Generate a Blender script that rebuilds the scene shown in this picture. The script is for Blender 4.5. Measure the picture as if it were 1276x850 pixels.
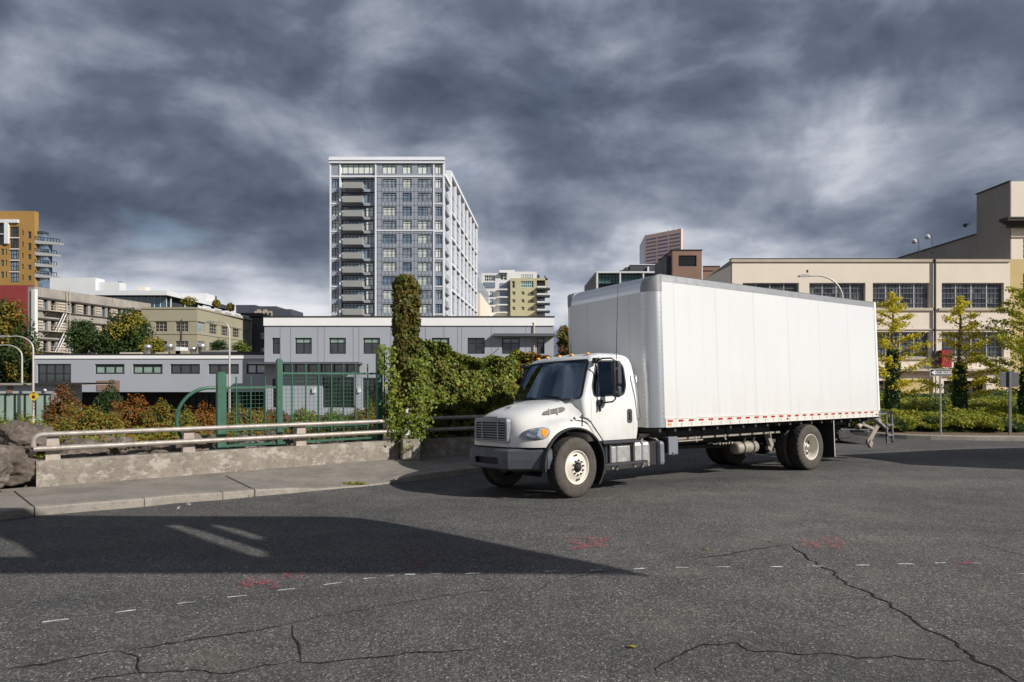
import bpy, bmesh, math, random
import numpy as np
from mathutils import Vector, Matrix, noise
R = math.radians
random.seed(7); rng = np.random.default_rng(11)
scn = bpy.context.scene
COL = scn.collection
for o in list(bpy.data.objects): bpy.data.objects.remove(o, do_unlink=True)

# ------------------------------------------------------------------ camera
FPX, CX, HY, HC = 851.0, 638.0, 469.0, 2.065      # photo is 1276x850
cam = bpy.data.cameras.new('camera'); camo = bpy.data.objects.new('camera', cam); COL.objects.link(camo)
cam.sensor_width = 36.0; cam.lens = 36.0*FPX/1276.0
cam.shift_y = (HY-425.0)/1276.0
cam.clip_start = 0.1; cam.clip_end = 6000
camo.location = (0, 0, HC); camo.rotation_euler = (R(90), 0, 0)
scn.camera = camo
scn.render.resolution_x = 1024; scn.render.resolution_y = 682
scn.view_settings.view_transform = 'Standard'; scn.view_settings.look = 'None'
scn.view_settings.exposure = 0.32; scn.view_settings.gamma = 1.0
scn.view_settings.use_curve_mapping = False

# ------------------------------------------------------------------ sun
SA, SB = 1.36, 0.86                 # horizontal shadow shift per metre of height: -X by SA, +Y by SB
SUN_EL = math.atan(1/math.hypot(SA, SB))
to_sun = Vector((SA, -SB, 1.0)).normalized()
sl = bpy.data.lights.new('sun', 'SUN'); sl.energy = 4.3; sl.angle = R(0.53); sl.color = (1.0, 0.955, 0.89)
so = bpy.data.objects.new('sun', sl); COL.objects.link(so)
so.rotation_euler = to_sun.to_track_quat('Z', 'Y').to_euler(); so.location = (40, -20, 60)

# ------------------------------------------------------------------ world: sky texture behind a broken cloud deck
w = bpy.data.worlds.new('World'); scn.world = w; w.use_nodes = True
nt = w.node_tree; nt.nodes.clear()
def wn(t, **k):
    n = nt.nodes.new(t)
    for a, b in k.items(): setattr(n, a, b)
    return n
def lk(a, b): nt.links.new(a, b)
def wmath(op, a, b=None, c=None):
    n = wn('ShaderNodeMath', operation=op)
    for i, v in enumerate((a, b, c)):
        if v is None: continue
        if isinstance(v, (int, float)): n.inputs[i].default_value = v
        else: lk(v, n.inputs[i])
    return n.outputs[0]
def wramp(fac, stops, interp='LINEAR'):
    n = wn('ShaderNodeValToRGB'); n.color_ramp.interpolation = interp
    e = n.color_ramp.elements
    while len(e) > 1: e.remove(e[-1])
    e[0].position = stops[0][0]; e[0].color = (*stops[0][1], 1)
    for p, c in stops[1:]:
        q = e.new(p); q.color = (*c, 1)
    lk(fac, n.inputs[0]); return n.outputs[0]
out = wn('ShaderNodeOutputWorld'); bg = wn('ShaderNodeBackground')
sky = wn('ShaderNodeTexSky', sky_type='NISHITA'); sky.sun_disc = False
sky.sun_elevation = SUN_EL; sky.sun_rotation = math.atan2(to_sun.x, to_sun.y)
tc = wn('ShaderNodeTexCoord'); sep = wn('ShaderNodeSeparateXYZ'); lk(tc.outputs['Generated'], sep.inputs[0])
zz = wmath('ADD', wmath('MAXIMUM', sep.outputs[2], 0.0), 0.20)
px_ = wmath('DIVIDE', sep.outputs[0], zz); py_ = wmath('DIVIDE', sep.outputs[1], zz)
cmb = wn('ShaderNodeCombineXYZ'); lk(px_, cmb.inputs[0]); lk(py_, cmb.inputs[1])
dirv = wn('ShaderNodeMapping'); dirv.inputs['Scale'].default_value = (1, 1, 1.7); lk(tc.outputs['Generated'], dirv.inputs[0])
def cnoise(scale, detail, rough, dist=0.0, off=(0, 0, 0), sx=1.0, src=None):
    m = wn('ShaderNodeMapping'); m.inputs['Location'].default_value = off; m.inputs['Scale'].default_value = (sx, 1, 1)
    lk(src or cmb.outputs[0], m.inputs[0])
    n = wn('ShaderNodeTexNoise'); n.inputs['Scale'].default_value = scale; n.inputs['Detail'].default_value = detail
    n.inputs['Roughness'].default_value = rough; n.inputs['Distortion'].default_value = dist
    lk(m.outputs[0], n.inputs['Vector']); return n.outputs[0]
nA = cnoise(0.95, 9, 0.50, 0.15, (3.1, 1.7, 0), 0.75)
nB = cnoise(3.6, 8, 0.52, 0.35, (9.2, 4.1, 2), 1, dirv.outputs[0])
nC = cnoise(9.5, 8, 0.56, 0.4, (2.2, 14.1, 6), 1, dirv.outputs[0])
dens = wmath('ADD', wmath('ADD', wmath('MULTIPLY', nA, 0.46), wmath('MULTIPLY', nB, 0.38)), wmath('MULTIPLY', nC, 0.16))
dens = wmath('ADD', wmath('MULTIPLY', wmath('SUBTRACT', dens, 0.5), 1.18), 0.5)
nA2 = cnoise(0.95, 9, 0.50, 0.15, (3.1-0.16, 1.7+0.07, 0), 0.75)
nB2 = cnoise(3.6, 8, 0.52, 0.35, (9.2-0.10, 4.1+0.03, 2-0.10), 1, dirv.outputs[0])
relief = wmath('ADD', wmath('MULTIPLY', wmath('SUBTRACT', nA, nA2), 0.36), wmath('MULTIPLY', wmath('SUBTRACT', nB, nB2), 0.30))
dens = wmath('ADD', dens, relief)
# the deck is thinner toward the horizon and toward the left (west), thickest high on the right
thin = wmath('MULTIPLY', wmath('SUBTRACT', 0.25, sep.outputs[2]), 0.50)
side = wmath('ADD', wmath('MULTIPLY', sep.outputs[0], -0.085), 0.012)
v = wmath('ADD', wmath('ADD', dens, wmath('MAXIMUM', thin, -0.055)), side)
ccol = wramp(v, [(0.32, (0.060, 0.076, 0.110)), (0.42, (0.104, 0.126, 0.172)), (0.49, (0.175, 0.202, 0.258)),
                 (0.56, (0.265, 0.292, 0.355)), (0.63, (0.42, 0.445, 0.50)), (0.74, (0.64, 0.655, 0.69))])
gap = cnoise(1.6, 6, 0.5, 0.2, (21.0, 7.5, 5))
gapf = wramp(gap, [(0.63, (0, 0, 0)), (0.72, (0.2, 0.2, 0.2))])
smul = wn('ShaderNodeVectorMath', operation='SCALE'); lk(sky.outputs[0], smul.inputs[0]); smul.inputs['Scale'].default_value = 0.10/0.10*1.0
cs = wn('ShaderNodeVectorMath', operation='SCALE'); lk(ccol, cs.inputs[0]); cs.inputs['Scale'].default_value = 1/0.10
mx = wn('ShaderNodeMix', data_type='RGBA'); lk(gapf, mx.inputs[0]); lk(cs.outputs[0], mx.inputs[6]); lk(smul.outputs[0], mx.inputs[7])
lk(mx.outputs[2], bg.inputs[0]); bg.inputs[1].default_value = 0.10
lk(bg.outputs[0], out.inputs[0])

# ------------------------------------------------------------------ helpers
ORG = {}
def W3(x, y, D):            # photo pixel at depth D -> world
    return Vector(((x-CX)/FPX*D, D, HC+(HY-y)/FPX*D))
def GP(x, y, z=0.0):        # photo pixel on the ground plane z
    D = (HC-z)*FPX/(y-HY); return Vector(((x-CX)/FPX*D, D, z))

def tag(o, label, cat, group=None, kind=None):
    if label: o['label'] = label
    if cat: o['category'] = cat
    if group: o['group'] = group
    if kind: o['kind'] = kind
    return o
def thing(name, label, cat, loc=(0, 0, 0), group=None):
    o = bpy.data.objects.new(name, None); o.empty_display_size = 0.3; COL.objects.link(o)
    o.location = loc; ORG[o] = Vector(loc); return tag(o, label, cat, group)
def link(name, me, mats, parent=None, smooth=False, local=False):
    for m in (mats if isinstance(mats, (list, tuple)) else [mats]): me.materials.append(m)
    o = bpy.data.objects.new(name, me); COL.objects.link(o)
    if parent is not None:
        o.parent = parent
        if not local:
            me.transform(Matrix.Translation(-ORG[parent])); ORG[o] = ORG[parent]
        else: ORG[o] = Vector((0, 0, 0))
    else: ORG[o] = Vector((0, 0, 0))
    if smooth: me.shade_smooth()
    return o
def ring(c, ax, r, n, up=None, ry=None):
    ax = ax.normalized(); a = ax.orthogonal().normalized() if up is None else (up-ax*up.dot(ax)).normalized(); b = ax.cross(a)
    return [c+a*(r*math.cos(t))+b*((ry or r)*math.sin(t)) for t in [2*math.pi*i/n for i in range(n)]]
class MB:
    def __init__(s, T=None): s.v = []; s.f = []; s.m = []; s.T = T; s.sm = []
    def add(s, vs, fs, mi=0, smooth=False):
        b = len(s.v)
        for p in vs:
            p = Vector(p); s.v.append(s.T(p) if s.T else p)
        for f in fs: s.f.append([b+i for i in f]); s.m.append(mi); s.sm.append(smooth)
        return s
    def box(s, x0, x1, y0, y1, z0, z1, mi=0, bev=0.0):
        if x0 > x1: x0, x1 = x1, x0
        if y0 > y1: y0, y1 = y1, y0
        if z0 > z1: z0, z1 = z1, z0
        if bev <= 0:
            return s.add([(x0,y0,z0),(x1,y0,z0),(x1,y1,z0),(x0,y1,z0),(x0,y0,z1),(x1,y0,z1),(x1,y1,z1),(x0,y1,z1)],
                  [(0,3,2,1),(4,5,6,7),(0,1,5,4),(1,2,6,5),(2,3,7,6),(3,0,4,7)], mi)
        bm = bmesh.new(); bmesh.ops.create_cube(bm, size=1)
        for q in bm.verts: q.co = Vector(((x0+x1)/2+q.co.x*(x1-x0), (y0+y1)/2+q.co.y*(y1-y0), (z0+z1)/2+q.co.z*(z1-z0)))
        bmesh.ops.bevel(bm, geom=bm.edges[:], offset=min(bev, (x1-x0)*.49, (y1-y0)*.49, (z1-z0)*.49), segments=2, affect='EDGES', profile=0.5)
        bm.verts.index_update(); vs = [q.co.copy() for q in bm.verts]; fs = [[q.index for q in f.verts] for f in bm.faces]; bm.free()
        return s.add(vs, fs, mi)
    def tube(s, pts, r, n=8, mi=0, cap=True, smooth=True):
        pts = [Vector(p) for p in pts]; k = len(pts); rs = r if isinstance(r, (list, tuple)) else [r]*k
        vs = []; up = None
        for i, p in enumerate(pts):
            d = (pts[min(i+1, k-1)]-pts[max(i-1, 0)]).normalized()
            if up is None: up = d.orthogonal().normalized()
            up = (up-d*up.dot(d)).normalized(); vs += ring(p, d, rs[i], n, up)
        fs = [(i*n+j, i*n+(j+1) % n, (i+1)*n+(j+1) % n, (i+1)*n+j) for i in range(k-1) for j in range(n)]
        s.add(vs, fs, mi, smooth)
        if cap: s.add(vs[:n], [tuple(range(n))[::-1]], mi); s.add(vs[-n:], [tuple(range(n))], mi)
        return s
    def bar(s, a, b, w, h, mi=0):      # rectangular bar from a to b
        a = Vector(a); b = Vector(b); d = (b-a).normalized(); up = Vector((0, 0, 1))
        if abs(d.z) > .95: up = Vector((0, 1, 0))
        sx = d.cross(up).normalized(); u = sx.cross(d)
        vs = [p+sx*(i*w/2)+u*(j*h/2) for p in (a, b) for i, j in ((-1,-1),(1,-1),(1,1),(-1,1))]
        return s.add(vs, [(0,3,2,1),(4,5,6,7),(0,1,5,4),(1,2,6,5),(2,3,7,6),(3,0,4,7)], mi)
    def prism(s, poly, z0, z1, mi=0, ax='z', smooth=False):   # poly in 2D extruded on the third axis
        n = len(poly)
        def q(a, b, c): return (a, b, c) if ax == 'z' else ((a, c, b) if ax == 'y' else (c, a, b))
        vs = [q(a, b, z0) for a, b in poly]+[q(a, b, z1) for a, b in poly]
        s.add(vs, [tuple(range(n))[::-1], tuple(range(n, 2*n))], mi)
        s.add(vs, [(i, (i+1) % n, n+(i+1) % n, n+i) for i in range(n)], mi, smooth)
        return s
    def lathe(s, prof, c, ax=Vector((0, 1, 0)), n=32, mi=0, cap=False, smooth=True):   # prof: (radius, offset along axis)
        c = Vector(c); up = ax.orthogonal().normalized(); vs = []
        for r, t in prof: vs += ring(c+ax*t, ax, max(r, 1e-4), n, up)
        k = len(prof)
        s.add(vs, [(i*n+j, i*n+(j+1) % n, (i+1)*n+(j+1) % n, (i+1)*n+j) for i in range(k-1) for j in range(n)], mi, smooth)
        if cap: s.add(vs[:n], [tuple(range(n))[::-1]], mi); s.add(vs[-n:], [tuple(range(n))], mi)
        return s
    def mesh(s, name='m', merge=False):
        me = bpy.data.meshes.new(name); me.from_pydata([tuple(p) for p in s.v], [], s.f)
        me.polygons.foreach_set('material_index', s.m); me.polygons.foreach_set('use_smooth', s.sm)
        bm = bmesh.new(); bm.from_mesh(me)
        if merge: bmesh.ops.remove_doubles(bm, verts=bm.verts[:], dist=1e-4)
        bmesh.ops.recalc_face_normals(bm, faces=bm.faces[:]); bm.to_mesh(me); bm.free(); me.update(); return me
    def build(s, name, mats, parent=None, local=False, merge=False):
        return link(name, s.mesh(name, merge), mats, parent, False, local)
def apply_mods(o):
    dg = bpy.context.evaluated_depsgraph_get(); dg.update()
    me = bpy.data.meshes.new_from_object(o.evaluated_get(dg), preserve_all_data_layers=True, depsgraph=dg)
    o.modifiers.clear(); o.data = me; return o
def boolean(me, cutter, op):
    for q in (me, cutter):
        bm = bmesh.new(); bm.from_mesh(q); bmesh.ops.remove_doubles(bm, verts=bm.verts[:], dist=1e-5)
        bmesh.ops.recalc_face_normals(bm, faces=bm.faces[:])
        bm.to_mesh(q); bm.free()
    a = bpy.data.objects.new('tmp_a', me); b = bpy.data.objects.new('tmp_b', cutter)
    COL.objects.link(a); COL.objects.link(b)
    m = a.modifiers.new('b', 'BOOLEAN'); m.operation = op; m.solver = 'EXACT'; m.object = b
    dg = bpy.context.evaluated_depsgraph_get(); dg.update()
    r = bpy.data.meshes.new_from_object(a.evaluated_get(dg), depsgraph=dg)
    bpy.data.objects.remove(a); bpy.data.objects.remove(b); return r
def sharp_by_angle(me, ang=35):
    me.shade_smooth(); bm = bmesh.new(); bm.from_mesh(me)
    for e in bm.edges:
        if len(e.link_faces) == 2: e.smooth = e.calc_face_angle(0) < R(ang)
    bm.to_mesh(me); bm.free(); return me
def subsurf_mesh(me, lv=2):
    a = bpy.data.objects.new('tmp_s', me); COL.objects.link(a); m = a.modifiers.new('s', 'SUBSURF'); m.levels = lv; m.render_levels = lv
    dg = bpy.context.evaluated_depsgraph_get(); dg.update(); r = bpy.data.meshes.new_from_object(a.evaluated_get(dg), depsgraph=dg)
    bpy.data.objects.remove(a); return r

# ------------------------------------------------------------------ materials
MATS = {}
class NT:
    def __init__(s, name):
        s.m = bpy.data.materials.new(name); s.m.use_nodes = True; s.t = s.m.node_tree; s.n = s.t.nodes; s.b = s.n['Principled BSDF']; s.out = s.n['Material Output']
        s.tc = s.n.new('ShaderNodeTexCoord'); MATS[name] = s.m
    def new(s, t, **k):
        n = s.n.new(t)
        for a, b in k.items(): setattr(n, a, b)
        return n
    def l(s, a, b): s.t.links.new(a, b)
    def noise(s, scale, detail=5, rough=.55, vec=None, dist=0, stretch=None, off=None):
        n = s.new('ShaderNodeTexNoise'); n.inputs['Scale'].default_value = scale; n.inputs['Detail'].default_value = detail
        n.inputs['Roughness'].default_value = rough; n.inputs['Distortion'].default_value = dist
        src = vec or s.tc.outputs['Object']
        if stretch or off:
            m = s.new('ShaderNodeMapping'); m.inputs['Scale'].default_value = stretch or (1, 1, 1); m.inputs['Location'].default_value = off or (0, 0, 0)
            s.l(src, m.inputs[0]); src = m.outputs[0]
        s.l(src, n.inputs['Vector']); return n.outputs[0]
    def ramp(s, fac, stops, interp='LINEAR'):
        n = s.new('ShaderNodeValToRGB'); n.color_ramp.interpolation = interp; e = n.color_ramp.elements
        while len(e) > 1: e.remove(e[-1])
        c = stops[0][1]; e[0].position = stops[0][0]; e[0].color = (*c, 1) if isinstance(c, tuple) else (c, c, c, 1)
        for p, c in stops[1:]:
            q = e.new(p); q.color = (*c, 1) if isinstance(c, tuple) else (c, c, c, 1)
        s.l(fac, n.inputs[0]); return n.outputs[0]
    def mix(s, f, a, b, bt='MIX'):
        n = s.new('ShaderNodeMix', data_type='RGBA', blend_type=bt)
        for i, v in ((0, f), (6, a), (7, b)):
            if isinstance(v, (int, float)): n.inputs[i].default_value = v
            elif isinstance(v, tuple): n.inputs[i].default_value = (*v, 1)
            else: s.l(v, n.inputs[i])
        return n.outputs[2]
    def math(s, op, a, b=None, c=None):
        n = s.new('ShaderNodeMath', operation=op)
        for i, v in enumerate((a, b, c)):
            if v is None: continue
            if isinstance(v, (int, float)): n.inputs[i].default_value = v
            else: s.l(v, n.inputs[i])
        return n.outputs[0]
    def bump(s, h, strength=.3, dist=.01):
        n = s.new('ShaderNodeBump'); n.inputs['Strength'].default_value = strength; n.inputs['Distance'].default_value = dist
        s.l(h, n.inputs['Height']); s.l(n.outputs[0], s.b.inputs['Normal']); return n
    def col(s, c):
        if isinstance(c, tuple): s.b.inputs['Base Color'].default_value = (*c, 1)
        else: s.l(c, s.b.inputs['Base Color'])
    def set(s, rough=None, metal=None, spec=None, coat=None):
        for k, v in (('Roughness', rough), ('Metallic', metal), ('Specular IOR Level', spec), ('Coat Weight', coat)):
            if v is None: continue
            if isinstance(v, (int, float)): s.b.inputs[k].default_value = v
            else: s.l(v, s.b.inputs[k])
def pm(name, c, rough=.6, metal=0, spec=.5, var=.12, scale=3, bump=0, bscale=40, coat=0, streak=0, grime=None):
    """painted / plain surface with uneven tone, optional vertical streaks and fine bump"""
    if name in MATS: return MATS[name]
    t = NT(name)
    n = t.noise(scale, 6, .6)
    k = t.ramp(n, [(.25, tuple(x*(1-var) for x in c)), (.75, tuple(min(1, x*(1+var)) for x in c))])
    if streak:
        s_ = t.noise(1.0, 6, .65, stretch=(6, 6, .35)); f = t.ramp(s_, [(.5, 0.0), (.75, streak)])
        k = t.mix(f, k, grime or tuple(x*.45 for x in c))
    t.col(k); t.set(rough, metal, spec, coat)
    r = t.ramp(t.noise(scale*2.3, 4, .6), [(.3, max(0, rough-.08)), (.7, min(1, rough+.08))]); t.set(rough=r)
    if bump: t.bump(t.noise(bscale, 6, .6), bump, .01)
    return t.m
def glassy(name, c, rough=.06, spec=.9, var=.35, scale=.8):
    if name in MATS: return MATS[name]
    t = NT(name); n = t.noise(scale, 3, .6); oi = t.new('ShaderNodeObjectInfo')
    k = t.ramp(n, [(.3, tuple(x*(1-var) for x in c)), (.7, tuple(x*(1+var) for x in c))])
    t.col(k); t.set(rough, 0, spec); t.bump(t.noise(1.5, 2, .5), .04, .02); return t.m

def leafmat(name, cols, rough=.55, trans=.3):
    if name in MATS: return MATS[name]
    t = NT(name); g = t.new('ShaderNodeNewGeometry'); ri = g.outputs['Random Per Island']
    st = [(i/max(1, len(cols)-1)*.999, c) for i, c in enumerate(cols)]
    k = t.ramp(ri, st)
    n = t.noise(.9, 3, .5, vec=t.tc.outputs['Object']); k2 = t.mix(t.ramp(n, [(.35, .0), (.65, .5)]), k, cols[0])
    t.col(k2); t.set(rough, 0, .35)
    tr = t.new('ShaderNodeBsdfTranslucent'); t.l(k2, tr.inputs[0]); ms = t.new('ShaderNodeMixShader'); ms.inputs[0].default_value = trans
    t.l(t.b.outputs[0], ms.inputs[1]); t.l(tr.outputs[0], ms.inputs[2]); t.l(ms.outputs[0], t.out.inputs[0]); return t.m

# asphalt: aggregate, worn tracks, patched tone
t = NT('asphalt'); O = t.tc.outputs['Object']
vo = t.new('ShaderNodeTexVoronoi'); vo.inputs['Scale'].default_value = 75; t.l(O, vo.inputs['Vector'])
bw = t.new('ShaderNodeRGBToBW'); t.l(vo.outputs['Color'], bw.inputs[0])
ag = t.ramp(bw.outputs[0], [(.15, (.037, .037, .037)), (.45, (.075, .075, .074)), (.72, (.116, .115, .112)), (.86, (.21, .20, .185)), (.95, (.38, .36, .33))])
big = t.noise(.35, 6, .6); fine = t.noise(240, 2, .5); mid = t.noise(2.2, 5, .6)
k = t.mix(1.0, ag, t.ramp(big, [(.3, (.78, .78, .79)), (.7, (1.15, 1.13, 1.10))]), 'MULTIPLY')
k = t.mix(1.0, k, t.ramp(mid, [(.3, .86), (.7, 1.12)]), 'MULTIPLY')
k = t.mix(1.0, k, t.ramp(fine, [(.3, .72), (.7, 1.25)]), 'MULTIPLY')
dust = t.noise(.9, 6, .65, off=(5, 2, 0)); k = t.mix(t.ramp(dust, [(.48, 0.0), (.8, .35)]), k, (.19, .165, .14))
lane = t.noise(1.0, 4, .55, stretch=(.10, .62, 1), off=(2, 1, 0)); k = t.mix(1.0, k, t.ramp(lane, [(.32, (.80, .80, .81)), (.5, (1.0, 1.0, 1.0)), (.68, (1.20, 1.17, 1.12))]), 'MULTIPLY')
oil = t.noise(.75, 7, .7, off=(11, 4, 0)); k = t.mix(t.ramp(oil, [(.60, 0.0), (.72, .42)]), k, (.035, .034, .034))
spot = t.new('ShaderNodeTexVoronoi'); spot.inputs['Scale'].default_value = 3.1; t.l(O, spot.inputs['Vector']); k = t.mix(t.ramp(spot.outputs['Distance'], [(.015, .6), (.045, 0.0)]), k, (.03, .028, .027))
t.col(k); t.set(t.ramp(fine, [(.3, .72), (.7, .9)]), 0, .35)
t.bump(t.math('ADD', vo.outputs['Distance'], t.math('MULTIPLY', fine, .5)), .55, .006)
# concrete (sidewalk, kerb, wall)
def concrete(name, c, stain, sc=1.0, lime=None):
    t = NT(name); n1 = t.noise(1.3*sc, 7, .65); n2 = t.noise(7*sc, 6, .7); n3 = t.noise(90, 3, .6)
    k = t.ramp(n1, [(.3, tuple(x*.72 for x in c)), (.5, c), (.72, tuple(min(1, x*1.22) for x in c))])
    k = t.mix(t.ramp(n2, [(.5, 0.0), (.72, .65)]), k, stain)
    if lime: k = t.mix(t.ramp(t.noise(3.2, 7, .72, stretch=(1, 1, 1.6), off=(3, 8, 1)), [(.50, 0.0), (.60, .8)]), k, lime)
    k = t.mix(1.0, k, t.ramp(n3, [(.3, .82), (.7, 1.14)]), 'MULTIPLY')
    t.col(k); t.set(.88, 0, .3); t.bump(t.math('ADD', n3, t.math('MULTIPLY', n2, 2.0)), .45, .008); return t.m
concrete('sidewalk', (.235, .212, .185), (.13, .115, .10))
concrete('kerb', (.29, .262, .225), (.15, .13, .11), 2)
concrete('old_wall', (.24, .21, .175), (.09, .075, .06), 1.6, (.42, .385, .335))
concrete('post_concrete', (.42, .36, .31), (.26, .22, .19), 2)
t = NT('soil'); n1 = t.noise(2.5, 7, .65); n2 = t.noise(40, 4, .7)
t.col(t.mix(1.0, t.ramp(n1, [(.3, (.06, .05, .03)), (.5, (.11, .085, .055)), (.7, (.07, .085, .03))]), t.ramp(n2, [(.3, .6), (.7, 1.35)]), 'MULTIPLY'))
t.set(.95, 0, .2); t.bump(n2, .8, .03)
t = NT('rock'); n1 = t.noise(2.0, 8, .65); n2 = t.noise(14, 6, .7)
k = t.ramp(n1, [(.28, (.06, .048, .038)), (.48, (.13, .105, .085)), (.68, (.21, .175, .145)), (.8, (.29, .27, .24))])
t.col(t.mix(1.0, k, t.ramp(n2, [(.3, .65), (.7, 1.25)]), 'MULTIPLY')); t.set(.9, 0, .3); t.bump(n2, .7, .03)
pm('steel_rail', (.36, .325, .29), .55, .45, var=.28, scale=7, bump=.15, bscale=40, streak=.5, grime=(.20, .15, .11))
pm('green_paint', (.032, .105, .068), .42, var=.2, scale=5, streak=.3, grime=(.09, .19, .13))
pm('white_paint', (.80, .79, .76), .35)
pm('pole_grey', (.50, .47, .43), .5, .3)
pm('black', (.012, .012, .013), .6, var=.3)
pm('black_rubber', (.016, .016, .017), .75, var=.3, scale=12)
# ================================================================== BOX TRUCK
t = NT('truck_white'); sp = t.new('ShaderNodeSeparateXYZ'); t.l(t.tc.outputs['Object'], sp.inputs[0])
gr_ = t.new('ShaderNodeMapRange'); gr_.inputs['From Min'].default_value = 1.75; gr_.inputs['From Max'].default_value = .9; t.l(sp.outputs[2], gr_.inputs[0])
n1 = t.noise(2.6, 7, .68); n2 = t.noise(1.0, 6, .7, stretch=(6, 6, .6)); f_ = t.math('MULTIPLY', gr_.outputs[0], t.ramp(n1, [(.32, .05), (.68, .55)])); f_ = t.math('ADD', f_, t.ramp(n2, [(.56, 0.0), (.78, .22)]))
t.col(t.mix(f_, (.70, .70, .69), (.42, .37, .29))); t.set(t.ramp(n1, [(.3, .22), (.7, .42)]), 0, .5, .5)
pm('cab_inside', (.17, .18, .20), .8)
pm('plastic_dark', (.045, .047, .055), .55, var=.15, scale=8)
pm('grey_plastic', (.17, .18, .21), .45, var=.12)
t = NT('alu_polished'); t.col((.60, .61, .62)); t.set(.30, .85); t.bump(t.noise(1.2, 2, .5), .05, .01)
pm('alu_dull', (.50, .49, .47), .42, .7, var=.18, scale=7, streak=.3, grime=(.2, .17, .13))
pm('cap_grey', (.22, .225, .23), .4, .5, var=.15)
pm('rail_alu', (.36, .365, .38), .45, .5, var=.08)
pm('rail_paint', (.62, .60, .55), .5, var=.1, scale=6, streak=.35, grime=(.33, .27, .19))
pm('chassis', (.028, .027, .026), .7, var=.4, scale=6, streak=.4, grime=(.07, .06, .05))
pm('dusty_metal', (.30, .27, .225), .6, .2, var=.25, scale=9, streak=.4, grime=(.12, .1, .08))
pm('rim_white', (.62, .575, .50), .42, var=.12, scale=6, streak=.35, grime=(.30, .25, .19))
pm('reflector_red', (.42, .015, .02), .35, coat=.5)
pm('amber', (.90, .36, .035), .25, coat=.6)
pm('chrome', (.75, .75, .75), .12, 1.0, var=.03)
pm('seam', (.06, .06, .06), .7)
t = NT('tyre_side'); n = t.noise(7, 5, .6)
t.col(t.ramp(n, [(.3, (.055, .048, .042)), (.7, (.095, .083, .072))])); t.set(.8, 0, .25); t.bump(t.noise(60, 3, .5), .15, .004)
t = NT('tyre_tread'); n = t.noise(14, 5, .6)
t.col(t.ramp(n, [(.3, (.018, .017, .016)), (.7, (.045, .042, .038))])); t.set(.85, 0, .25)
# painted aluminium panels: seams and rivet rows laid out along the box (object coordinates in metres)
def panel_mat(name, axis, c=(.645, .65, .65)):
    t = NT(name); sp = t.new('ShaderNodeSeparateXYZ'); t.l(t.tc.outputs['Object'], sp.inputs[0])
    X = sp.outputs[0 if axis == 'x' else 1]; Z = sp.outputs[2]
    def dist(v, per, off=0.0):
        m = t.math('FRACT', t.math('DIVIDE', t.math('ADD', v, off), per))
        return t.math('MULTIPLY', t.math('ABSOLUTE', t.math('SUBTRACT', m, .5)), per)
    rr = t.math('SQRT', t.math('ADD', t.math('POWER', dist(X, .405), 2), t.math('POWER', dist(Z, .105), 2)))
    r2 = t.math('SQRT', t.math('ADD', t.math('POWER', dist(X, 1.215, .02), 2), t.math('POWER', dist(Z, .055), 2)))
    riv = t.math('MAXIMUM', t.math('LESS_THAN', rr, .0085), t.math('LESS_THAN', r2, .0085))
    seam = t.math('LESS_THAN', dist(X, 1.215), .0035)
    n1 = t.noise(.9, 5, .6, stretch=(1, 1, .5)); n2 = t.noise(1.0, 6, .65, stretch=(5, 5, .3))
    k = t.ramp(n1, [(.3, tuple(q*.95 for q in c)), (.7, c)])
    low = t.ramp(Z, [(1.12, 1.0), (1.9, 0.0)]) if False else None
    grad = t.new('ShaderNodeMapRange'); grad.inputs['From Min'].default_value = 2.3; grad.inputs['From Max'].default_value = 1.15; t.l(Z, grad.inputs[0])
    dirt = t.math('MULTIPLY', t.math('MULTIPLY', grad.outputs[0], t.ramp(n2, [(.3, 0.1), (.7, 1.0)])), .38)
    k = t.mix(dirt, k, (.47, .42, .33))
    k = t.mix(t.math('MULTIPLY', riv, .75), k, (.26, .255, .25)); k = t.mix(t.math('MULTIPLY', seam, .22), k, (.30, .30, .30))
    t.col(k); t.set(.38, 0, .5)
    h = t.math('ADD', t.math('MULTIPLY', t.noise(1.6, 3, .5), 1.0), t.math('MULTIPLY', riv, .3)); t.bump(h, .22, .012); return t.m
panel_mat('box_side', 'x'); panel_mat('box_front', 'y', (.70, .71, .71))
t = NT('truck_glass'); g = t.new('ShaderNodeBsdfGlossy'); g.inputs['Roughness'].default_value = .02; g.inputs[0].default_value = (.62, .80, 1, 1)
tr = t.new('ShaderNodeBsdfTransparent'); tr.inputs[0].default_value = (.84, .91, .95, 1); fr = t.new('ShaderNodeFresnel'); fr.inputs[0].default_value = 2.2
ms = t.new('ShaderNodeMixShader'); t.l(fr.outputs[0], ms.inputs[0]); t.l(tr.outputs[0], ms.inputs[1]); t.l(g.outputs[0], ms.inputs[2]); t.l(ms.outputs[0], t.out.inputs[0])
t = NT('lens'); g = t.new('ShaderNodeBsdfGlossy'); g.inputs['Roughness'].default_value = .03
tr = t.new('ShaderNodeBsdfTransparent'); tr.inputs[0].default_value = (.97, .97, .97, 1); fr = t.new('ShaderNodeFresnel'); fr.inputs[0].default_value = 1.22
ms = t.new('ShaderNodeMixShader'); t.l(fr.outputs[0], ms.inputs[0]); t.l(tr.outputs[0], ms.inputs[1]); t.l(g.outputs[0], ms.inputs[2]); t.l(ms.outputs[0], t.out.inputs[0])
M = MATS
TX0, TY0, TH, TP, TR_ = 2.651, 12.488, .606, -.007, .045
def tP(s, w_, z):
    w2 = w_*math.cos(TR_)+z*math.sin(TR_); z2 = z*math.cos(TR_)-w_*math.sin(TR_)
    s2 = s*math.cos(TP)-z2*math.sin(TP); z3 = z2*math.cos(TP)+s*math.sin(TP)
    return Vector((TX0+s2*math.cos(TH)-w2*math.sin(TH), TY0+s2*math.sin(TH)+w2*math.cos(TH), z3))
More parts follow.
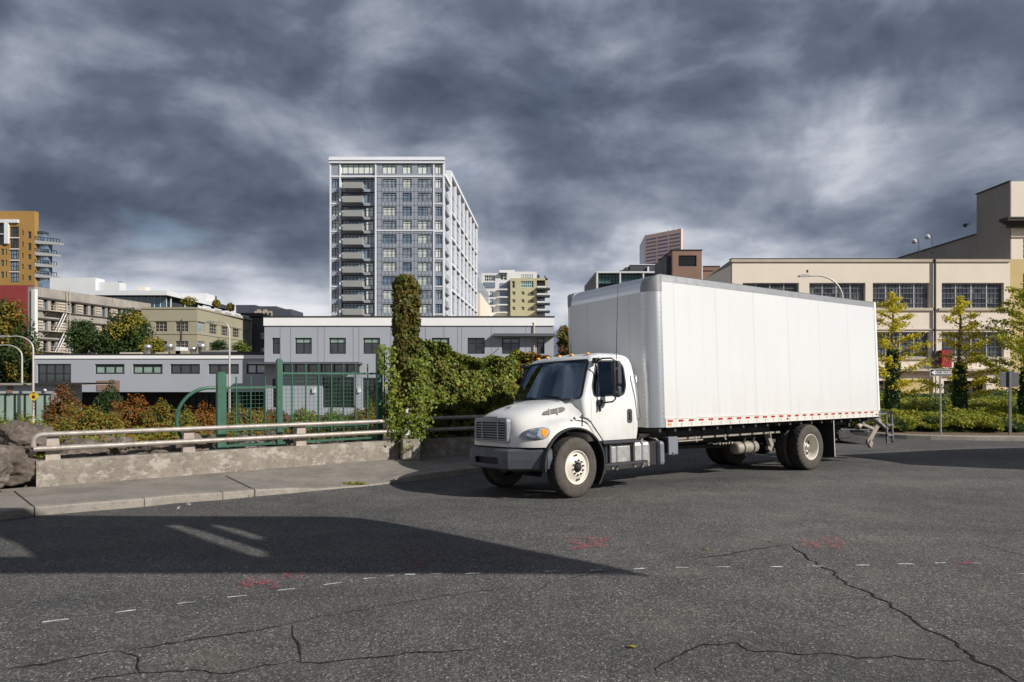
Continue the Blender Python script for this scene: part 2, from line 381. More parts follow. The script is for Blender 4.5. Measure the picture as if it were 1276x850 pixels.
_o = tP(0, 0, 0); _c = [tP(1, 0, 0)-_o, tP(0, 1, 0)-_o, tP(0, 0, 1)-_o]
TM = Matrix(((_c[0].x, _c[1].x, _c[2].x, _o.x), (_c[0].y, _c[1].y, _c[2].y, _o.y), (_c[0].z, _c[1].z, _c[2].z, _o.z), (0, 0, 0, 1)))
TMI = TM.inverted(); CW = 1.295
truck = thing('box_truck', 'white medium duty box truck with long white cargo box stopped on the street', 'truck')
truck.matrix_basis = TM
def tb(name, mb, mats, parent=None, merge=False): return mb.build(name, mats, parent or truck, local=True, merge=merge)
def tl(name, me, mats, parent=None):
    return link(name, me, mats, parent or truck, local=True)
def mirror_me(me):
    m = me.copy(); m.transform(Matrix.Translation((0, 2*CW, 0)) @ Matrix.Scale(-1, 4, (0, 1, 0))); m.flip_normals(); return m
def ray_cutter(pix, k0, k1):            # region of the body seen through a pixel outline, in truck coordinates
    c = TMI @ Vector((0, 0, HC)); vs = []
    for k in (k0, k1):
        for x, y in pix:
            d = TMI.to_3x3() @ Vector(((x-CX)/FPX, 1, (HY-y)/FPX)); vs.append(c+d*k)
    n = len(pix); mb = MB(); mb.add(vs, [tuple(range(n))[::-1], tuple(range(n, 2*n))]+[(i, (i+1) % n, n+(i+1) % n, n+i) for i in range(n)])
    return mb.mesh()
def rounded(poly, r, k=4):
    out = []; n = len(poly)
    for i in range(n):
        p = Vector(poly[i]); a = Vector(poly[i-1]); b = Vector(poly[(i+1) % n]); u = (a-p); v_ = (b-p); rr = min(r, u.length*.45, v_.length*.45)
        A = p+u.normalized()*rr; B = p+v_.normalized()*rr
        for j in range(k+1):
            q = j/k; out.append(tuple(A*(1-q)**2+p*2*q*(1-q)+B*q*q))
    return out
def grow(poly, d):
    c = sum((Vector(p) for p in poly), Vector((0, 0)))/len(poly); return [tuple(Vector(p)+(Vector(p)-c).normalized()*d) for p in poly]
def solid(me, th, off=-1, mo=0):
    a = bpy.data.objects.new('tmp', me); COL.objects.link(a); m = a.modifiers.new('s', 'SOLIDIFY'); m.thickness = th; m.offset = off; m.material_offset = mo; m.use_even_offset = True
    dg = bpy.context.evaluated_depsgraph_get(); dg.update(); r = bpy.data.meshes.new_from_object(a.evaluated_get(dg), depsgraph=dg); bpy.data.objects.remove(a); return r

# ---- cargo box
LB, WB, ZB, ZT = 7.98, 2.59, 1.125, 3.975
def box_shape(e=0.0, rf=.27):
    A = MB(); pr = [(-e, ZB-e), (LB+e, ZB-e), (LB+e, ZT+e)]
    pr += [(rf-(rf+e)*math.sin(a), ZT-rf+(rf+e)*math.cos(a)) for a in [math.pi/2*i/10 for i in range(11)]]
    A.prism(pr, -e-.0, WB+e, ax='y')
    B = MB(); a_ = [math.pi/2*i/10 for i in range(11)]
    pl = [(LB+e+.1, -e)]+[(rf-(rf+e)*math.sin(a), rf-(rf+e)*math.cos(a)) for a in a_]+[(rf-(rf+e)*math.cos(a), WB-rf+(rf+e)*math.sin(a)) for a in a_]+[(LB+e+.1, WB+e)]
    B.prism(pl, 0, 6, ax='z')
    return boolean(A.mesh(), B.mesh(), 'INTERSECT')
core = box_shape(0); proud = box_shape(.005); cap_s = box_shape(.011)
def cutbox(me, *b):
    mb = MB(); mb.box(*b); return sharp_by_angle(boolean(me, mb.mesh(), 'INTERSECT'), 30)
tl('side_panel', cutbox(core, .2, LB-.05, -.1, .1, ZB-.1, ZT+.1), M['box_side'])
tl('side_panel', cutbox(core, .2, LB-.05, WB-.1, WB+.1, ZB-.1, ZT+.1), M['box_side'])
tl('front_panel', cutbox(core, -.1, .15, .2, WB-.2, ZB-.1, ZT-.1), M['box_front'])
tl('roof_panel', cutbox(core, .155, LB-.05, .11, WB-.11, ZT-.12, ZT+.1), M['alu_dull'])
tl('box_floor', cutbox(core, .05, LB-.05, .11, WB-.11, ZB-.1, ZB+.1), M['chassis'])
for y0, y1 in ((-.1, .265), (WB-.265, WB+.1)):
    tl('corner_post', cutbox(proud, -.1, .262, y0, y1, ZB-.03, 3.665), M['alu_polished'])
    c = tl('corner_cap', cutbox(cap_s, -.1, .268, y0-.01, y1+.01, 3.665, 4.2), M['cap_grey'])
    mb = MB(); mb.box(.258, .266, y0 if y0 > 1 else -.008, y1 if y0 > 1 else .02, ZB, 3.66)
mb = MB()
for k in range(28): mb.lathe([(.0, -.003), (.006, -.003), (.006, .004)], (.225, -.006, 1.2+k*.09), n=6)
for k in range(30): mb.lathe([(.0, -.003), (.007, -.003), (.007, .004)], (-.006, .235, 1.2+k*.082), ax=Vector((1, 0, 0)), n=6)
tb('rivet_row', mb, M['cap_grey'])
tl('front_roof_extrusion', cutbox(proud, -.1, .30, .267, WB-.267, 3.66, 4.2), M['alu_polished'])
tl('roof_rail', cutbox(proud, .268, LB-.05, -.1, .06, 3.855, 4.2), M['rail_alu']); tl('roof_rail', cutbox(proud, .268, LB-.05, WB-.06, WB+.1, 3.855, 4.2), M['rail_alu'])
mb = MB(); mb.box(.262, LB-.04, -.004, .10, 3.966, 3.990); tb('roof_drip_edge', mb, M['seam'])
# rear frame
mb = MB(); mb.box(LB-.05, LB+.03, -.012, .09, ZB+.14, ZT+.02, 0, .008); mb.box(LB-.05, LB+.03, WB-.09, WB+.012, ZB+.14, ZT+.02, 0, .008); mb.box(LB-.05, LB+.03, .09, WB-.09, ZT-.14, ZT+.02)
rf = tb('rear_frame', mb, M['white_paint'])
mb = MB(); mb.box(LB-.048, LB+.035, -.016, .1, ZB-.05, ZB+.14, 0, .01); mb.box(LB-.048, LB+.035, WB-.1, WB+.016, ZB-.05, ZB+.14, 0, .01); tb('corner_bumper', mb, M['grey_plastic'])
mb = MB(); mb.box(LB-.02, LB+.01, .09, WB-.09, ZB, ZT-.14)
for k in range(1, 7): mb.box(LB+.01, LB+.014, .09, WB-.09, ZB+k*.38, ZB+k*.38+.012)
tb('rear_door', mb, M['box_front'])
# lower rail with reflectors
mb = MB(); mb.box(.262, LB-.05, -.014, .02, ZB-.005, ZB+.155, 0, .004); mb.box(.262, LB-.05, -.022, -.012, ZB+.148, ZB+.160); mb.box(.262, LB-.05, -.022, -.012, ZB-.008, ZB+.004)
for k in range(27): mb.box(.262+.14+k*.2885, .262+.147+k*.2885, -.018, -.013, ZB, ZB+.07, 1)
lr = tb('lower_rail', mb, [M['rail_paint'], M['seam']])
mb = MB(); mb.box(.262, LB-.05, WB-.02, WB+.014, ZB-.005, ZB+.155); tb('lower_rail', mb, M['rail_paint'])
for k in range(26):
    mb = MB(); mb.box(.325+k*.2885, .325+k*.2885+.135, -.021, -.013, ZB+.092, ZB+.128, 0, .002); tb('reflector', mb, M['reflector_red'], lr)
for s_, m_ in ((.33, 'amber'), (4.05, 'reflector_red'), (LB-.20, 'reflector_red')):
    mb = MB(); mb.box(s_, s_+.055, -.026, -.013, ZB+.03, ZB+.068, 0, .004); tb('marker_lamp', mb, M[m_], lr)
# ---- wheels
def wheel(name, s_, w_, z_, steer=0, rear=False, side=1, dual_gap=None):
    """outer face looks to -w when side=1"""
    root = bpy.data.objects.new(name, None)
    NSEG = 112
    prof = [(.285, .035), (.300, .012), (.335, .002), (.40, -.004), (.455, .004), (.487, .020), (.502, .034), (.513, .050), (.516, .075), (.504, .082), (.504, .090), (.517, .097),
            (.518, .125), (.504, .131), (.504, .139), (.518, .145), (.517, .175), (.504, .181), (.504, .189), (.516, .196), (.513, .228), (.502, .244), (.48, .262), (.42, .278), (.33, .276), (.285, .25)]
    mb = MB(); vs = []; A = Vector((0, 1, 0))
    for i, (r, y) in enumerate(prof):
        y *= side
        for j in range(NSEG):
            a = 2*math.pi*j/NSEG; rr = r
            if 6 <= i <= 8 or 19 <= i <= 21:
                if j % 4 >= 3: rr -= .014 if rear else .006
            vs.append((rr*math.cos(a), y, rr*math.sin(a)))
    for i in range(len(prof)-1):
        mi = 0 if (i < 6 or i > 20) else 1
        mb.add([], [], 0)
        b = 0
        mb.f += [[i*NSEG+j, i*NSEG+(j+1) % NSEG, (i+1)*NSEG+(j+1) % NSEG, (i+1)*NSEG+j] for j in range(NSEG)]
        mb.m += [mi]*NSEG; mb.sm += [i < 6 or i > 20]*NSEG
    mb.v = [Vector(q) for q in vs]
    tyre = mb.build(name, [M['tyre_side'], M['tyre_tread']], truck, local=True)
    tyre.location = (s_, w_, z_); tyre.rotation_euler = (0, 0, steer)
    if rear: pr = [(.292, .03), (.290, .012), (.280, .010), (.272, .022), (.262, .045), (.255, .09), (.248, .165), (.235, .205), (.20, .222), (.17, .222), (.13, .215), (.125, .20), (.09, .195), (.085, .13), (.07, .11), (.001, .108)]
    else: pr = [(.292, .03), (.290, .012), (.280, .010), (.272, .020), (.262, .040), (.250, .050), (.235, .046), (.20, .030), (.165, .012), (.150, .006), (.146, .000), (.095, .000), (.090, .006), (.088, .02)]
    mb = MB(); mb.lathe([(r, y*side) for r, y in pr], (0, 0, 0), A, 56)
    rim = tb('rim', mb, M['rim_white'], tyre, merge=True); ORG[rim] = Vector((0, 0, 0))
    # hand holes
    hr = .205; hy = .200 if rear else .028
    mb = MB()
    for q in range(2 if not rear else 5):
        a = math.pi/2+q*(math.pi if not rear else 2*math.pi/5)+.12
        c = Vector((hr*math.cos(a), (hy-.006 if rear else hy-.004)*side, hr*math.sin(a)))
        ta = Vector((-math.sin(a), 0, math.cos(a))); ra = Vector((math.cos(a), -.38*side if not rear else 0, math.sin(a))).normalized()
        vs = [c+ta*(.046*math.cos(b))+ra*(.023*math.sin(b)) for b in [2*math.pi*i/16 for i in range(16)]]
        vo_ = [p+Vector((0, -.004*side, 0)) for p in vs]
        mb.add(vs+vo_, [tuple(range(16, 32))]+[(i, (i+1) % 16, 16+(i+1) % 16, 16+i) for i in range(16)])
    tb('hand_hole', mb, M['black'], rim)
    hb = MB()
    if rear:
        hb.lathe([(.001, .06), (.045, .06), (.06, .075), (.075, .08), (.085, .11), (.12, .2)][::1] and [(r, y*side) for r, y in [(.001, .075), (.05, .075), (.062, .085), (.066, .12), (.085, .13), (.088, .20)]], (0, 0, 0), A, 24)
        tb('hub', hb, M['alu_dull'], rim); ly, lr_ = .195, .1425
    else:
        hb.lathe([(r, y*side) for r, y in [(.001, -.055), (.03, -.055), (.045, -.048), (.052, -.03), (.066, -.026), (.072, -.01), (.078, .01)]], (0, 0, 0), A, 24)
        tb('hub', hb, M['black'], rim); ly, lr_ = .0, .122
    for q in range(10):
        a = 2*math.pi*q/10+.2; mb = MB(); c = (lr_*math.cos(a), ly*side, lr_*math.sin(a))
        mb.lathe([(.001, -.032*side), (.012, -.032*side), (.015, -.024*side), (.016, .0), (.021, .001), (.021, .006*side)], c, A, 6, smooth=False)
        tb('lug_nut', mb, M['dusty_metal'] if rear else M['chassis'], rim)
    return tyre
RW = .517
wheel('front_wheel', -1.787, .10, RW-.005, steer=R(6))
wheel('front_wheel', -1.787, 2.49, RW-.005, steer=R(6), side=-1)
wheel('rear_wheel', 4.966, -.01, RW-.005, rear=True)
wheel('rear_wheel', 4.966, .33, RW-.005, rear=True)
wheel('rear_wheel', 4.966, 2.60, RW-.005, rear=True, side=-1)
wheel('rear_wheel', 4.966, 2.26, RW-.005, rear=True, side=-1)
mb = MB(); mb.tube([(4.966, .3, RW), (4.966, 2.3, RW)], .075, 12); mb.lathe([(.05, -.3), (.2, -.22), (.24, 0), (.2, .22), (.05, .3)], (4.966, CW, RW), Vector((1, 0, 0)), 20); tb('rear_axle', mb, M['chassis'])
mb = MB(); mb.box(-1.83, -1.74, .35, 2.24, .40, .50, 0, .02); tb('front_axle', mb, M['chassis'])
mb = MB(); mb.tube([(-.5, CW, .70), (2.3, CW, .62)], .06, 10); mb.tube([(2.3, CW, .62), (4.7, CW, .55)], .06, 10); tb('drive_shaft', mb, M['chassis'])
mb = MB(); mb.box(-2.1, -.6, CW-.33, CW+.33, .55, 1.15, 0, .08); mb.box(-.6, .3, CW-.22, CW+.22, .50, .95, 0, .08); tb('engine_block', mb, M['chassis'])
# frame
mb = MB()
for w_ in (CW-.43, CW+.43):
    mb.box(-2.55, 7.7, w_-.012, w_+.012, .70, .965); mb.box(-2.55, 7.7, w_-.012, w_+.06*(1 if w_ < CW else -1), .95, .967); mb.box(-2.55, 7.7, w_-.012, w_+.06*(1 if w_ < CW else -1), .70, .715)
for s_ in (-.1, 1.1, 2.2, 3.3, 4.4, 5.6, 6.6, 7.5): mb.box(s_, s_+.08, CW-.42, CW+.42, .74, .93)
for s_ in [0.15+.41*k for k in range(19)]: mb.box(s_, s_+.06, .05, WB-.05, 1.03, ZB)
for w_ in (CW-.46, CW+.40): mb.box(.1, 7.7, w_, w_+.06, .967, 1.03)
tb('chassis_frame', mb, M['chassis'])
# side skirt rail under the box
mb = MB(); mb.box(.30, 4.02, .40, .425, .90, 1.118)
for s_ in (.75, 1.75, 2.5, 3.2, 3.9): mb.box(s_, s_+.02, .385, .40, .86, 1.118)
tb('underbody_panel', mb, M['chassis'])
mb = MB(); mb.box(.78, 4.35, .36, .46, .845, .895, 0, .004); mb.box(.75, 1.72, .34, .40, .805, .83); tb('underbody_rail', mb, M['dusty_metal'])
for s_ in (1.5, 2.4, 3.95):
    mb = MB(); mb.box(s_, s_+.035, .345, .36, .78, .90); mb.lathe([(.02, -.02), (.02, .01)], (s_+.017, .345, .80), n=8, cap=True); tb('rail_bracket', mb, M['dusty_metal'])
# ---- fuel tank, steps, boxes
mb = MB(); mb.box(-1.02, .13, .235, .78, .385, .875, 0, .075); tank = tb('fuel_tank', mb, M['alu_dull'])
for s_ in (-.78, -.14): mb = MB(); mb.box(s_, s_+.055, .222, .80, .375, .885, 0, .07); tb('tank_strap', mb, M['grey_plastic'], tank)
mb = MB(); mb.tube([(.04, .40, .865), (.04, .40, .915)], .045, 14); tb('filler_cap', mb, M['chrome'], tank)
for (a, b, zt_) in ((-1.16, -.30, .915), (-1.13, -.07, .525)):
    mb = MB(); mb.box(a, b, .13, .33, zt_-.045, zt_, 0, .01)
    n = int((b-a)/.035)
    for k in range(n): mb.box(a+.015+k*.035, a+.033+k*.035, .124, .331, zt_-.006, zt_+.006)
    for k in range(n): mb.box(a+.015+k*.035, a+.030+k*.035, .126, .131, zt_-.035, zt_-.012)
    tb('cab_step', mb, M['plastic_dark'])
for s_ in (-.98, -.40):
    mb = MB(); mb.box(s_, s_+.045, .175, .215, .48, .90); tb('step_bracket', mb, M['plastic_dark'])
for s_ in (-.9, -.35, .0): mb = MB(); mb.tube([(s_, .2, .485), (s_, .2, .43)], .014, 8); mb.tube([(s_-.02, .2, .43), (s_+.02, .2, .42)], .02, 8); tb('step_bolt', mb, M['dusty_metal'])
mb = MB()
prf = [(.30+.20*math.sin(a)*1.0, .36+.52*(i/12)) for i, a in enumerate([math.pi*(j/12)*.5+.6 for j in range(13)])]
mb.box(.14, .30, .28, .75, .42, .86); tb('battery_tray', mb, M['black'])
mb = MB(); mb.box(.31, .45, .18, .62, .40, .86, 0, .06); tb('battery_cover', mb, M['grey_plastic'])
mb = MB(); mb.box(.52, .78, .16, .60, .585, .925, 0, .012); bx = tb('tool_box', mb, M['grey_plastic'])
mb = MB(); mb.box(.515, .523, .18, .58, .62, .90); tb('tool_box_side', mb, M['black'], bx)
mb = MB(); mb.box(.60, .63, .145, .162, .56, .63, 0, .004); tb('latch', mb, M['plastic_dark'], bx)
mb = MB(); mb.tube([(.20, .35, .93), (.34, .33, .90), (.40, .33, .86)], .02, 8); mb.tube([(.10, .55, .9), (.28, .42, .98)], .028, 8); mb.box(.08, .2, .4, .5, .93, 1.0); tb('air_fitting', mb, M['dusty_metal'])
for s_ in (3.02,):
    mb = MB(); mb.lathe([(.01, 0), (.08, .005), (.125, .03), (.135, .07), (.135, .68), (.125, .72), (.08, .745), (.01, .75)], (s_, .60, .565), Vector((1, 0, 0)), 22); at = tb('air_tank', mb, M['dusty_metal'])
    for q in (.2, .52):
        mb = MB(); mb.lathe([(.142, 0), (.142, .045)], (s_+q, .60, .565), Vector((1, 0, 0)), 22); mb.bar((s_+q+.02, .50, .68), (s_+q+.06, .45, .92), .05, .02); mb.tube([(s_+q+.02, .47, .44), (s_+q+.02, .47, .39)], .018, 6); tb('tank_strap', mb, M['chassis'], at)
mb = MB()
for k in range(9): mb.tube([(2.2+k*.1, .62, .70+.02*math.sin(k*2)), (2.3+k*.1, .62, .70+.02*math.sin(k*2+2))], .016, 6)
for k in range(5): mb.lathe([(.03, 0), (.03, .04)], (2.55+k*.1, .62, .68), Vector((1, 0, 0)), 8, cap=True)
tb('air_hose', mb, M['dusty_metal'])
mb = MB(); mb.prism([(4.08, .86), (4.24, .86), (4.42, .55), (4.40, .44), (4.28, .42), (4.18, .50), (4.20, .56), (4.30, .52), (4.16, .80)], .56, .64, ax='y'); tb('spring_hanger', mb, M['dusty_metal'])
mb = MB()
for k in range(5): mb.tube([(4.3+.12*k, .85, .60-.02*k), (4.97, .85, .56-.028*k), (5.9-.12*k, .85, .62-.02*k)], .03, 6)
tb('leaf_spring', mb, M['chassis'])
for w_, w2 in ((.02, .66), (WB-.66, WB-.02)):
    mb = MB(); mb.box(5.93, 5.95, w_, w2, .22, ZB-.01); fl = tb('mud_flap', mb, M['black_rubber'])
    mb = MB(); mb.box(5.925, 5.955, w_-.006, w_+.006, .24, ZB-.04); tb('flap_edge', mb, M['pole_grey'], fl)
# ---- liftgate linkage and rear steps
mb = MB(); mb.box(6.5, 7.0, .22, .34, .62, .82, 0, .02); mb.prism([(6.45, .78), (6.75, .80), (7.95, .52), (7.95, .40), (7.72, .42), (6.6, .58)], .24, .32, ax='y'); mb.prism([(6.45, .78), (6.75, .80), (7.95, .52), (7.95, .40), (7.72, .42), (6.6, .58)], 2.2, 2.28, ax='y')
mb.tube([(7.8, .25, .46), (7.8, 2.3, .46)], .04, 10); tb('liftgate_arm', mb, M['chassis'])
mb = MB(); mb.lathe([(.085, -.02), (.085, .10)], (7.84, .22, .50), n=18, cap=True); mb.bar((7.84, .24, .50), (8.36, .24, .93), .075, .14); mb.bar((7.80, .20, .38), (7.9, .20, .50), .08, .14); mb.lathe([(.10, 0), (.10, .07)], (8.38, .2, .95), n=16, cap=True)
mb.bar((7.55, .24, .95), (8.2, .24, .78), .06, .07); mb.bar((7.7, .24, 1.06), (8.1, .24, .98), .06, .05); tb('liftgate_link', mb, M['dusty_metal'])
mb = MB(); mb.tube([(7.40, .26, .86), (7.62, .26, .98)], .075, 14); mb.tube([(7.62, .26, .98), (8.0, .26, 1.05)], .03, 10); tb('liftgate_cylinder', mb, M['dusty_metal'])
mb = MB(); mb.box(7.9, 8.20, .1, 2.49, 1.04, 1.12); mb.box(8.15, 8.75, .5, 2.1, .70, .76); mb.bar((8.10, .16, 1.06), (8.66, .16, .78), .05, .05); tb('liftgate_platform', mb, M['alu_dull'])
mb = MB()
for s_ in (8.56, 8.84): mb.box(s_, s_+.055, .12, .16, .42, 1.20)
for z_ in (.60, .86, 1.17): mb.box(8.56, 8.895, .10, .30, z_, z_+.045)
mb.box(8.0, 8.6, .10, .30, 1.16, 1.20); mb.box(8.56, 8.90, .10, .5, 1.171, 1.216); tb('rear_step', mb, M['cap_grey'])
mb = MB(); mb.box(6.9, 6.98, .2, .6, .9, 1.05); mb.box(6.0, 6.9, .25, .60, .95, 1.03); tb('rear_hanger', mb, M['chassis'])

# ---- hood
G = [  # rows front-bottom to cowl; each column (u from the centre line, s, z)
 [(0,-2.735,.875),(.50,-2.725,.875),(.72,-2.66,.875),(.92,-2.55,.875),(1.04,-2.42,.875),(1.10,-2.34,.875),(1.135,-2.29,.875)],
 [(0,-2.745,1.05),(.50,-2.735,1.05),(.72,-2.66,1.05),(.90,-2.53,1.05),(1.03,-2.38,1.03),(1.115,-2.28,.98),(1.145,-2.24,.875)],
 [(0,-2.735,1.26),(.50,-2.715,1.26),(.70,-2.61,1.25),(.86,-2.44,1.19),(1.01,-2.29,1.15),(1.115,-2.21,1.03),(1.15,-2.17,.875)],
 [(0,-2.70,1.385),(.50,-2.665,1.375),(.68,-2.52,1.34),(.82,-2.32,1.245),(.99,-2.17,1.235),(1.115,-2.10,1.10),(1.152,-2.10,.875)],
 [(0,-2.56,1.485),(.50,-2.52,1.47),(.69,-2.36,1.405),(.83,-2.20,1.29),(.99,-2.05,1.29),(1.115,-1.98,1.17),(1.152,-1.98,.875)],
 [(0,-2.18,1.60),(.55,-2.15,1.58),(.74,-2.05,1.475),(.865,-1.95,1.335),(.99,-1.86,1.32),(1.115,-1.80,1.20),(1.152,-1.80,.875)],
 [(0,-1.82,1.665),(.60,-1.80,1.65),(.82,-1.72,1.545),(.92,-1.66,1.39),(1.02,-1.60,1.31),(1.115,-1.56,1.18),(1.145,-1.55,.875)],
 [(0,-1.62,1.69),(.66,-1.60,1.675),(.93,-1.56,1.585),(1.02,-1.53,1.44),(1.065,-1.50,1.32),(1.10,-1.40,1.14),(1.12,-1.20,.90)]]
mb = MB(); ncol = 13; vs = []
for row in G:
    vs += [(s_, CW+u, z_) for u, s_, z_ in row[::-1]]+[(s_, CW-u, z_) for u, s_, z_ in row[1:]]
mb.add(vs, [(i*ncol+j, i*ncol+j+1, (i+1)*ncol+j+1, (i+1)*ncol+j) for i in range(len(G)-1) for j in range(ncol-1)], 0, True)
hm = mb.mesh()
hs = subsurf_mesh(hm, 3)
# make sure normals look outward
bm = bmesh.new(); bm.from_mesh(hs); s_up = sum(f.normal.z*f.calc_area() for f in bm.faces)
if s_up < 0: bmesh.ops.reverse_faces(bm, faces=bm.faces[:])
bm.to_mesh(hs); bm.free()
hood_skin = hs.copy(); hood = solid(hs, .022, -1)
arch = MB()
n = 40
arch.prism([(-1.787+.665*math.cos(a), .565+.625*math.sin(a)) for a in [2*math.pi*i/n for i in range(n)]], -1, 4, ax='y')
hood = boolean(hood, arch.mesh(), 'DIFFERENCE'); hood = sharp_by_angle(hood, 40)
hoodo = tl('hood', hood, M['truck_white'])
def skin_part(name, pix, mat, th, k0=8, k1=14, both=True, parent=None, off=0, limit=.95):
    """a piece of the hood skin seen inside a pixel outline, raised by th"""
    sh = solid(hood_skin, th+.012, off)
    sh.transform(Matrix.Identity(4))
    me = boolean(sh, ray_cutter(pix, k0, k1), 'INTERSECT')
    bm = bmesh.new(); bm.from_mesh(me); dele = [v_ for v_ in bm.verts if v_.co.y > limit]; bmesh.ops.delete(bm, geom=dele, context='VERTS'); bm.to_mesh(me); bm.free()
    me = sharp_by_angle(me, 40)
    r = [tl(name, me, M[mat], parent or hoodo)]
    if both: r.append(tl(name, mirror_me(me), M[mat], parent or hoodo))
    return r
def pxs(seq, x0, y0, sc): return [(x0+a/sc, y0+b/sc) for a, b in seq]
hl = pxs([(572, 568), (590, 525), (620, 492), (680, 470), (760, 456), (830, 450), (870, 458), (888, 480), (884, 520), (865, 548), (830, 566), (760, 573), (660, 574)], 580, 480, 8.5)
hl_in = pxs([(655, 560), (640, 520), (680, 480), (760, 464), (790, 470), (740, 560)], 580, 480, 8.5)
amb = pxs([(806, 470), (840, 462), (868, 476), (872, 510), (856, 540), (828, 552), (812, 520)], 580, 480, 8.5)
pm('lamp_silver', (.50, .51, .53), .22, .25, var=.25, scale=12)
skin_part('headlight_bezel', rounded(grow(hl, .6), .6, 1), 'plastic_dark', .004, off=1)
skin_part('headlight', hl, 'lamp_silver', .008, off=1)
skin_part('headlight_reflector', hl_in, 'chrome', .012, off=1)
skin_part('turn_signal', amb, 'amber', .013, off=1)
skin_part('headlight_lens', hl, 'lens', .018, off=1)
vt = pxs([(655, 690), (690, 655), (770, 628), (880, 606), (912, 612), (922, 635), (912, 660), (880, 675), (760, 696), (690, 700)], 590, 430, 7.975)
vt2 = pxs([(690, 685), (705, 660), (775, 638), (875, 616), (900, 622), (908, 637), (900, 653), (870, 665), (760, 686), (705, 692)], 590, 430, 7.975)
pm('vent_grey', (.16, .155, .14), .7)
vt2 = grow(vt2, 3/7.975)
skin_part('hood_seam', [(724.2, 503), (725.3, 503), (726.6, 514), (726.4, 531), (725.3, 531), (725.5, 514)], 'seam', .003, off=1)
skin_part('side_vent', vt2, 'rail_paint', .004, off=1); skin_part('vent_mesh', vt2, 'vent_grey', .010, off=1)
for q in (757, 838):
    skin_part('vent_rib', pxs([(q-2, 630), (q+3, 628), (q+6, 690), (q, 692)], 590, 430, 7.975), 'rail_paint', .014, off=1)
# arch liner and fender lip
for side in (0, 1):
    def mw(v_): return v_ if side == 0 else 2*CW-v_
    mb = MB(); n = 30; A0, A1 = R(-38), R(188)
    angs = [A0+(A1-A0)*i/n for i in range(n+1)]
    ro, ri = (.668, .628), (.640, .600)
    outer = [(-1.787+ro[0]*math.cos(a), .565+ro[1]*math.sin(a)) for a in angs]; inner = [(-1.787+ri[0]*math.cos(a), .565+ri[1]*math.sin(a)) for a in angs]
    vs = []
    for w_ in (mw(.138), mw(.75)):
        vs += [(a, w_, b) for a, b in outer]+[(a, w_, b) for a, b in inner]
    k = n+1; fs = []
    for i in range(n):
        fs += [(i, i+1, k+i+1, k+i), (2*k+i, 3*k+i, 3*k+i+1, 2*k+i+1), (k+i, k+i+1, 3*k+i+1, 3*k+i), (i, 2*k+i, 2*k+i+1, i+1)]
    mb.add(vs, fs, 0, False); mb.box(-1.145, -1.115, mw(.142), mw(.60), .36, .62)
    tb('wheel_arch', mb, M['black'])
    mb = MB(); mb.box(-2.45, -1.15, mw(.74), mw(.76), .5, 1.3); tb('inner_fender', mb, M['black'])
# grille
mb = MB(); gs, ge = -2.765, -2.742; w0, w1, z0_, z1_ = .775, 1.815, .945, 1.375
def rr_(w0, w1, z0, z1, r): return rounded([(w0, z0), (w1, z0), (w1, z1), (w0, z1)], r, 4)
outer = rr_(w0, w1, z0_, z1_, .07); inner = rr_(w0+.045, w1-.045, z0_+.04, z1_-.075, .05); n = len(outer)
vs = [(gs, a, b) for a, b in outer]+[(gs, a, b) for a, b in inner]+[(ge+.06, a, b) for a, b in outer]+[(ge+.01, a, b) for a, b in inner]
mb.add(vs, [(i, (i+1) % n, n+(i+1) % n, n+i) for i in range(n)]+[(i, 2*n+i, 2*n+(i+1) % n, (i+1) % n) for i in range(n)]+[(n+i, n+(i+1) % n, 3*n+(i+1) % n, 3*n+i) for i in range(n)])
pm('grille_grey', (.25, .265, .30), .35, .5, var=.1)
gr = tb('grille', mb, M['grille_grey'])
mb = MB(); mb.box(ge, ge+.01, w0+.03, w1-.03, z0_+.03, z1_-.06); tb('grille_backing', mb, M['black'], gr)
for k in range(7):
    z_ = z0_+.05+k*.0435
    mb = MB(); mb.box(-2.772, -2.745, w0+.04, w1-.04, z_, z_+.017, 0, .004); tb('grille_bar', mb, M['grille_grey'], gr)
for w_ in (w0+.26, w1-.28):
    mb = MB(); mb.box(-2.776, -2.748, w_, w_+.035, z0_+.045, z1_-.08); tb('grille_upright', mb, M['grille_grey'], gr)
mb = MB(); mb.prism([(CW-.30, 1.315), (CW+.30, 1.315), (CW+.24, 1.395), (CW-.24, 1.395)], -2.775, -2.72, ax='x'); tb('grille_badge_plate', mb, M['grille_grey'], gr)
mb = MB(); mb.lathe([(.001, .012), (.05, .008), (.06, 0)], (-2.38, CW-.02, 1.545), Vector((-.25, 0, .97)).normalized(), 16); tb('hood_emblem', mb, M['chrome'])
mb = MB(); mb.lathe([(.001, -.02), (.02, -.018), (.025, 0)], (-1.72, .245, 1.34), n=10); tb('hood_latch', mb, M['plastic_dark'])
mb = MB(); mb.tube([(-1.63, .20, 1.36), (-1.50, .165, 1.33), (-1.42, .16, 1.27)], .014, 6); mb.tube([(-1.42, .158, 1.27), (-1.10, .158, .88)], .010, 6); tb('hood_strap', mb, M['black'])
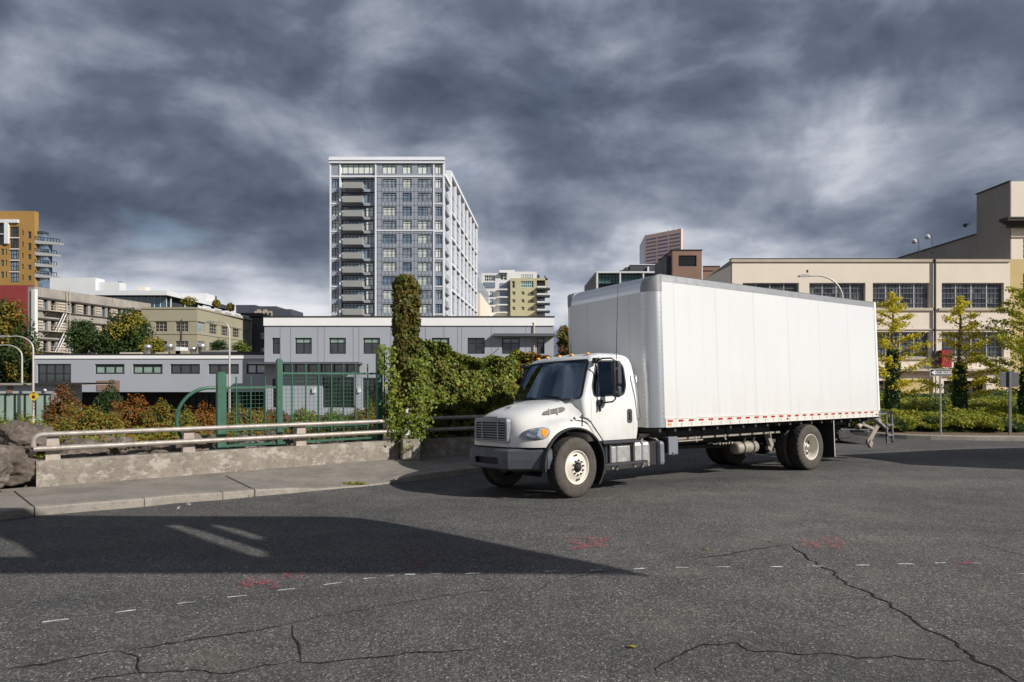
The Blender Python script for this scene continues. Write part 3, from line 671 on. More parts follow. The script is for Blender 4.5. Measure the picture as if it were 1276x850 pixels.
# bumper
def bumper_shape(e, z0, z1, zi):
    pl = [(.19, -2.27), (.21, -2.34), (.70, -2.795), (.80, -2.82), (CW, -2.86)]
    full = pl+[(2*CW-a, b) for a, b in pl[::-1][1:]]
    mb = MB(); vs = []; k = len(full)
    prof = [(0.06, z0), (-.01, z0+.03), (-.02, (z0+z1)/2), (-.012, z1-.03), (.02, z1), (.10, z1)]
    for a, b in full:
        d = Vector((a-CW, b+1.9)).normalized()
        for o_, z_ in prof: vs.append((b-d.y*o_, a-d.x*o_, z_))
    m = len(prof); mb.add(vs, [(i*m+j, (i+1)*m+j, (i+1)*m+j+1, i*m+j+1) for i in range(k-1) for j in range(m-1)])
    return mb
me = solid(bumper_shape(0, .50, .835, 0).mesh(), .03, 0)
cut = MB(); cut.prism(rr_(.92, 1.67, .585, .70, .03), -3.2, -2.6, ax='x')
me = boolean(me, cut.mesh(), 'DIFFERENCE')
pm('bumper_grey', (.075, .082, .100), .5, var=.12, scale=4, bump=.1, bscale=80)
bmp = tl('bumper', me, M['bumper_grey'])
mb = MB(); mb.box(-2.79, -2.72, .86, 1.73, .55, .74); tb('bumper_opening', mb, M['black'], bmp)
for w_ in (.705, 2*CW-.705): mb = MB(); mb.bar((-2.822, w_, .515), (-2.81, w_-.02, .82), .008, .008); tb('bumper_seam', mb, M['black'], bmp)
mb = MB(); mb.box(-2.66, -2.34, .62, 1.97, .78, .90); mb.box(-2.6, -2.2, .62, 1.97, .45, .79); tb('bumper_mount', mb, M['black'])

# ---- cab
LV = [  # z, centre s of the front, set-back at the corner, half width, rear s, front corner radius
 (.93, -1.46, .06, 1.05, -.20, .06), (1.10, -1.52, .06, 1.075, -.19, .06), (1.35, -1.62, .10, 1.08, -.185, .07), (1.60, -1.68, .13, 1.078, -.19, .08),
 (1.66, -1.67, .13, 1.075, -.19, .08), (1.75, -1.63, .13, 1.068, -.195, .08), (1.95, -1.545, .13, 1.045, -.20, .08), (2.15, -1.46, .13, 1.015, -.21, .085),
 (2.30, -1.395, .13, .985, -.225, .09), (2.39, -1.35, .13, .955, -.25, .10), (2.445, -1.30, .13, .915, -.28, .12), (2.485, -1.20, .12, .85, -.34, .14), (2.515, -1.05, .10, .74, -.43, .15), (2.535, -.85, .06, .50, -.55, .15)]
def outline(lv, e=0):
    z_, sf, bl, U, sr, rc = lv; sf -= e; U += e; sr += e; h = []
    NF, NC, NS = 10, 6, 10
    for i in range(NF): q = i/NF; h.append(((U-rc)*q, sf+bl*q*q))
    cs_ = (U-rc, sf+bl)
    for i in range(NC+1): a = math.pi/2*i/NC; h.append((cs_[0]+rc*math.sin(a), cs_[1]+rc*(1-math.cos(a))))
    s0 = cs_[1]+rc
    for i in range(1, NS): h.append((U, s0+(sr-.07-s0)*i/NS))
    for i in range(NC+1): a = math.pi/2*i/NC; h.append((U-.07*(1-math.cos(a)), sr-.07+.07*math.sin(a)))
    for i in range(1, 6): h.append(((U-.07)*(1-i/5), sr))
    return [(s_, CW-u, z_) for u, s_ in h]+[(s_, CW+u, z_) for u, s_ in h[-2:0:-1]]
def cab_skin(e=0):
    mb = MB(); rows = [outline(l, e) for l in LV]; n = len(rows[0]); vs = [p for r in rows for p in r]
    mb.add(vs, [(i*n+j, i*n+(j+1) % n, (i+1)*n+(j+1) % n, (i+1)*n+j) for i in range(len(rows)-1) for j in range(n)], 0, True)
    mb.add(rows[-1]+[(-.75, CW, 2.542+e)], [(j, (j+1) % n, n) for j in range(n)], 0, True)
    return mb.mesh(merge=True)
def shell(th=.04, e=0, mo=0):
    me = cab_skin(e); me.materials.clear(); return solid(me, th, -1, mo)
ws = rounded([(CW-.995, 1.685), (CW+.995, 1.685), (CW+.875, 2.375), (CW-.875, 2.375)], .10, 5)
ws2 = grow(ws, .045)
sw = rounded([(-1.275, 1.715), (-1.285, 1.90), (-1.115, 2.345), (-.60, 2.36), (-.485, 2.27), (-.485, 1.90), (-.56, 1.74)], .07, 4); sw2 = grow(sw, .022)
dr = rounded([(-1.345, 1.20), (-1.345, 1.78), (-1.13, 2.405), (-.40, 2.42), (-.335, 2.30), (-.335, .925), (-1.05, .925)], .03, 2); dr2 = grow(dr, .007)
def pr_x(poly, a=-2.6, b=-.95): m_ = MB(); m_.prism(poly, a, b, ax='x'); return m_.mesh()
def pr_y(poly, a=-1, b=4): m_ = MB(); m_.prism(poly, a, b, ax='y'); return m_.mesh()
sh = shell(.04, 0, 1)
sh.materials.append(M['truck_white']); sh.materials.append(M['cab_inside'])
body = boolean(sh, pr_x(ws), 'DIFFERENCE'); body = boolean(body, pr_y(sw), 'DIFFERENCE')
rwin = rounded([(CW-.78, 1.78), (CW+.78, 1.78), (CW+.78, 2.28), (CW-.78, 2.28)], .06, 3)
body = boolean(body, pr_x(rwin, -.5, .1), 'DIFFERENCE')
door = boolean(body, pr_y(dr), 'INTERSECT'); body = boolean(body, pr_y(dr2), 'DIFFERENCE')
def split_side(me):
    out_ = []
    for s_ in (0, 1):
        m2 = me.copy(); bm = bmesh.new(); bm.from_mesh(m2)
        d = [v_ for v_ in bm.verts if (v_.co.y > CW) == (s_ == 0)]; bmesh.ops.delete(bm, geom=d, context='VERTS'); bm.to_mesh(m2); bm.free(); out_.append(m2)
    return out_
def ml(name, me, mats, parent=None, ang=35):
    me = sharp_by_angle(me, ang); me.materials.clear()
    return tl(name, me, mats, parent)
ml('cab_body', body, [M['truck_white'], M['cab_inside']])
doors = [ml('door', d, [M['truck_white'], M['cab_inside']]) for d in split_side(door)]
# dark jamb behind the door gap
jm = boolean(shell(.03, -.012), pr_y(grow(dr, .03)), 'INTERSECT'); jm = boolean(jm, pr_y(grow(dr, -.03)), 'DIFFERENCE')
for j in split_side(jm): ml('door_seal', j, [M['black']])
gl = boolean(shell(.006, -.008), pr_x(ws2), 'INTERSECT'); ml('windshield', gl, [M['truck_glass']], ang=60)
gk = boolean(shell(.02, .003), pr_x(ws2), 'INTERSECT'); gk = boolean(gk, pr_x(grow(ws, -.012)), 'DIFFERENCE'); ml('windshield_gasket', gk, [M['black']])
gs_ = boolean(shell(.006, -.010), pr_y(sw2), 'INTERSECT')
gk = boolean(shell(.02, .0025), pr_y(sw2), 'INTERSECT'); gk = boolean(gk, pr_y(grow(sw, -.008)), 'DIFFERENCE')
for d, a, b in zip(doors, split_side(gs_), split_side(gk)):
    ml('door_window', a, [M['truck_glass']], d, 60); ml('window_gasket', b, [M['black']], d)
rg = boolean(shell(.006, -.01), pr_x(grow(rwin, .02), -.5, .1), 'INTERSECT'); ml('rear_window', rg, [M['truck_glass']], ang=60)
for side, d in enumerate(doors):
    def mw(v_): return v_ if side == 0 else 2*CW-v_
    mb = MB(); mb.bar((-1.165, mw(.213), 1.73), (-1.13, mw(.285), 2.33), .022, .022); tb('window_divider', mb, M['chrome'], d)
    mb = MB(); mb.prism(rounded([(-.495, 1.22), (-.365, 1.22), (-.365, 1.48), (-.495, 1.48)], .055, 4), mw(.212), mw(.222), ax='y'); h_ = tb('door_handle', mb, M['plastic_dark'], d)
    mb = MB(); mb.box(-.447, -.403, mw(.198), mw(.214), 1.28, 1.43, 0, .01); tb('handle_lever', mb, M['black'], h_)
    mb = MB(); mb.tube([(-.30, mw(.21), 2.12), (-.30, mw(.165), 2.08), (-.26, mw(.16), 1.75), (-.215, mw(.165), 1.33), (-.22, mw(.21), 1.27)], .014, 8); tb('grab_handle', mb, M['chrome'])
    # mirror
    mb = MB(); mb.tube([(-1.20, mw(.27), 2.35), (-1.19, mw(.05), 2.375), (-1.12, mw(-.06), 2.375), (-1.075, mw(-.10), 2.345), (-1.07, mw(-.10), 1.66), (-1.11, mw(-.07), 1.615), (-1.17, mw(.10), 1.60), (-1.17, mw(.21), 1.60)], .015, 10)
    mr = tb('mirror_arm', mb, M['black'])
    mb = MB(); mb.box(-1.25, -1.16, mw(.18), mw(.29), 2.30, 2.40, 0, .02); tb('mirror_bracket', mb, M['black'], mr); mb = MB(); mb.box(-1.22, -1.12, mw(.15), mw(.235), 1.55, 1.655, 0, .015); mb.bar((-1.17, mw(.20), 1.58), (-1.15, mw(.21), 1.45), .03, .03); tb('mirror_bracket', mb, M['black'], mr)
    mb = MB(); mb.box(-1.02, -.93, mw(-.13), mw(.06), 1.905, 2.335, 0, .04); tb('mirror', mb, M['plastic_dark'], mr)
    mb = MB(); mb.box(-1.02, -.92, mw(-.13), mw(.05), 1.69, 1.89, 0, .045); tb('convex_mirror', mb, M['plastic_dark'], mr)
    mb = MB(); mb.box(-.931, -.922, mw(-.11), mw(.04), 1.935, 2.305, 0, .01); tb('mirror_glass', mb, M['chrome'], mr)
    mb = MB(); mb.box(-1.09, -1.0, mw(-.11), mw(-.08), 2.17, 2.21); mb.box(-1.09, -1.0, mw(-.11), mw(-.08), 1.76, 1.80); tb('mirror_clamp', mb, M['black'], mr)
mb = MB(); mb.tube([(-.90, .03, 2.36), (-.86, .035, 2.95), (-.80, .04, 3.72)], [.008, .006, .004], 6); tb('antenna', mb, M['black'])
for w_ in (.55, .93, CW, 2*CW-.93, 2*CW-.55):
    s_ = -1.17 if abs(w_-CW) < .5 else -1.11
    mb = MB(); mb.lathe([(.038, 0), (.038, .01), (.032, .026), (.014, .036), (.001, .038)], (s_, w_, 2.485), Vector((0, 0, 1)), 14); tb('roof_marker_lamp', mb, M['amber'])
for a, b in (((-1.60, .75, 1.70), (-1.53, .95, 1.80)), ((-1.66, 1.55, 1.71), (-1.62, 1.15, 1.74))):
    pass
for w_ in (.62, 1.42):
    mb = MB(); mb.tube([(-1.685+.05*abs(w_-CW), w_, 1.70), (-1.66, w_+.35, 1.745)], .012, 6); mb.bar((-1.675, w_+.05, 1.715), (-1.63, w_+.62, 1.76), .012, .02); mb.lathe([(.025, 0), (.02, .03)], (-1.68, w_, 1.68), Vector((0, 0, 1)), 10, cap=True); tb('wiper', mb, M['black'])
mb = MB(); mb.box(-1.64, -1.50, .42, 2*CW-.42, 1.655, 1.685, 0, .01); tb('cowl_panel', mb, M['plastic_dark'])
# interior
mb = MB(); mb.box(-1.50, -1.15, .27, 2*CW-.27, 1.35, 1.66, 0, .05); tb('dashboard', mb, M['cab_inside'])
mb = MB(); mb.box(-1.3, -.24, .28, 2*CW-.28, .97, 1.02); tb('cab_floor', mb, M['cab_inside'])
pm('seat_grey', (.13, .14, .16), .9)
for w_ in (.62, 1.97):
    mb = MB(); mb.box(-.92, -.42, w_-.24, w_+.24, 1.25, 1.42, 0, .06); mb.box(-.48, -.34, w_-.23, w_+.23, 1.40, 2.05, 0, .06); mb.box(-.48, -.38, w_-.13, w_+.13, 2.06, 2.25, 0, .05); tb('seat', mb, M['seat_grey'])
mb = MB(); wc = Vector((-1.08, .66, 1.72)); ax_ = Vector((.45, 0, .9)).normalized(); rg_ = ring(wc, ax_, .22, 24); mb.tube(rg_+[rg_[0]], .014, 8, cap=False)
for q in (0, 8, 16): mb.tube([wc, rg_[q]], .012, 6)
mb.tube([wc, wc-ax_*.3], .03, 8); tb('steering_wheel', mb, M['plastic_dark'])
pm('visor', (.35, .35, .35), .8)
for w_ in (.75, 1.85): mb = MB(); mb.box(-1.15, -1.10, w_-.28, w_+.28, 2.20, 2.36, 0, .01); tb('sun_visor', mb, M['cab_inside'])
# ================================================================== GROUND, STREET, WALL, RAILS
def struct(o, name=None): o['kind'] = 'structure'; return o
TD, ND = Vector((math.cos(TH), math.sin(TH))), Vector((-math.sin(TH), math.cos(TH)))
def sm(x, a, b):
    q = min(1, max(0, (x-a)/(b-a))); return q*q*(3-2*q)
def hz(x, y):            # the road falls slightly toward the far kerb under the truck
    r_ = Vector((x-TX0, y-TY0)); s_ = r_.dot(TD); w_ = r_.dot(ND)
    f = sm(s_, -6, -2.8)*(1-sm(s_, 9, 14))
    d = -.045*min(max(w_, 0), 2.9)*(1-.75*sm(w_, 2.7, 4.6))
    e = -.007*min(max(s_, -3), 8)*(1-sm(w_, 2.7, 6))*sm(w_, -4, -.2)
    return (d+e)*f
def GPH(x, y, h=0.0):
    z = 0
    for _ in range(4): p = GP(x, y, z+h); z = hz(p.x, p.y)
    return Vector((p.x, p.y, z))
WU = Vector((.805, .594))
WA, WB_ = Vector((-8.29, 11.90)), Vector((-2.64, 16.07))
W2A = Vector((-2.64, 16.30)); W2U = Vector((.866, .5)); W2B = W2A+W2U*4.9
kp = [(-420, 686, .13), (-200, 666, .13), (0, 648, .13), (43, 643, .13), (120, 636.5, .13), (180, 631.6, .13), (215, 627.5, .13), (276, 623, .12), (320, 618.5, .115), (362, 614.8, .09), (395, 611.5, .035), (450, 606.6, .02), (483, 603.2, .03), (500, 601.2, .10), (513, 600, .13), (555, 594.5, .13), (598, 589, .13)]
KP = []
for x, y, h in kp: p = GPH(x, y); KP.append((p.x, p.y, p.z, h))
for x, y in ((.6, 15.9), (2.2, 17.6), (3.2, 19.5), (3.6, 22), (3.6, 46)): KP.append((x, y, hz(x, y), .13))
# road sheet
def beyond(x, y):        # behind the wall line
    p = Vector((x, y))
    if x < WB_.x: q = p-WA; return (q.x*-WU.y+q.y*WU.x) > .10
    if x < W2B.x: q = p-W2A; return (q.x*-W2U.y+q.y*W2U.x) > .10
    if x < 3.0: return y > 19.2
    return False
mb = MB(); x0, x1, y0, y1, st = -24, 60, -14, 47, .5
nx, ny = int((x1-x0)/st), int((y1-y0)/st)
vs = [(x0+i*st, y0+j*st, hz(x0+i*st, y0+j*st)) for j in range(ny+1) for i in range(nx+1)]
fs = [(j*(nx+1)+i, j*(nx+1)+i+1, (j+1)*(nx+1)+i+1, (j+1)*(nx+1)+i) for j in range(ny) for i in range(nx) if not beyond(x0+i*st+st/2, y0+j*st+st/2)]
mb.add(vs, fs, 0, True); struct(mb.build('road', M['asphalt']))
# far terrain: one sheet to the horizon, lower beyond the wall
def th_(x, y):
    base = -.35
    if beyond(x, y) and x < 4:
        q = (Vector((x, y))-WA); d = q.x*-WU.y+q.y*WU.x
        base = .25-1.5*sm(d, 3, 16)+.10*noise.noise(Vector((x*.5, y*.5, 0)))
    if y > 60: base = -1.3
    return base
mb = MB(); gx = [-1500, -600, -250, -120]+[-80+i*4 for i in range(12)]+[-32+i*.8 for i in range(51)]+[10, 14, 20, 40, 80, 160, 400, 900, 1500]
gy = [-300, -60, -20, 0, 5]+[8+i*.8 for i in range(40)]+[42, 46, 50, 56, 62, 70, 90, 140, 220, 400, 700, 1200, 2200]
vs = [(x, y, th_(x, y) if not (x > 8 and y < 60) else -.35) for y in gy for x in gx]; n = len(gx)
mb.add(vs, [(j*n+i, j*n+i+1, (j+1)*n+i+1, (j+1)*n+i) for j in range(len(gy)-1) for i in range(n-1)], 0, True)
struct(mb.build('ground', M['soil']))
def resample(pts, n):
    P_ = [Vector(p) for p in pts]; L = [0]
    for a, b in zip(P_, P_[1:]): L.append(L[-1]+(b-a).length)
    out_ = []
    for k in range(n):
        t_ = L[-1]*k/(n-1)
        for i in range(len(P_)-1):
            if t_ <= L[i+1]+1e-9: out_.append(P_[i].lerp(P_[i+1], (t_-L[i])/max(1e-9, L[i+1]-L[i]))); break
    return out_
def perp(P_, i):
    a = P_[max(0, i-1)]; b = P_[min(len(P_)-1, i+1)]; d = Vector((b.x-a.x, b.y-a.y)).normalized(); return Vector((-d.y, d.x))
# kerb
KQ = [Vector((x, y, z)) for x, y, z, h in KP]; KH = [h for *_, h in KP]
mb = MB(); vs = []
for i, p in enumerate(KQ):
    n_ = perp(KQ, i); h = KH[i]
    for o_, z_ in ((0, -.35), (0, h-.02), (.02, h), (.16, h+.002), (.16, -.35)): vs.append((p.x+n_.x*o_, p.y+n_.y*o_, p.z+z_))
mb.add(vs, [(i*5+j, (i+1)*5+j, (i+1)*5+j+1, i*5+j+1) for i in range(len(KQ)-1) for j in range(4)])
# joints
mb2 = MB()
struct(mb.build('kerb', M['kerb']))
# sidewalk between kerb and wall foot
inner = []
for i, p in enumerate(KQ):
    n_ = perp(KQ, i); inner.append(Vector((p.x+n_.x*.165, p.y+n_.y*.165, p.z+KH[i]-.004)))
wallfoot = [Vector((-22, 1.8, .13)), Vector((-12, 9.16, .13)), Vector((WA.x, WA.y, .13)), Vector((WB_.x, WB_.y, .13)), Vector((W2A.x+.5, W2A.y+.2, .10)), Vector((W2B.x, W2B.y, .08)), Vector((W2B.x+.3, W2B.y+2, .08)), Vector((W2B.x+.3, 46, .08))]
A_ = inner; mb = MB(); vs = []
for p in A_:      # nearest point on the wall polyline in the direction roughly perpendicular to the kerb
    best = None
    for a, b in zip(wallfoot, wallfoot[1:]):
        ab = b-a; t_ = min(1, max(0, ((p.x-a.x)*ab.x+(p.y-a.y)*ab.y)/(ab.x**2+ab.y**2))); q = a+ab*t_; d = (Vector((q.x, q.y))-Vector((p.x, p.y))).length
        if best is None or d < best[0]: best = (d, q)
    q = best[1]; n_ = Vector((q.x-p.x, q.y-p.y)).normalized()
    for k in range(5): r_ = p.lerp(q, k/4); vs.append((r_.x, r_.y, r_.z+(0 if k else 0)))
    vs.append((q.x+n_.x*.12, q.y+n_.y*.12, q.z))
mb.add(vs, [(i*6+j, (i+1)*6+j, (i+1)*6+j+1, i*6+j+1) for i in range(len(A_)-1) for j in range(5)], 0, True)
struct(mb.build('sidewalk', M['sidewalk']))
# kerb joints
def kerb_joint(px_x, py, wd=.012):
    p = GPH(px_x, py); best = min(range(len(KQ)-1), key=lambda i: (KQ[i]-p).length+(KQ[i+1]-p).length); a, b = KQ[best], KQ[best+1]
    t_ = max(0, min(1, (p-a).dot(b-a)/(b-a).length_squared)); q = a.lerp(b, t_); h = KH[best]*(1-t_)+KH[best+1]*t_; u = (b-a).normalized(); n_ = Vector((-u.y, u.x, 0))
    mb = MB(); vs = []
    for o_, z_ in ((-.003, 0), (-.003, h-.02), (.018, h+.003), (.17, h+.004), (1.9 if wd > .02 else .17, .137)):
        for s_ in (-wd/2, wd/2): c = q+u*s_+n_*o_; vs.append((c.x, c.y, q.z+z_ if o_ < .5 else .139))
    mb.add(vs, [(2*i, 2*i+1, 2*i+3, 2*i+2) for i in range(4)]); o = mb.build('kerb_joint', M['crack_j']); o['kind'] = 'structure'
t = NT('crack_j'); t.col((.035, .03, .026)); t.set(.95)
for x_, y_ in ((43, 643), (180, 631.6), (278, 623), (318, 619), (-120, 659)): kerb_joint(x_, y_, .0205 if x_ in (43, 318) else .010)
# sidewalk joints: thin dark grooves laid 4 mm above the slabs
def side_z(x, y): return .135
def groove(name, pts, wd, mat, dz=.004, hf=None, jit=0.0, taper=True, seg=.12, kind='structure'):
    P_ = []
    for a, b in zip(pts, pts[1:]):
        a = Vector(a); b = Vector(b); k = max(1, int((b-a).length/seg))
        for i in range(k): P_.append(a.lerp(b, i/k))
    P_.append(Vector(pts[-1])); vs = []; rn = random.Random(len(P_)*7+int(pts[0][0]*100))
    off = 0; n = len(P_)
    for i, p in enumerate(P_):
        nn = perp([Vector((q.x, q.y, 0)) for q in P_], i); off = off*.82+rn.uniform(-jit, jit)*1.7; ww = wd*.62*(.45+1.0*rn.random())
        if taper: ww *= min(1, .25+min(i, n-1-i)/6)
        for s_ in (-ww/2, ww/2):
            x, y = p.x+nn.x*(s_+off), p.y+nn.y*(s_+off); z = hf(x, y) if hf else p.z
            vs.append((x, y, z+dz))
    mb = MB(); mb.add(vs, [(2*i, 2*i+1, 2*i+3, 2*i+2) for i in range(n-1)]); o = mb.build(name, mat); o['kind'] = kind; return o
t = NT('crack'); t.col(t.ramp(t.noise(12, 4, .7), [(.4, (.014, .013, .012)), (.7, (.05, .045, .04))])); t.set(.95, 0, .1)
t = NT('crack_soft'); t.col((.045, .038, .032)); t.set(.95, 0, .1)
def gxy(x, y): p = GPH(x, y); return (p.x, p.y)
def road_line(name, pix, wd, mat, jit=.01, dz=.004, seg=.045): return groove(name, [gxy(*p) for p in pix], wd, mat, dz, hz, jit, seg=seg)
c3 = lambda a: [(x/1.994, 640+y/1.994) for x, y in a]; c4 = lambda a: [(640+x/2.006, 590+y/2.006) for x, y in a]
road_line('road_crack', c3([(0, 392), (120, 372), (230, 353), (295, 345)]), .035, M['crack'], .012)
road_line('road_crack', c3([(295, 345), (450, 318), (560, 300), (690, 282), (730, 272)]), .030, M['crack'], .012)
road_line('road_crack', c3([(730, 272), (860, 245), (1000, 222), (1180, 195), (1270, 182)]), .016, M['crack_soft'], .012)
road_line('road_crack', c3([(295, 345), (325, 360), (338, 402)]), .03, M['crack'], .010, seg=.06)
road_line('road_crack', c3([(720, 278), (742, 320), (735, 355), (745, 370)]), .034, M['crack'], .010, seg=.06)
road_line('road_crack', c3([(150, 440), (240, 412), (330, 402), (510, 388), (535, 398), (640, 384), (700, 372), (740, 366)]), .026, M['crack'], .012)
road_line('road_crack', c3([(740, 366), (800, 372), (900, 360), (1040, 345), (1190, 338)]), .030, M['crack'], .010)
road_line('road_crack', c3([(510, 388), (530, 400), (515, 416), (500, 440)]), .02, M['crack'], .010, seg=.06)
road_line('road_crack', c4([(455, 212), (550, 200), (620, 188), (690, 179)]), .03, M['crack'], .012)
road_line('road_crack', c4([(690, 179), (740, 215), (790, 240), (830, 275), (900, 305), (960, 350), (1040, 390), (1100, 430), (1150, 470), (1210, 492), (1290, 530)]), .036, M['crack'], .016)
road_line('road_crack', c4([(355, 505), (365, 482), (420, 450), (470, 435), (560, 425), (590, 440), (640, 445), (720, 452), (790, 450), (860, 462), (960, 462), (1060, 472), (1130, 474)]), .026, M['crack'], .012)
road_line('road_crack', c4([(440, 138), (540, 150), (620, 170), (680, 180)]), .014, M['crack_soft'], .012)
road_line('road_crack', c4([(0, 306), (120, 265), (240, 243), (300, 240)]), .012, M['crack_soft'], .01)
road_line('road_crack', c4([(1150, 170), (1220, 190), (1290, 210)]), .02, M['crack_soft'], .01)
# survey paint
def worn(name, c, lo, hi, sc=70):
    t = NT(name); t.col(c); t.set(.9, 0, .2); tr = t.new('ShaderNodeBsdfTransparent'); ms = t.new('ShaderNodeMixShader')
    a = t.math('MULTIPLY', t.ramp(t.noise(sc, 5, .75), [(lo, 0.0), (hi, 1.0)]), t.ramp(t.noise(9, 4, .6), [(.35, .25), (.6, 1.0)]))
    t.l(a, ms.inputs[0]); t.l(tr.outputs[0], ms.inputs[1]); t.l(t.b.outputs[0], ms.inputs[2]); t.l(ms.outputs[0], t.out.inputs[0])
t = NT('white_line_x'); t.col(t.ramp(t.noise(60, 4, .7), [(.45, (.62, .62, .62)), (.62, (.16, .15, .145))])); t.set(.85)
worn('white_line', (.62, .62, .62), .27, .42)
t = NT('pink_x'); t.col(t.ramp(t.noise(70, 4, .7), [(.46, (.56, .085, .13)), (.60, (.13, .085, .085))])); t.set(.85)
worn('pink_paint', (.46, .10, .13), .46, .62)
t = NT('pink_y'); t.col(t.ramp(t.noise(70, 4, .7), [(.42, (.26, .075, .085)), (.56, (.10, .075, .07))])); t.set(.85)
worn('pink_faded', (.30, .08, .10), .50, .66)
dash = c3([(-6, 283), (105, 271), (170, 263), (287, 247), (338, 240), (440, 225), (487, 219), (565, 209), (613, 204), (690, 192), (733, 187), (804, 178), (848, 172), (903, 163), (935, 160), (958, 157), (980, 154), (1005, 152), (1032, 152), (1070, 151), (1100, 151), (1157, 150), (1192, 149)])[1:]
dash = [dash[i:i+2] for i in range(0, len(dash)-1, 2)]
dash += [c4([(a, b), (c, d)]) for a, b, c, d in ((75, 246, 108, 244), (190, 243, 222, 241), (300, 240, 328, 238), (405, 236, 437, 236), (510, 234, 543, 234), (640, 234, 673, 234), (748, 232, 775, 233), (855, 230, 892, 230), (963, 227, 998, 227), (1053, 225, 1080, 224), (1140, 225, 1166, 225), (1256, 250, 1276, 252))]
for a, b in dash: groove('road_marking', [gxy(*a), gxy(*b)], .048, M['white_line'], .005, hz, .0, taper=False, seg=.1)
def scribble(cx_, cy_, w_, h_, mat, n=9, sd=1):
    rn = random.Random(sd); mb = MB(); 
    for k in range(n):
        ax_ = cx_+rn.uniform(-.5, .5)*w_; ay = cy_+rn.uniform(-.5, .5)*h_; L = rn.uniform(.06, .22)*w_
        pts = [gxy(ax_+L*q/5, ay+rn.uniform(-.12, .12)*h_-.10*h_*q/5) for q in range(6)]
        P_ = [Vector((a, b, 0)) for a, b in pts]; vs = []
        for i, p in enumerate(P_):
            nn = perp(P_, i); ww = .014*(.4+rn.random())
            for s_ in (-ww, ww): vs.append((p.x+nn.x*s_, p.y+nn.y*s_, hz(p.x, p.y)+.006+.0007*k))
        mb.add(vs, [(2*i, 2*i+1, 2*i+3, 2*i+2) for i in range(5)])
    o = mb.build('road_marking', M[mat]); o['kind'] = 'structure'
for i, (x, y, w_, h_, m_) in enumerate(((c3([(640, 178)])[0]+(52, 12, 'pink_paint')), (c3([(725, 158)])[0]+(30, 8, 'pink_paint')), (c3([(1045, 105)])[0]+(60, 16, 'pink_faded')), (c3([(1030, 130)])[0]+(30, 8, 'pink_paint')),
        (c3([(1260, 103)])[0]+(60, 6, 'pink_faded')), (c4([(175, 175)])[0]+(52, 14, 'pink_paint')), (c4([(165, 187)])[0]+(30, 5, 'pink_paint')), (c4([(765, 180)])[0]+(56, 13, 'pink_paint')), (c4([(1125, 226)])[0]+(24, 4, 'pink_paint')),
        (415, 630, 36, 5, 'pink_faded'), (520, 620, 36, 5, 'pink_faded'), (832, 589, 26, 5, 'pink_faded'), (243, 641, 50, 4, 'pink_faded'))):
    scribble(x, y, w_, h_, m_, 38 if w_ > 40 else 20, i+3)
scribble(228, 630, 18, 10, 'white_line', 4, 77)
# island on the right
isl = [(1050, 540), (1075, 542.6), (1102, 545.4), (1130, 547), (1160, 548), (1215, 549), (1276, 549.5), (1500, 551), (1800, 552)]
IQ = [Vector((11.0, 46, 0)), Vector((11.0, 32, 0)), Vector((11.2, 28, 0))]+[GP(x, y) for x, y in isl]
mb = MB(); vs = []
for i, p in enumerate(IQ):
    n_ = perp(IQ, i)
    for o_, z_ in ((0, -.2), (0, .12), (.03, .14), (.30, .142), (.30, 0)): vs.append((p.x+n_.x*o_, p.y+n_.y*o_, z_))
mb.add(vs, [(i*5+j, (i+1)*5+j, (i+1)*5+j+1, i*5+j+1) for i in range(len(IQ)-1) for j in range(4)]); struct(mb.build('kerb', M['kerb']))
poly = [(p.x+perp(IQ, i).x*.29, p.y+perp(IQ, i).y*.29) for i, p in enumerate(IQ)]+[(60, 30), (60, 47.5), (11.29, 47.5)]
mb = MB(); mb.prism(poly, -.1, .125); t = NT('mulch'); n1 = t.noise(30, 5, .75); t.col(t.ramp(n1, [(.3, (.07, .045, .03)), (.5, (.17, .115, .08)), (.7, (.26, .19, .13))])); t.set(.95, 0, .2); t.bump(n1, .8, .03)
struct(mb.build('planting_bed', M['mulch']))

# ---- concrete wall, pier
def wall_seg(a, b, z0, zt0, zt1, th_k, mb, cap=0):
    d = (b-a).normalized(); n_ = Vector((-d.y, d.x)); N = 24; vs = []
    for i in range(N+1):
        p = a.lerp(b, i/N); zt = zt0+(zt1-zt0)*i/N
        for o_, z_ in ((0, z0), (.012, zt-.015), (.03, zt), (th_k-.02, zt), (th_k, zt-.02), (th_k, z0)): vs.append((p.x+n_.x*o_, p.y+n_.y*o_, z_))
    mb.add(vs, [(i*6+j, (i+1)*6+j, (i+1)*6+j+1, i*6+j+1) for i in range(N) for j in range(5)]+[tuple(range(6)), tuple(range(N*6, N*6+6))[::-1]])
mb = MB(); wall_seg(WA, WB_-WU*.02, -.4, .585, .56, .30, mb); gw = mb.build('retaining_wall', M['old_wall'])
tag(gw, 'low weathered concrete wall with pale lime stains left of the ivy column', 'wall')
mb = MB(); wall_seg(W2A, W2B, -.4, .54, .52, .28, mb); gw2 = mb.build('retaining_wall', M['old_wall'])
tag(gw2, 'low concrete wall in shade at the foot of the vine hedge behind the truck', 'wall')
for (t0) in (.33, .62, .86):
    p = WA.lerp(WB_, t0); nn = Vector((WU.y, -WU.x)); groove('wall_joint', [(p.x, p.y), (p.x+.001, p.y+.001)], .01, M['crack']) if False else None
mb = MB(); c = Vector(W3(513, 560, 15.75)); q = Vector((c.x, c.y))
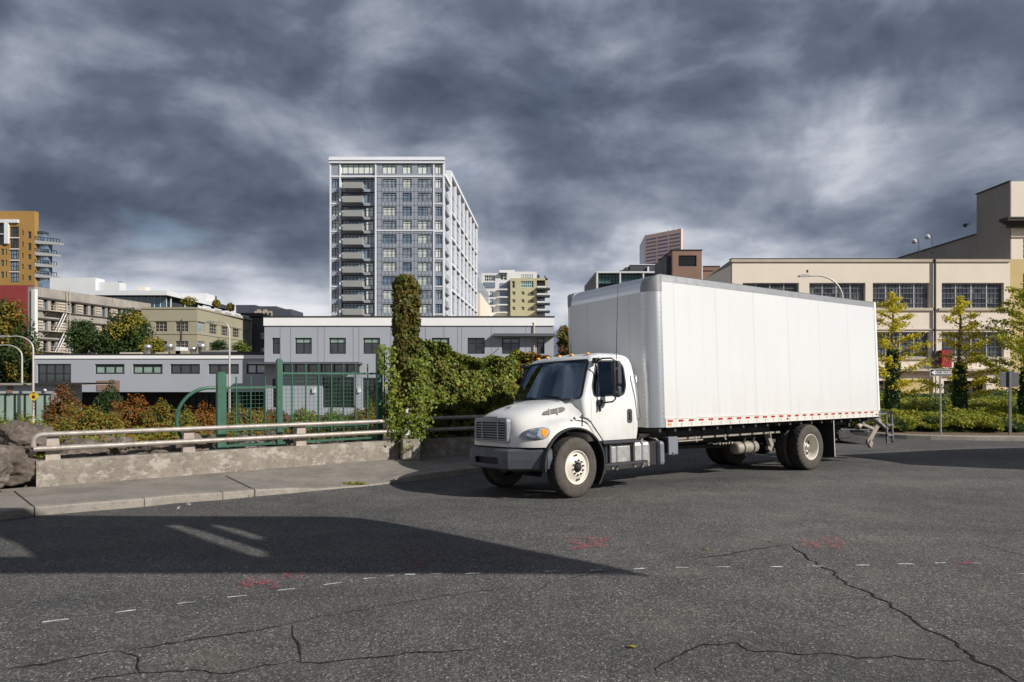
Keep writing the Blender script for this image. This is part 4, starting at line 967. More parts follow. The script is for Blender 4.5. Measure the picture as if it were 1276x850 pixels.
def orient_box(mb, c, u, hw, d0, d1, z0, z1, mi=0):
    n_ = Vector((-u.y, u.x)); vs = []
    for z_ in (z0, z1):
        for a, b in ((-hw, d0), (hw, d0), (hw, d1), (-hw, d1)): vs.append((c.x+u.x*a+n_.x*b, c.y+u.y*a+n_.y*b, z_))
    mb.add(vs, [(0,3,2,1),(4,5,6,7),(0,1,5,4),(1,2,6,5),(2,3,7,6),(3,0,4,7)], mi)
WUn = Vector((.95, .31)).normalized()
orient_box(mb, q, WUn, .20, 0, .5, -.3, .615); tag(mb.build('concrete_pier', M['old_wall']), 'short square concrete pier under the white post and ivy column', 'pier')
# ---- guardrails
def rail_thing(name, label, A, B, xs, zt0, zt1, zl0, zl1, mats, left_bend=True):
    t_ = thing(name, label, 'guardrail', (A.x, A.y, .55), group='guardrails along the low wall')
    d = (B-A).normalized(); n_ = Vector((-d.y, d.x)); L = (B-A).length
    def pt(s_, o_, z_): p = A+d*s_; return Vector((p.x+n_.x*o_, p.y+n_.y*o_, z_))
    mt = M[mats]
    top = [pt(L*k/12, .02, zt0+(zt1-zt0)*k/12) for k in range(13)]
    if left_bend:
        arc = [pt(.12-.14*math.sin(a), .02, zt0-.12+.12*math.cos(a)) for a in [math.pi/2*i/6 for i in range(7)]][::-1]
        top = [pt(-.02, .02, zl0+.03)]+arc+top[1:]
        mb = MB(); mb.tube([pt(.02, .05, zl0-.02), pt(-.05, .14, zl0-.10), pt(-.10, .28, zl0-.26), pt(-.08, .42, zl0-.34)], .045, 10); mb.build('end_bend', mt, t_)
    else: top = top
    mb = MB(); mb.tube(top, .048, 12); mb.build('top_rail', mt, t_)
    mb = MB(); mb.tube([pt(L*k/12-(.02 if k == 0 else 0), -.03, zl0+(zl1-zl0)*k/12) for k in range(13)], .050, 12); mb.build('lower_rail', mt, t_)
    for s_ in xs:
        mb = MB(); c = pt(s_, 0, 0); n2 = n_
        vs = []
        for hw, z_ in ((.115, .53), (.085, 1.07)):
            for a, b in ((-hw, .06), (hw, .06), (hw, .24), (-hw, .24)): vs.append((c.x+d.x*a+n2.x*b, c.y+d.y*a+n2.y*b, z_))
        mb.add(vs, [(0,3,2,1),(4,5,6,7),(0,1,5,4),(1,2,6,5),(2,3,7,6),(3,0,4,7)]); mb.build('post', M['post_concrete'], t_)
    return t_
def along(x, A=WA, u=WU):    # distance along a wall line of the point seen in pixel column x
    k = (x-CX)/FPX; return (A.x-k*A.y)/(k*u.y-u.x)
RA = WA+WU*(-.02)
rail_thing('guardrail', 'double pipe guardrail on concrete posts along the sunlit wall at left', RA, WB_, [along(x) for x in (68, 238, 378, 489)], 1.045, 1.02, .80, .78, 'steel_rail')
pm('steel_shade', (.30, .30, .31), .4, .7, var=.15)
rail_thing('guardrail', 'shaded double pipe guardrail between the ivy column and the truck grille', W2A+W2U*.45, W2B, [1.9, 3.6], 1.04, 1.04, .76, .76, 'steel_rail', False)
# ---- green fence
FA = WA+Vector((-WU.y, WU.x))*.42
def fpt(s_, o_=0, z_=0): p = FA+WU*s_; return Vector((p.x-WU.y*o_, p.y+WU.x*o_, z_))
def fal(x): return along(x, FA, WU)
fence = thing('metal_fence', 'green metal fence with mesh panels and square posts behind the guardrail', 'fence', fpt(fal(310), 0, .3))
pp = [(275.5, 2.16, .17), (348, 2.45, .115), (472.5, 2.80, .125)]
for x, zt, w_ in pp:
    mb = MB(); c = fpt(fal(x)); orient_box(mb, Vector((c.x, c.y)), WU, w_/2, -w_/2, w_/2, .3, zt-.03); orient_box(mb, Vector((c.x, c.y)), WU, w_/2-.02, -w_/2+.02, w_/2-.02, zt-.03, zt)
    mb.build('post', M['green_paint'], fence)
    mb = MB(); orient_box(mb, Vector((c.x, c.y)), WU, .13, -.13, .13, .56, .60); mb.build('base_plate', M['green_paint'], fence)
def panel(xa, xb, zt, zbar, bars, z0=.62):
    a, b = fal(xa), fal(xb)
    for z_ in (zt, .95, z0): mb = MB(); mb.bar(fpt(a, 0, z_), fpt(b, 0, z_), .035, .045); mb.build('rail', M['green_paint'], fence)
    for x in bars: s_ = fal(x); mb = MB(); mb.tube([fpt(s_, 0, z0), fpt(s_, 0, zbar)], .017, 8); mb.build('bar', M['green_paint'], fence)
    mb = MB(); n = int((b-a)/.085)
    for k in range(1, n): s_ = a+(b-a)*k/n; mb.bar(fpt(s_, .02, z0), fpt(s_, .02, zt), .006, .006)
    n = int((zt-z0)/.085)
    for k in range(1, n): z_ = z0+(zt-z0)*k/n; mb.bar(fpt(a, .026, z_), fpt(b, .026, z_), .006, .006)
    mb.build('wire_mesh', M['green_paint'], fence)
panel(281, 344, 1.83, 2.06, [294.4, 312.5, 330.4]); panel(352, 468, 2.13, 2.36, [364, 381, 397, 413, 428, 443, 458]); panel(477, 500, 2.25, 2.6, [479, 487])
s1 = fal(268); mb = MB(); R1 = .62
arcp = [fpt(s1, 0, 1.83)]+[fpt(s1-.10-R1*math.sin(a), 0, 1.18+.65*math.cos(a)) for a in [R(5+i*9) for i in range(17)]]
mb.tube(arcp, .035, 10); mb.build('curved_pipe', M['green_paint'], fence)
# white post with marks
pb = W3(507.5, 548, 16.0); post = thing('marker_post', 'round white post with dark smears standing on the concrete pier', 'post', (pb.x, pb.y, .6))
mb = MB(); mb.lathe([(.001, .60), (.11, .60), (.11, .74), (.062, .76), (.058, 1.30), (.03, 1.34), (.001, 1.345)], (pb.x, pb.y, 0), Vector((0, 0, 1)), 18); mb.build('shaft', pm('post_white', (.68, .68, .66), .6, var=.15, scale=14, streak=.5, grime=(.12, .12, .14)), post)
mb = MB(); mb.lathe([(.064, .93), (.064, 1.02)], (pb.x, pb.y, 0), Vector((0, 0, 1)), 18); mb.build('dark_band', M['black'], post)
# ---- overhead deck added outside the frame, cut to the outline of the foreground shadow
HB = 5.7
def sh(x, y): p = GP(x, y); return (p.x+SA*HB, p.y-SB*HB)
outer = [sh(*p) for p in ((-260, 640.5), (0, 643.5), (250, 645), (430, 645.5), (466, 648), (540, 662), (640, 683), (740, 702), (800, 716.5), (770, 713), (640, 712), (400, 711.5), (0, 711.5))]
outer = [(-22, outer[0][1])]+outer+[(-22, outer[-1][1])]
holes = [[sh(*p) for p in ((198, 653), (216, 652), (262, 664), (344, 690), (346, 697), (318, 695), (262, 676))],
         [sh(*p) for p in ((252, 652.5), (258, 652), (305, 661), (340, 672), (334, 675.5), (300, 668))],
         [sh(*p) for p in ((-60, 655), (-6, 667), (30, 680), (53, 697), (0, 697), (-80, 697))]]
cu = bpy.data.curves.new('deck', 'CURVE'); cu.dimensions = '2D'; cu.fill_mode = 'BOTH'; cu.extrude = .12
for pl in [outer]+holes:
    sp = cu.splines.new('POLY'); sp.points.add(len(pl)-1); sp.use_cyclic_u = True
    for i, (x, y) in enumerate(pl): sp.points[i].co = (x, y, 0, 1)
co = bpy.data.objects.new('tmp_deck', cu); COL.objects.link(co)
dg = bpy.context.evaluated_depsgraph_get(); dg.update(); me = bpy.data.meshes.new_from_object(co.evaluated_get(dg)); bpy.data.objects.remove(co)
me.transform(Matrix.Translation((0, 0, HB))); br = thing('shadow_deck', 'added overhead deck with open slots, out of view, shaped to shade the foreground street', 'shadow_deck', (-8, 2, 0))
link('deck', me, M['post_concrete'], br)
for x, y in ((-9.5, 3.0), (-16, 2.2)): mb = MB(); mb.lathe([(.3, -.2), (.3, HB-.12)], (x, y, 0), Vector((0, 0, 1)), 20, cap=True); mb.build('column', M['post_concrete'], br)
# ================================================================== BUILDINGS
pm('wall_grey', (.36, .38, .42), .7, var=.05, scale=.4, streak=.10)
pm('wall_grey_dark', (.10, .105, .12), .7, var=.1, scale=.5)
pm('parapet_white', (.86, .85, .84), .45, var=.04, scale=.5)
pm('roof_edge', (.03, .03, .032), .7)
pm('dark_frame', (.018, .022, .022), .5)
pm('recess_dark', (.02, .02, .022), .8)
pm('cream_wall', (.74, .65, .545), .85, var=.07, scale=.25, streak=.08, grime=(.45, .36, .27), bump=.15, bscale=3)
pm('cream_trim', (.50, .43, .34), .85, var=.12, scale=.6, streak=.3, grime=(.3, .24, .17))
pm('yellow_wall', (.56, .43, .20), .85, var=.08, scale=.4)
pm('grey_stucco', (.235, .215, .19), .9, var=.14, scale=.22, streak=.35, grime=(.10, .09, .085), bump=.15, bscale=2)
pm('dark_trim', (.05, .045, .04), .8)
pm('brick_red', (.235, .035, .032), .85, var=.12, scale=.3, streak=.2)
pm('old_concrete', (.31, .285, .25), .9, var=.30, scale=.35, streak=.6, grime=(.12, .10, .09), bump=.2, bscale=2)
pm('beige_wall', (.33, .30, .215), .85, var=.08, scale=.2, streak=.15)
pm('orange_brick', (.34, .195, .055), .85, var=.16, scale=.12, streak=.25)
pm('metal_white', (.66, .67, .68), .5, var=.04, scale=.2)
pm('tower_white', (.74, .75, .78), .5, var=.04, scale=.2)
pm('tower_grey', (.29, .32, .37), .3, var=.10, scale=.15)
pm('balcony_grey', (.30, .305, .30), .6, var=.1, scale=.3)
pm('condo_white', (.66, .66, .64), .7, var=.06, scale=.2)
pm('condo_olive', (.46, .43, .27), .8, var=.08, scale=.2)
pm('condo_blue', (.17, .20, .26), .7)
pm('pink_stone', (.76, .54, .47), .7, var=.05, scale=.05)
pm('brown_brick', (.24, .145, .105), .85, var=.14, scale=.3)
pm('dark_panel', (.045, .05, .058), .6, var=.2, scale=.3)
pm('far_dark', (.055, .065, .085), .8, var=.2, scale=.1)
pm('tan_far', (.42, .33, .26), .8)
glassy('win_dark', (.022, .028, .030)); glassy('win_blue', (.14, .21, .29), .05, 1.0); glassy('win_mid', (.26, .32, .37), .08, .9)
glassy('win_blind', (.68, .74, .69), .25, .5, .10); glassy('win_green', (.25, .34, .29), .2, .6, .2); glassy('win_teal', (.06, .17, .17), .08, .8, .3)
glassy('win_purple', (.17, .15, .26), .1, .7, .2); glassy('frost_green', (.30, .40, .34), .2, .6, .12); glassy('roof_glass', (.045, .11, .14), .06, .9, .3)
def pane_grid(name, cx_, cz_, stops, rough=.12, axis=0):
    t = NT(name); sp = t.new('ShaderNodeSeparateXYZ'); t.l(t.tc.outputs['Object'], sp.inputs[0])
    a = t.math('FLOOR', t.math('DIVIDE', sp.outputs[axis], cx_)); b = t.math('FLOOR', t.math('DIVIDE', sp.outputs[2], cz_))
    c = t.new('ShaderNodeCombineXYZ'); t.l(a, c.inputs[0]); t.l(b, c.inputs[1]); w_ = t.new('ShaderNodeTexWhiteNoise'); t.l(c.outputs[0], w_.inputs[0])
    n = t.noise(.5, 4, .6); v_ = t.math('ADD', t.math('MULTIPLY', w_.outputs[0], .6), t.math('MULTIPLY', n, .4))
    t.col(t.ramp(v_, stops)); t.set(rough, 0, .8); return t.m
pane_grid('factory_glass', .42, .33, [(.2, (.012, .014, .018)), (.45, (.035, .042, .055)), (.62, (.075, .085, .10)), (.75, (.16, .17, .18)), (.9, (.03, .035, .04))])
M = MATS
class Fr:
    """local frame: x along the facade, y inward, z up"""
    def __init__(s, O, ex): s.O = Vector(O); s.ex = Vector((ex[0], ex[1], 0)).normalized(); s.ey = Vector((-s.ex.y, s.ex.x, 0))
    def __call__(s, p): return s.O+s.ex*p[0]+s.ey*p[1]+Vector((0, 0, p[2]))
def fr_px(xa, Da, xb, Db, z0):     # a facade running from pixel column xa (depth Da) to xb (depth Db)
    A = Vector(((xa-CX)/FPX*Da, Da, z0)); B = Vector(((xb-CX)/FPX*Db, Db, z0)); f = Fr(A, (B-A)); return f, (B-A).length
def facade_mb(mb, W_, z0, z1, ops, d=.25, mi=0):
    """front sheet with real openings and reveals of depth d; ops are (x0, x1, z0, z1)"""
    xs = sorted({0, W_, *[round(o[0], 4) for o in ops], *[round(o[1], 4) for o in ops]}); zs = sorted({z0, z1, *[round(o[2], 4) for o in ops], *[round(o[3], 4) for o in ops]})
    for j in range(len(zs)-1):
        run = None
        for i in range(len(xs)-1):
            cx_, cz_ = (xs[i]+xs[i+1])/2, (zs[j]+zs[j+1])/2
            hole = any(o[0] < cx_ < o[1] and o[2] < cz_ < o[3] for o in ops)
            if not hole: run = (run[0], xs[i+1]) if run else (xs[i], xs[i+1])
            if (hole or i == len(xs)-2) and run:
                mb.add([(run[0], 0, zs[j]), (run[1], 0, zs[j]), (run[1], 0, zs[j+1]), (run[0], 0, zs[j+1])], [(0, 1, 2, 3)], mi); run = None
    for a, b, c, e in ops:
        mb.add([(a, 0, c), (b, 0, c), (b, 0, e), (a, 0, e), (a, d, c), (b, d, c), (b, d, e), (a, d, e)], [(0, 4, 5, 1), (1, 5, 6, 2), (2, 6, 7, 3), (3, 7, 4, 0)], mi)
def shell_mb(mb, W_, z0, z1, D_, mi=0, roof=1, x0=0):   # other three sides and roof
    mb.add([(x0, 0, z0), (W_, 0, z0), (W_, D_, z0), (x0, D_, z0), (x0, 0, z1), (W_, 0, z1), (W_, D_, z1), (x0, D_, z1)], [(1, 2, 6, 5), (2, 3, 7, 6), (3, 0, 4, 7)], mi)
    mb.add([(x0, 0, z1), (W_, 0, z1), (W_, D_, z1), (x0, D_, z1)], [(0, 1, 2, 3)], roof)
def bwin(parent, f, o, nx, nz, glass, frame='dark_frame', d=.25, fw=.06, mw=.035, name='window', zr=None, sub=True, label=None):
    """a framed window set at depth d in an opening; its pane is a sub-part"""
    x0, x1, z0, z1 = o; fm = MB(f)
    fm.box(x0, x0+fw, d-.05, d+.02, z0, z1); fm.box(x1-fw, x1, d-.05, d+.02, z0, z1); fm.box(x0+fw, x1-fw, d-.05, d+.02, z0, z0+fw); fm.box(x0+fw, x1-fw, d-.05, d+.02, z1-fw, z1)
    for i in range(1, nx): x = x0+(x1-x0)*i/nx; fm.box(x-mw/2, x+mw/2, d-.045, d+.015, z0+fw, z1-fw)
    zl = [z0+(z1-z0)*j/nz for j in range(1, nz)] if zr is None else [z0+(z1-z0)*q for q in zr]
    for z_ in zl: fm.box(x0+fw, x1-fw, d-.04, d+.010, z_-mw/2, z_+mw/2)
    if sub:
        fo = fm.build(name, M[frame], parent); ORG[fo] = ORG[parent]
        p = MB(f); p.add([(x0+fw*.5, d, z0+fw*.5), (x1-fw*.5, d, z0+fw*.5), (x1-fw*.5, d, z1-fw*.5), (x0+fw*.5, d, z1-fw*.5)], [(0, 1, 2, 3)]); p.build('pane', M[glass], fo)
    else:
        fm.add([(x0+fw*.5, d, z0+fw*.5), (x1-fw*.5, d, z0+fw*.5), (x1-fw*.5, d, z1-fw*.5), (x0+fw*.5, d, z1-fw*.5)], [(0, 1, 2, 3)], 1); fo = fm.build(name, [M[frame], M[glass]], parent)
    if label: fo['label'] = label
    return fo
def part(name, mat, parent, f, *bs):
    mb = MB(f)
    for b in bs: mb.box(*b)
    return mb.build(name, mat if isinstance(mat, list) else M[mat], parent)
X_ = lambda x, D: (x-CX)/FPX*D
Z_ = lambda y, D: HC+(HY-y)/FPX*D

# ---- 1. two-storey grey block (centre)
D = 59.0; f = Fr((X_(329.5, D), D, -1.3), (1, 0)); g = lambda x: X_(x, D)-X_(329.5, D); h = lambda y: Z_(y, D)+1.3
W_ = g(690); zt = h(394)
b = thing('office_building', 'two storey pale grey office block with a white parapet band behind the green fence', 'building', f.O)
cols = [(339, 349.5), (367.5, 388.5), (410, 431), (452.5, 473.5), (496, 517), (538, 560), (582.5, 604), (625.5, 647.5), (669, 678.5)]
up = [(g(a), g(c_), h(441), h(421)) for a, c_ in cols]
dn = [(g(339.5), g(344.5), h(508), h(472)), (g(402), g(441), h(508), h(469.5)), (g(452), g(470), h(508), h(471))]
porch = [(g(352), g(448), h(467), h(453.5))]
mb = MB(f); facade_mb(mb, W_, 0, h(406.5), up+dn+porch, .22); shell_mb(mb, W_, 0, h(400), 25); b_w = mb.build('wall', [M['wall_grey'], M['roof_edge']], b)
mb = MB(f)
for x in (349, 362, 396, 404, 440, 447, 487, 530, 553, 570, 575, 612, 655, 664): mb.box(g(x), g(x)+.03, -.012, .0, h(470), h(407))
mb.build('panel_seam', pm('seam_grey', (.18, .19, .22), .7), b)
part('parapet', 'parapet_white', b, f, (-.05, W_+.05, -.10, .3, h(406), zt-.12)); part('roof_edge', 'roof_edge', b, f, (-.08, W_+.08, -.13, .35, zt-.12, zt))
for i, o in enumerate(up):
    bwin(b, f, o, 2 if i not in (0, 8) else 1, 1, 'win_dark', d=.2, fw=.08, mw=.07, zr=[.68])
    if i in (1, 2, 3, 5, 7):
        part('blind', 'win_green', b, f, (o[0]+.12, o[1]-.12, .16, .185, o[3]-.42, o[3]-.1))
for o in dn[:1]: bwin(b, f, o, 1, 2, 'win_dark', d=.2, fw=.08)
bwin(b, f, dn[1], 4, 3, 'win_dark', d=.2, fw=.12, mw=.07, name='entrance_doors'); bwin(b, f, dn[2], 2, 2, 'win_dark', d=.2, fw=.08)
bwin(b, f, porch[0], 6, 1, 'win_dark', d=.2, fw=.08, mw=.1)
part('canopy', 'wall_grey_dark', b, f, (g(318), g(452), -1.6, .02, h(454), h(451.5)))
part('sun_shade', 'wall_grey_dark', b, f, (g(615), g(691), -.8, .02, h(419.5), h(416.2)))
mb = MB(f); mb.bar((g(613), -.05, h(442)), (g(622), -.6, h(434)), .06, .06); mb.tube([(g(665.5), -.12, h(445)), (g(665.5), -.12, h(403)), (g(664), -.12, h(402))], .05, 8); mb.build('drain_pipe', M['cream_trim'], b)
for x in (391.5, 447.5): part('wall_lamp', 'metal_white', b, f, (g(x)-.12, g(x)+.12, -.16, 0, h(489.5), h(483.5)))
part('roof_unit', 'metal_white', b, f, (g(404), g(411), 8, 11, zt-.1, h(391.5)))
# ---- 2. low grey block (left)
D = 60.6; f = Fr((X_(42, D), D, -1.3), (1, 0)); g = lambda x: X_(x, D)-X_(42, D); h = lambda y: Z_(y, D)+1.3
W_ = g(331); zt = h(441)
b2 = thing('office_building', 'long low grey building with strip windows and rooftop vents left of the fence', 'building', f.O)
ops = [(g(46), g(88.5), h(477.5), h(453.5))]+[(g(a), g(c_), h(466), h(453.7)) for a, c_ in ((118, 155), (165, 202.5), (212, 249), (259.5, 297.5), (307, 331-.4))]
mb = MB(f); facade_mb(mb, W_, h(488.5), h(447.5), ops, .2); shell_mb(mb, W_, h(488.5), h(443), 22); mb.add([(0, 0, h(488.5)), (W_, 0, h(488.5)), (W_, 6, h(488.5)), (0, 6, h(488.5))], [(0, 1, 2, 3)]); mb.build('wall', [M['wall_grey'], M['roof_edge']], b2)
part('parapet', 'parapet_white', b2, f, (-.05, W_, -.08, .25, h(447), zt-.1)); part('roof_edge', 'roof_edge', b2, f, (-.08, W_, -.12, .3, zt-.1, zt))
mb = MB(f); facade_mb(mb, W_, 0, h(488.6), [], .1); mb2 = MB(lambda p: f((p[0], p[1]+3.5, p[2])))
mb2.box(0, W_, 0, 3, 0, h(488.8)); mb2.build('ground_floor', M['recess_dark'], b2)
for k in range(14): part('glazing', 'win_dark', b2, f, (g(215)+k*.6, g(215)+k*.6+.5, 3.4, 3.48, .4, 2.0)) if k < 8 else None
for i, o in enumerate(ops):
    if i == 0: bwin(b2, f, o, 4, 2, 'win_dark', d=.18, fw=.1, mw=.08)
    else: bwin(b2, f, o, 3 if i < 5 else 2, 1, ['', 'win_green', 'win_green', 'win_dark', 'win_dark', 'win_mid'][i], d=.18, fw=.12, mw=.12, zr=[.8] if i < 3 else [])
part('wall_panel', 'brown_brick', b2, f, (g(121), g(149.5), -.06, 0, h(487), h(474.3)))
for x, w_, hh in ((165.5, .35, 1.0), (194, .35, 1.1), (224, .35, .8), (235.5, .4, 1.1)):
    mb = MB(f); mb.lathe([(w_*.8, 0), (w_*.8, hh*.6), (w_, hh*.62), (w_, hh*.9), (w_*.3, hh)], (g(x), 2.5, zt-.05), Vector((0, 0, 1)), 12, cap=True); mb.build('roof_vent', M['alu_dull'], b2)
for xa, xb, yt, m_ in ((133, 160, 438, 'cream_trim'), (179, 193, 438, 'cream_trim'), (198, 221, 436, 'beige_wall'), (238, 262, 435.5, 'dusty_metal'), (262, 276, 435, 'alu_dull'), (318, 329, 432, 'cream_wall'), (205, 211, 431, 'metal_white')):
    part('roof_unit', m_, b2, f, (g(xa), g(xb), 2.0, 3.5, zt-.2, h(yt)))
mb = MB(f); mb.box(g(243), g(328), 1.2, 1.26, zt-.1, h(438)); mb.build('roof_screen', M['dark_panel'], b2)
# ---- 3. little building with frosted glass, far left
D = 47.0; f = Fr((X_(-60, D), D, -1.3), (1, 0)); g = lambda x: X_(x, D)-X_(-60, D); h = lambda y: Z_(y, D)+1.3
b3 = thing('pavilion', 'small flat roofed building with frosted green glass panels at the far left edge', 'building', f.O)
W_ = g(68); mb = MB(f); facade_mb(mb, W_, 0, h(480), [(.3, W_-.25, .2, h(490.5))], .15); shell_mb(mb, W_, 0, h(480), 3, roof=0); mb.build('wall', M['wall_grey'], b3)
xs = [-55, -30, -12, 5.5, 17.5, 30, 43, 55, 66.5]
for a, c_ in zip(xs, xs[1:]): bwin(b3, f, (g(a), g(c_), .2, h(490.5)), 1, 1, 'frost_green', d=.12, fw=.05)
part('roof_slab', 'old_concrete', b3, f, (-.2, g(106), -.35, 3.2, h(480), h(478))); part('brick_pier', 'brown_brick', b3, f, (g(9), g(16), -.06, 0, h(490), h(480.4)))
part('roof_edge', 'roof_edge', b3, f, (g(45), g(106), -.40, 3.25, h(479.2), h(477.3)))
mb = MB(f); mb.box(g(72), g(74), .5, 1, 0, h(480)); mb.build('post', M['wall_grey'], b3)
mb = MB(f); mb.lathe([(.01, 0), (.12, .02), (.12, .12), (.01, .16)], (g(57), -.15, h(486)), n=12); mb.build('wall_lamp', M['metal_white'], b3)

# ---- 4. concrete loft building with fire escape, red end wall
f, L = fr_px(43, 118, 188, 146, -1.3); D = 118
b4 = thing('loft_building', 'weathered concrete loft building with strip windows, a fire escape and a red end wall', 'building', f.O)
ht = Z_(357, 118)+1.3; st = 3.62; ops = []; cols4 = []
xq = lambda x: (lambda k: ((f.O.x-k*f.O.y)/(k*f.ex.y-f.ex.x)))((x-CX)/FPX)
for a, c_ in ((54.0, 59.5), (63.5, 69.5), (83, 88.5), (88.9, 94.5), (104, 109.5), (113, 118), (127, 131.5), (134, 138), (147, 151), (153.5, 157), (165, 168.5), (170.5, 174)):
    cols4.append((xq(a), xq(c_)))
for r_ in range(4):
    zt_ = ht-2.0-r_*st
    for a, c_ in cols4:
        if zt_-1.9 > 1: ops.append((a, c_, zt_-1.9, zt_))
mb = MB(f); facade_mb(mb, L, 0, ht, ops, .5); shell_mb(mb, L, 0, ht, 28); mb.build('wall', [M['old_concrete'], M['roof_edge']], b4)
for o in ops: bwin(b4, f, o, 1, 2, random.choice(['win_dark', 'win_dark', 'win_blue', 'win_mid']), d=.45, fw=.09, mw=.06, sub=False)
for r_ in range(4):
    z_ = ht-2.0-r_*st; part('band_course', 'dark_trim', b4, f, (0.2, L, -.28, 0, z_+.02, z_+.30)); part('band_course', 'dark_trim', b4, f, (0.2, L, -.20, 0, z_-2.15, z_-1.95))
    prs = list(zip(cols4[::2], cols4[1::2])); gaps = [(0.7, prs[0][0][0]-.25)]+[(prs[i][1][1]+.3, prs[i+1][0][0]-.3) for i in range(len(prs)-1)]
    for a, c_ in gaps:
        mb = MB(f)
        for q in (.25, .75, 1.25): mb.box(a, c_, -.16, 0, z_-q-.22, z_-q)
        mb.build('louvre', M['cream_trim'], b4)
part('corner_strip', 'condo_white', b4, f, (-.25, .35, -.3, .4, 0, ht-.5))
e0 = Fr((f.O.x-24, f.O.y+.25, -1.3), (1, 0)); mb = MB(e0); mb.box(0, 23.7, 0, .4, 0, ht+.25); mb.build('end_wall', M['brick_red'], b4)['label'] = 'plain dark red end wall'
part('wall_band', 'cream_trim', b4, e0, (21.5, 23.6, -.1, 0, 5.6, 5.8))
fe = thing('fire_escape', 'rusty grey steel fire escape zigzagging down the concrete loft building', 'fire escape', f((xq(60), -1, 0)))
x0_, x1_ = xq(52), xq(80)
for r_ in range(3):
    z_ = ht-2.0-r_*st-2.05; mb = MB(f); mb.box(x0_, x1_, -1.5, -.25, z_, z_+.12)
    for zz_ in (.55, 1.0): mb.bar((x0_, -1.5, z_+zz_), (x1_, -1.5, z_+zz_), .05, .05)
    for q in range(6): x = x0_+(x1_-x0_)*q/5; mb.bar((x, -1.5, z_), (x, -1.5, z_+1.0), .05, .05)
    for x in (x0_+.3, x1_-.3): mb.bar((x, -.1, z_-.8), (x, -1.4, z_), .06, .06)
    mb.build('platform', M['cream_trim'], fe)
    if r_ < 3:
        for o_ in (0, .55):
            mb = MB(f); xa, xb = (x1_-1.2, x0_+1.6); mb.bar((xa+o_, -1.2, z_), (xb+o_, -1.2, z_-st+.1), .09, .16); mb.build('stair_string', M['metal_white'], fe)
mb = MB(f)
for x in (x1_+.1, x1_+.75): mb.bar((x, -.5, 3), (x, -.5, ht+.8), .08, .08)
for q in range(36): mb.bar((x1_+.1, -.5, 3.2+q*.42), (x1_+.75, -.5, 3.2+q*.42), .04, .04)
mb.build('ladder', M['cream_trim'], fe)

# ---- 5. beige three-storey block with rooftop glass pavilion
Dn, Df = 142.0, 173.0
cxn = X_(246, Dn); hb = Z_(383, Dn)+1.3
b5 = thing('warehouse_building', 'beige industrial block with grid windows and a glass rooftop pavilion under a white roof slab', 'building', (cxn, Dn, -1.3))
fL, LL = fr_px(176, Dn, 246, Dn, -1.3); fR, LR = fr_px(246, Dn, 313.5, Df, -1.3)
def qx(f_, x): k = (x-CX)/FPX; return (f_.O.x-k*f_.O.y)/(k*f_.ex.y-f_.ex.x)
opL = [(qx(fL, a), qx(fL, c_), z_, z_+2.05) for a, c_ in ((193, 208), (218.5, 234.5)) for z_ in (hb-5.05, hb-9.05, hb-13.05)]
opR = [(qx(fR, a), qx(fR, c_), z_, z_+2.05) for a, c_ in ((246+.5, 255.5), (261, 270.5), (276, 284.5), (290, 298.5), (303.5, 311.5)) for z_ in (hb-5.05, hb-9.05, hb-13.05)]
mb = MB(fL); facade_mb(mb, LL, 0, hb, opL, .3); mb.build('wall', M['beige_wall'], b5)
mb = MB(fR); facade_mb(mb, LR, 0, hb, opR, .3); mb.build('wall', M['beige_wall'], b5)
part('roof', 'roof_edge', b5, fL, (.1, LL-.1, .1, 30, hb-.4, hb-.3))
for o in opL: bwin(b5, fL, o, 3, 3, 'win_dark', 'beige_wall', d=.25, fw=.1, mw=.10, sub=False)
for o in opR: bwin(b5, fR, o, 3, 3, random.choice(['win_mid', 'win_dark']), 'beige_wall', d=.25, fw=.1, mw=.10, sub=False)
for f_, l_ in ((fL, LL), (fR, LR)):
    part('string_course', 'beige_wall', b5, f_, (0, l_, -.12, -.002, hb-5.6, hb-5.35), (0, l_, -.12, -.002, hb-2.85, hb-2.6), (0, l_, -.15, -.002, hb-.35, hb))
mb = MB(fL); mb.tube([(LL-3.2, -.2, 0), (LL-3.2, -.2, hb-2.5)], .09, 6); mb.build('downpipe', M['dark_trim'], b5)
mb = MB(fR)
for k in range(5): mb.box(LR*.10+k*LR*.185, LR*.10+k*LR*.185+LR*.12, .1, .25, hb, hb+.75+.0)
mb.box(LR*.02, LR*.98, .1, .2, hb, hb+.45); mb.build('parapet_screen', M['metal_white'], b5)
# rooftop pavilion
zs = Z_(362, 146); fg = Fr((X_(96, 146), 146, 0), (1, 0)); wg = X_(208, 146)-X_(96, 146)
part('pavilion_roof', 'metal_white', b5, fg, (0, wg, 0, 34, zs-1.0, zs)); 
part('pavilion_soffit', 'dark_trim', b5, fg, (.3, wg-.3, .3, 33.7, zs-1.08, zs-1.003))
ng = 12
for k in range(ng): part('pavilion_glass', 'roof_glass', b5, fg, (wg*.14+k*wg*.068, wg*.14+k*wg*.068+wg*.066, 1.6, 1.8, hb-1.3, zs-1.1))
for k in range(ng+1): part('pavilion_mullion', 'metal_white', b5, fg, (wg*.14+k*wg*.068-.09, wg*.14+k*wg*.068, 1.5, 1.62, hb-1.3, zs-1.1))
part('pavilion_core', 'dark_panel', b5, fg, (wg*.14, wg*.93, 2.2, 30, hb-1.3, zs-1.1))
for k in range(5): part('terrace_column', 'metal_white', b5, fg, (wg-.8, wg-.6, 3+k*6.5, 3.2+k*6.5, hb-1.3, zs-1.05))
fu = Fr((X_(70, 175), 175, 0), (1, 0)); g = lambda x: X_(x, 175)-X_(70, 175)
b6 = thing('storage_building', 'windowless white metal clad block showing above the concrete loft roof', 'building', (fu.O.x, 175, 0))
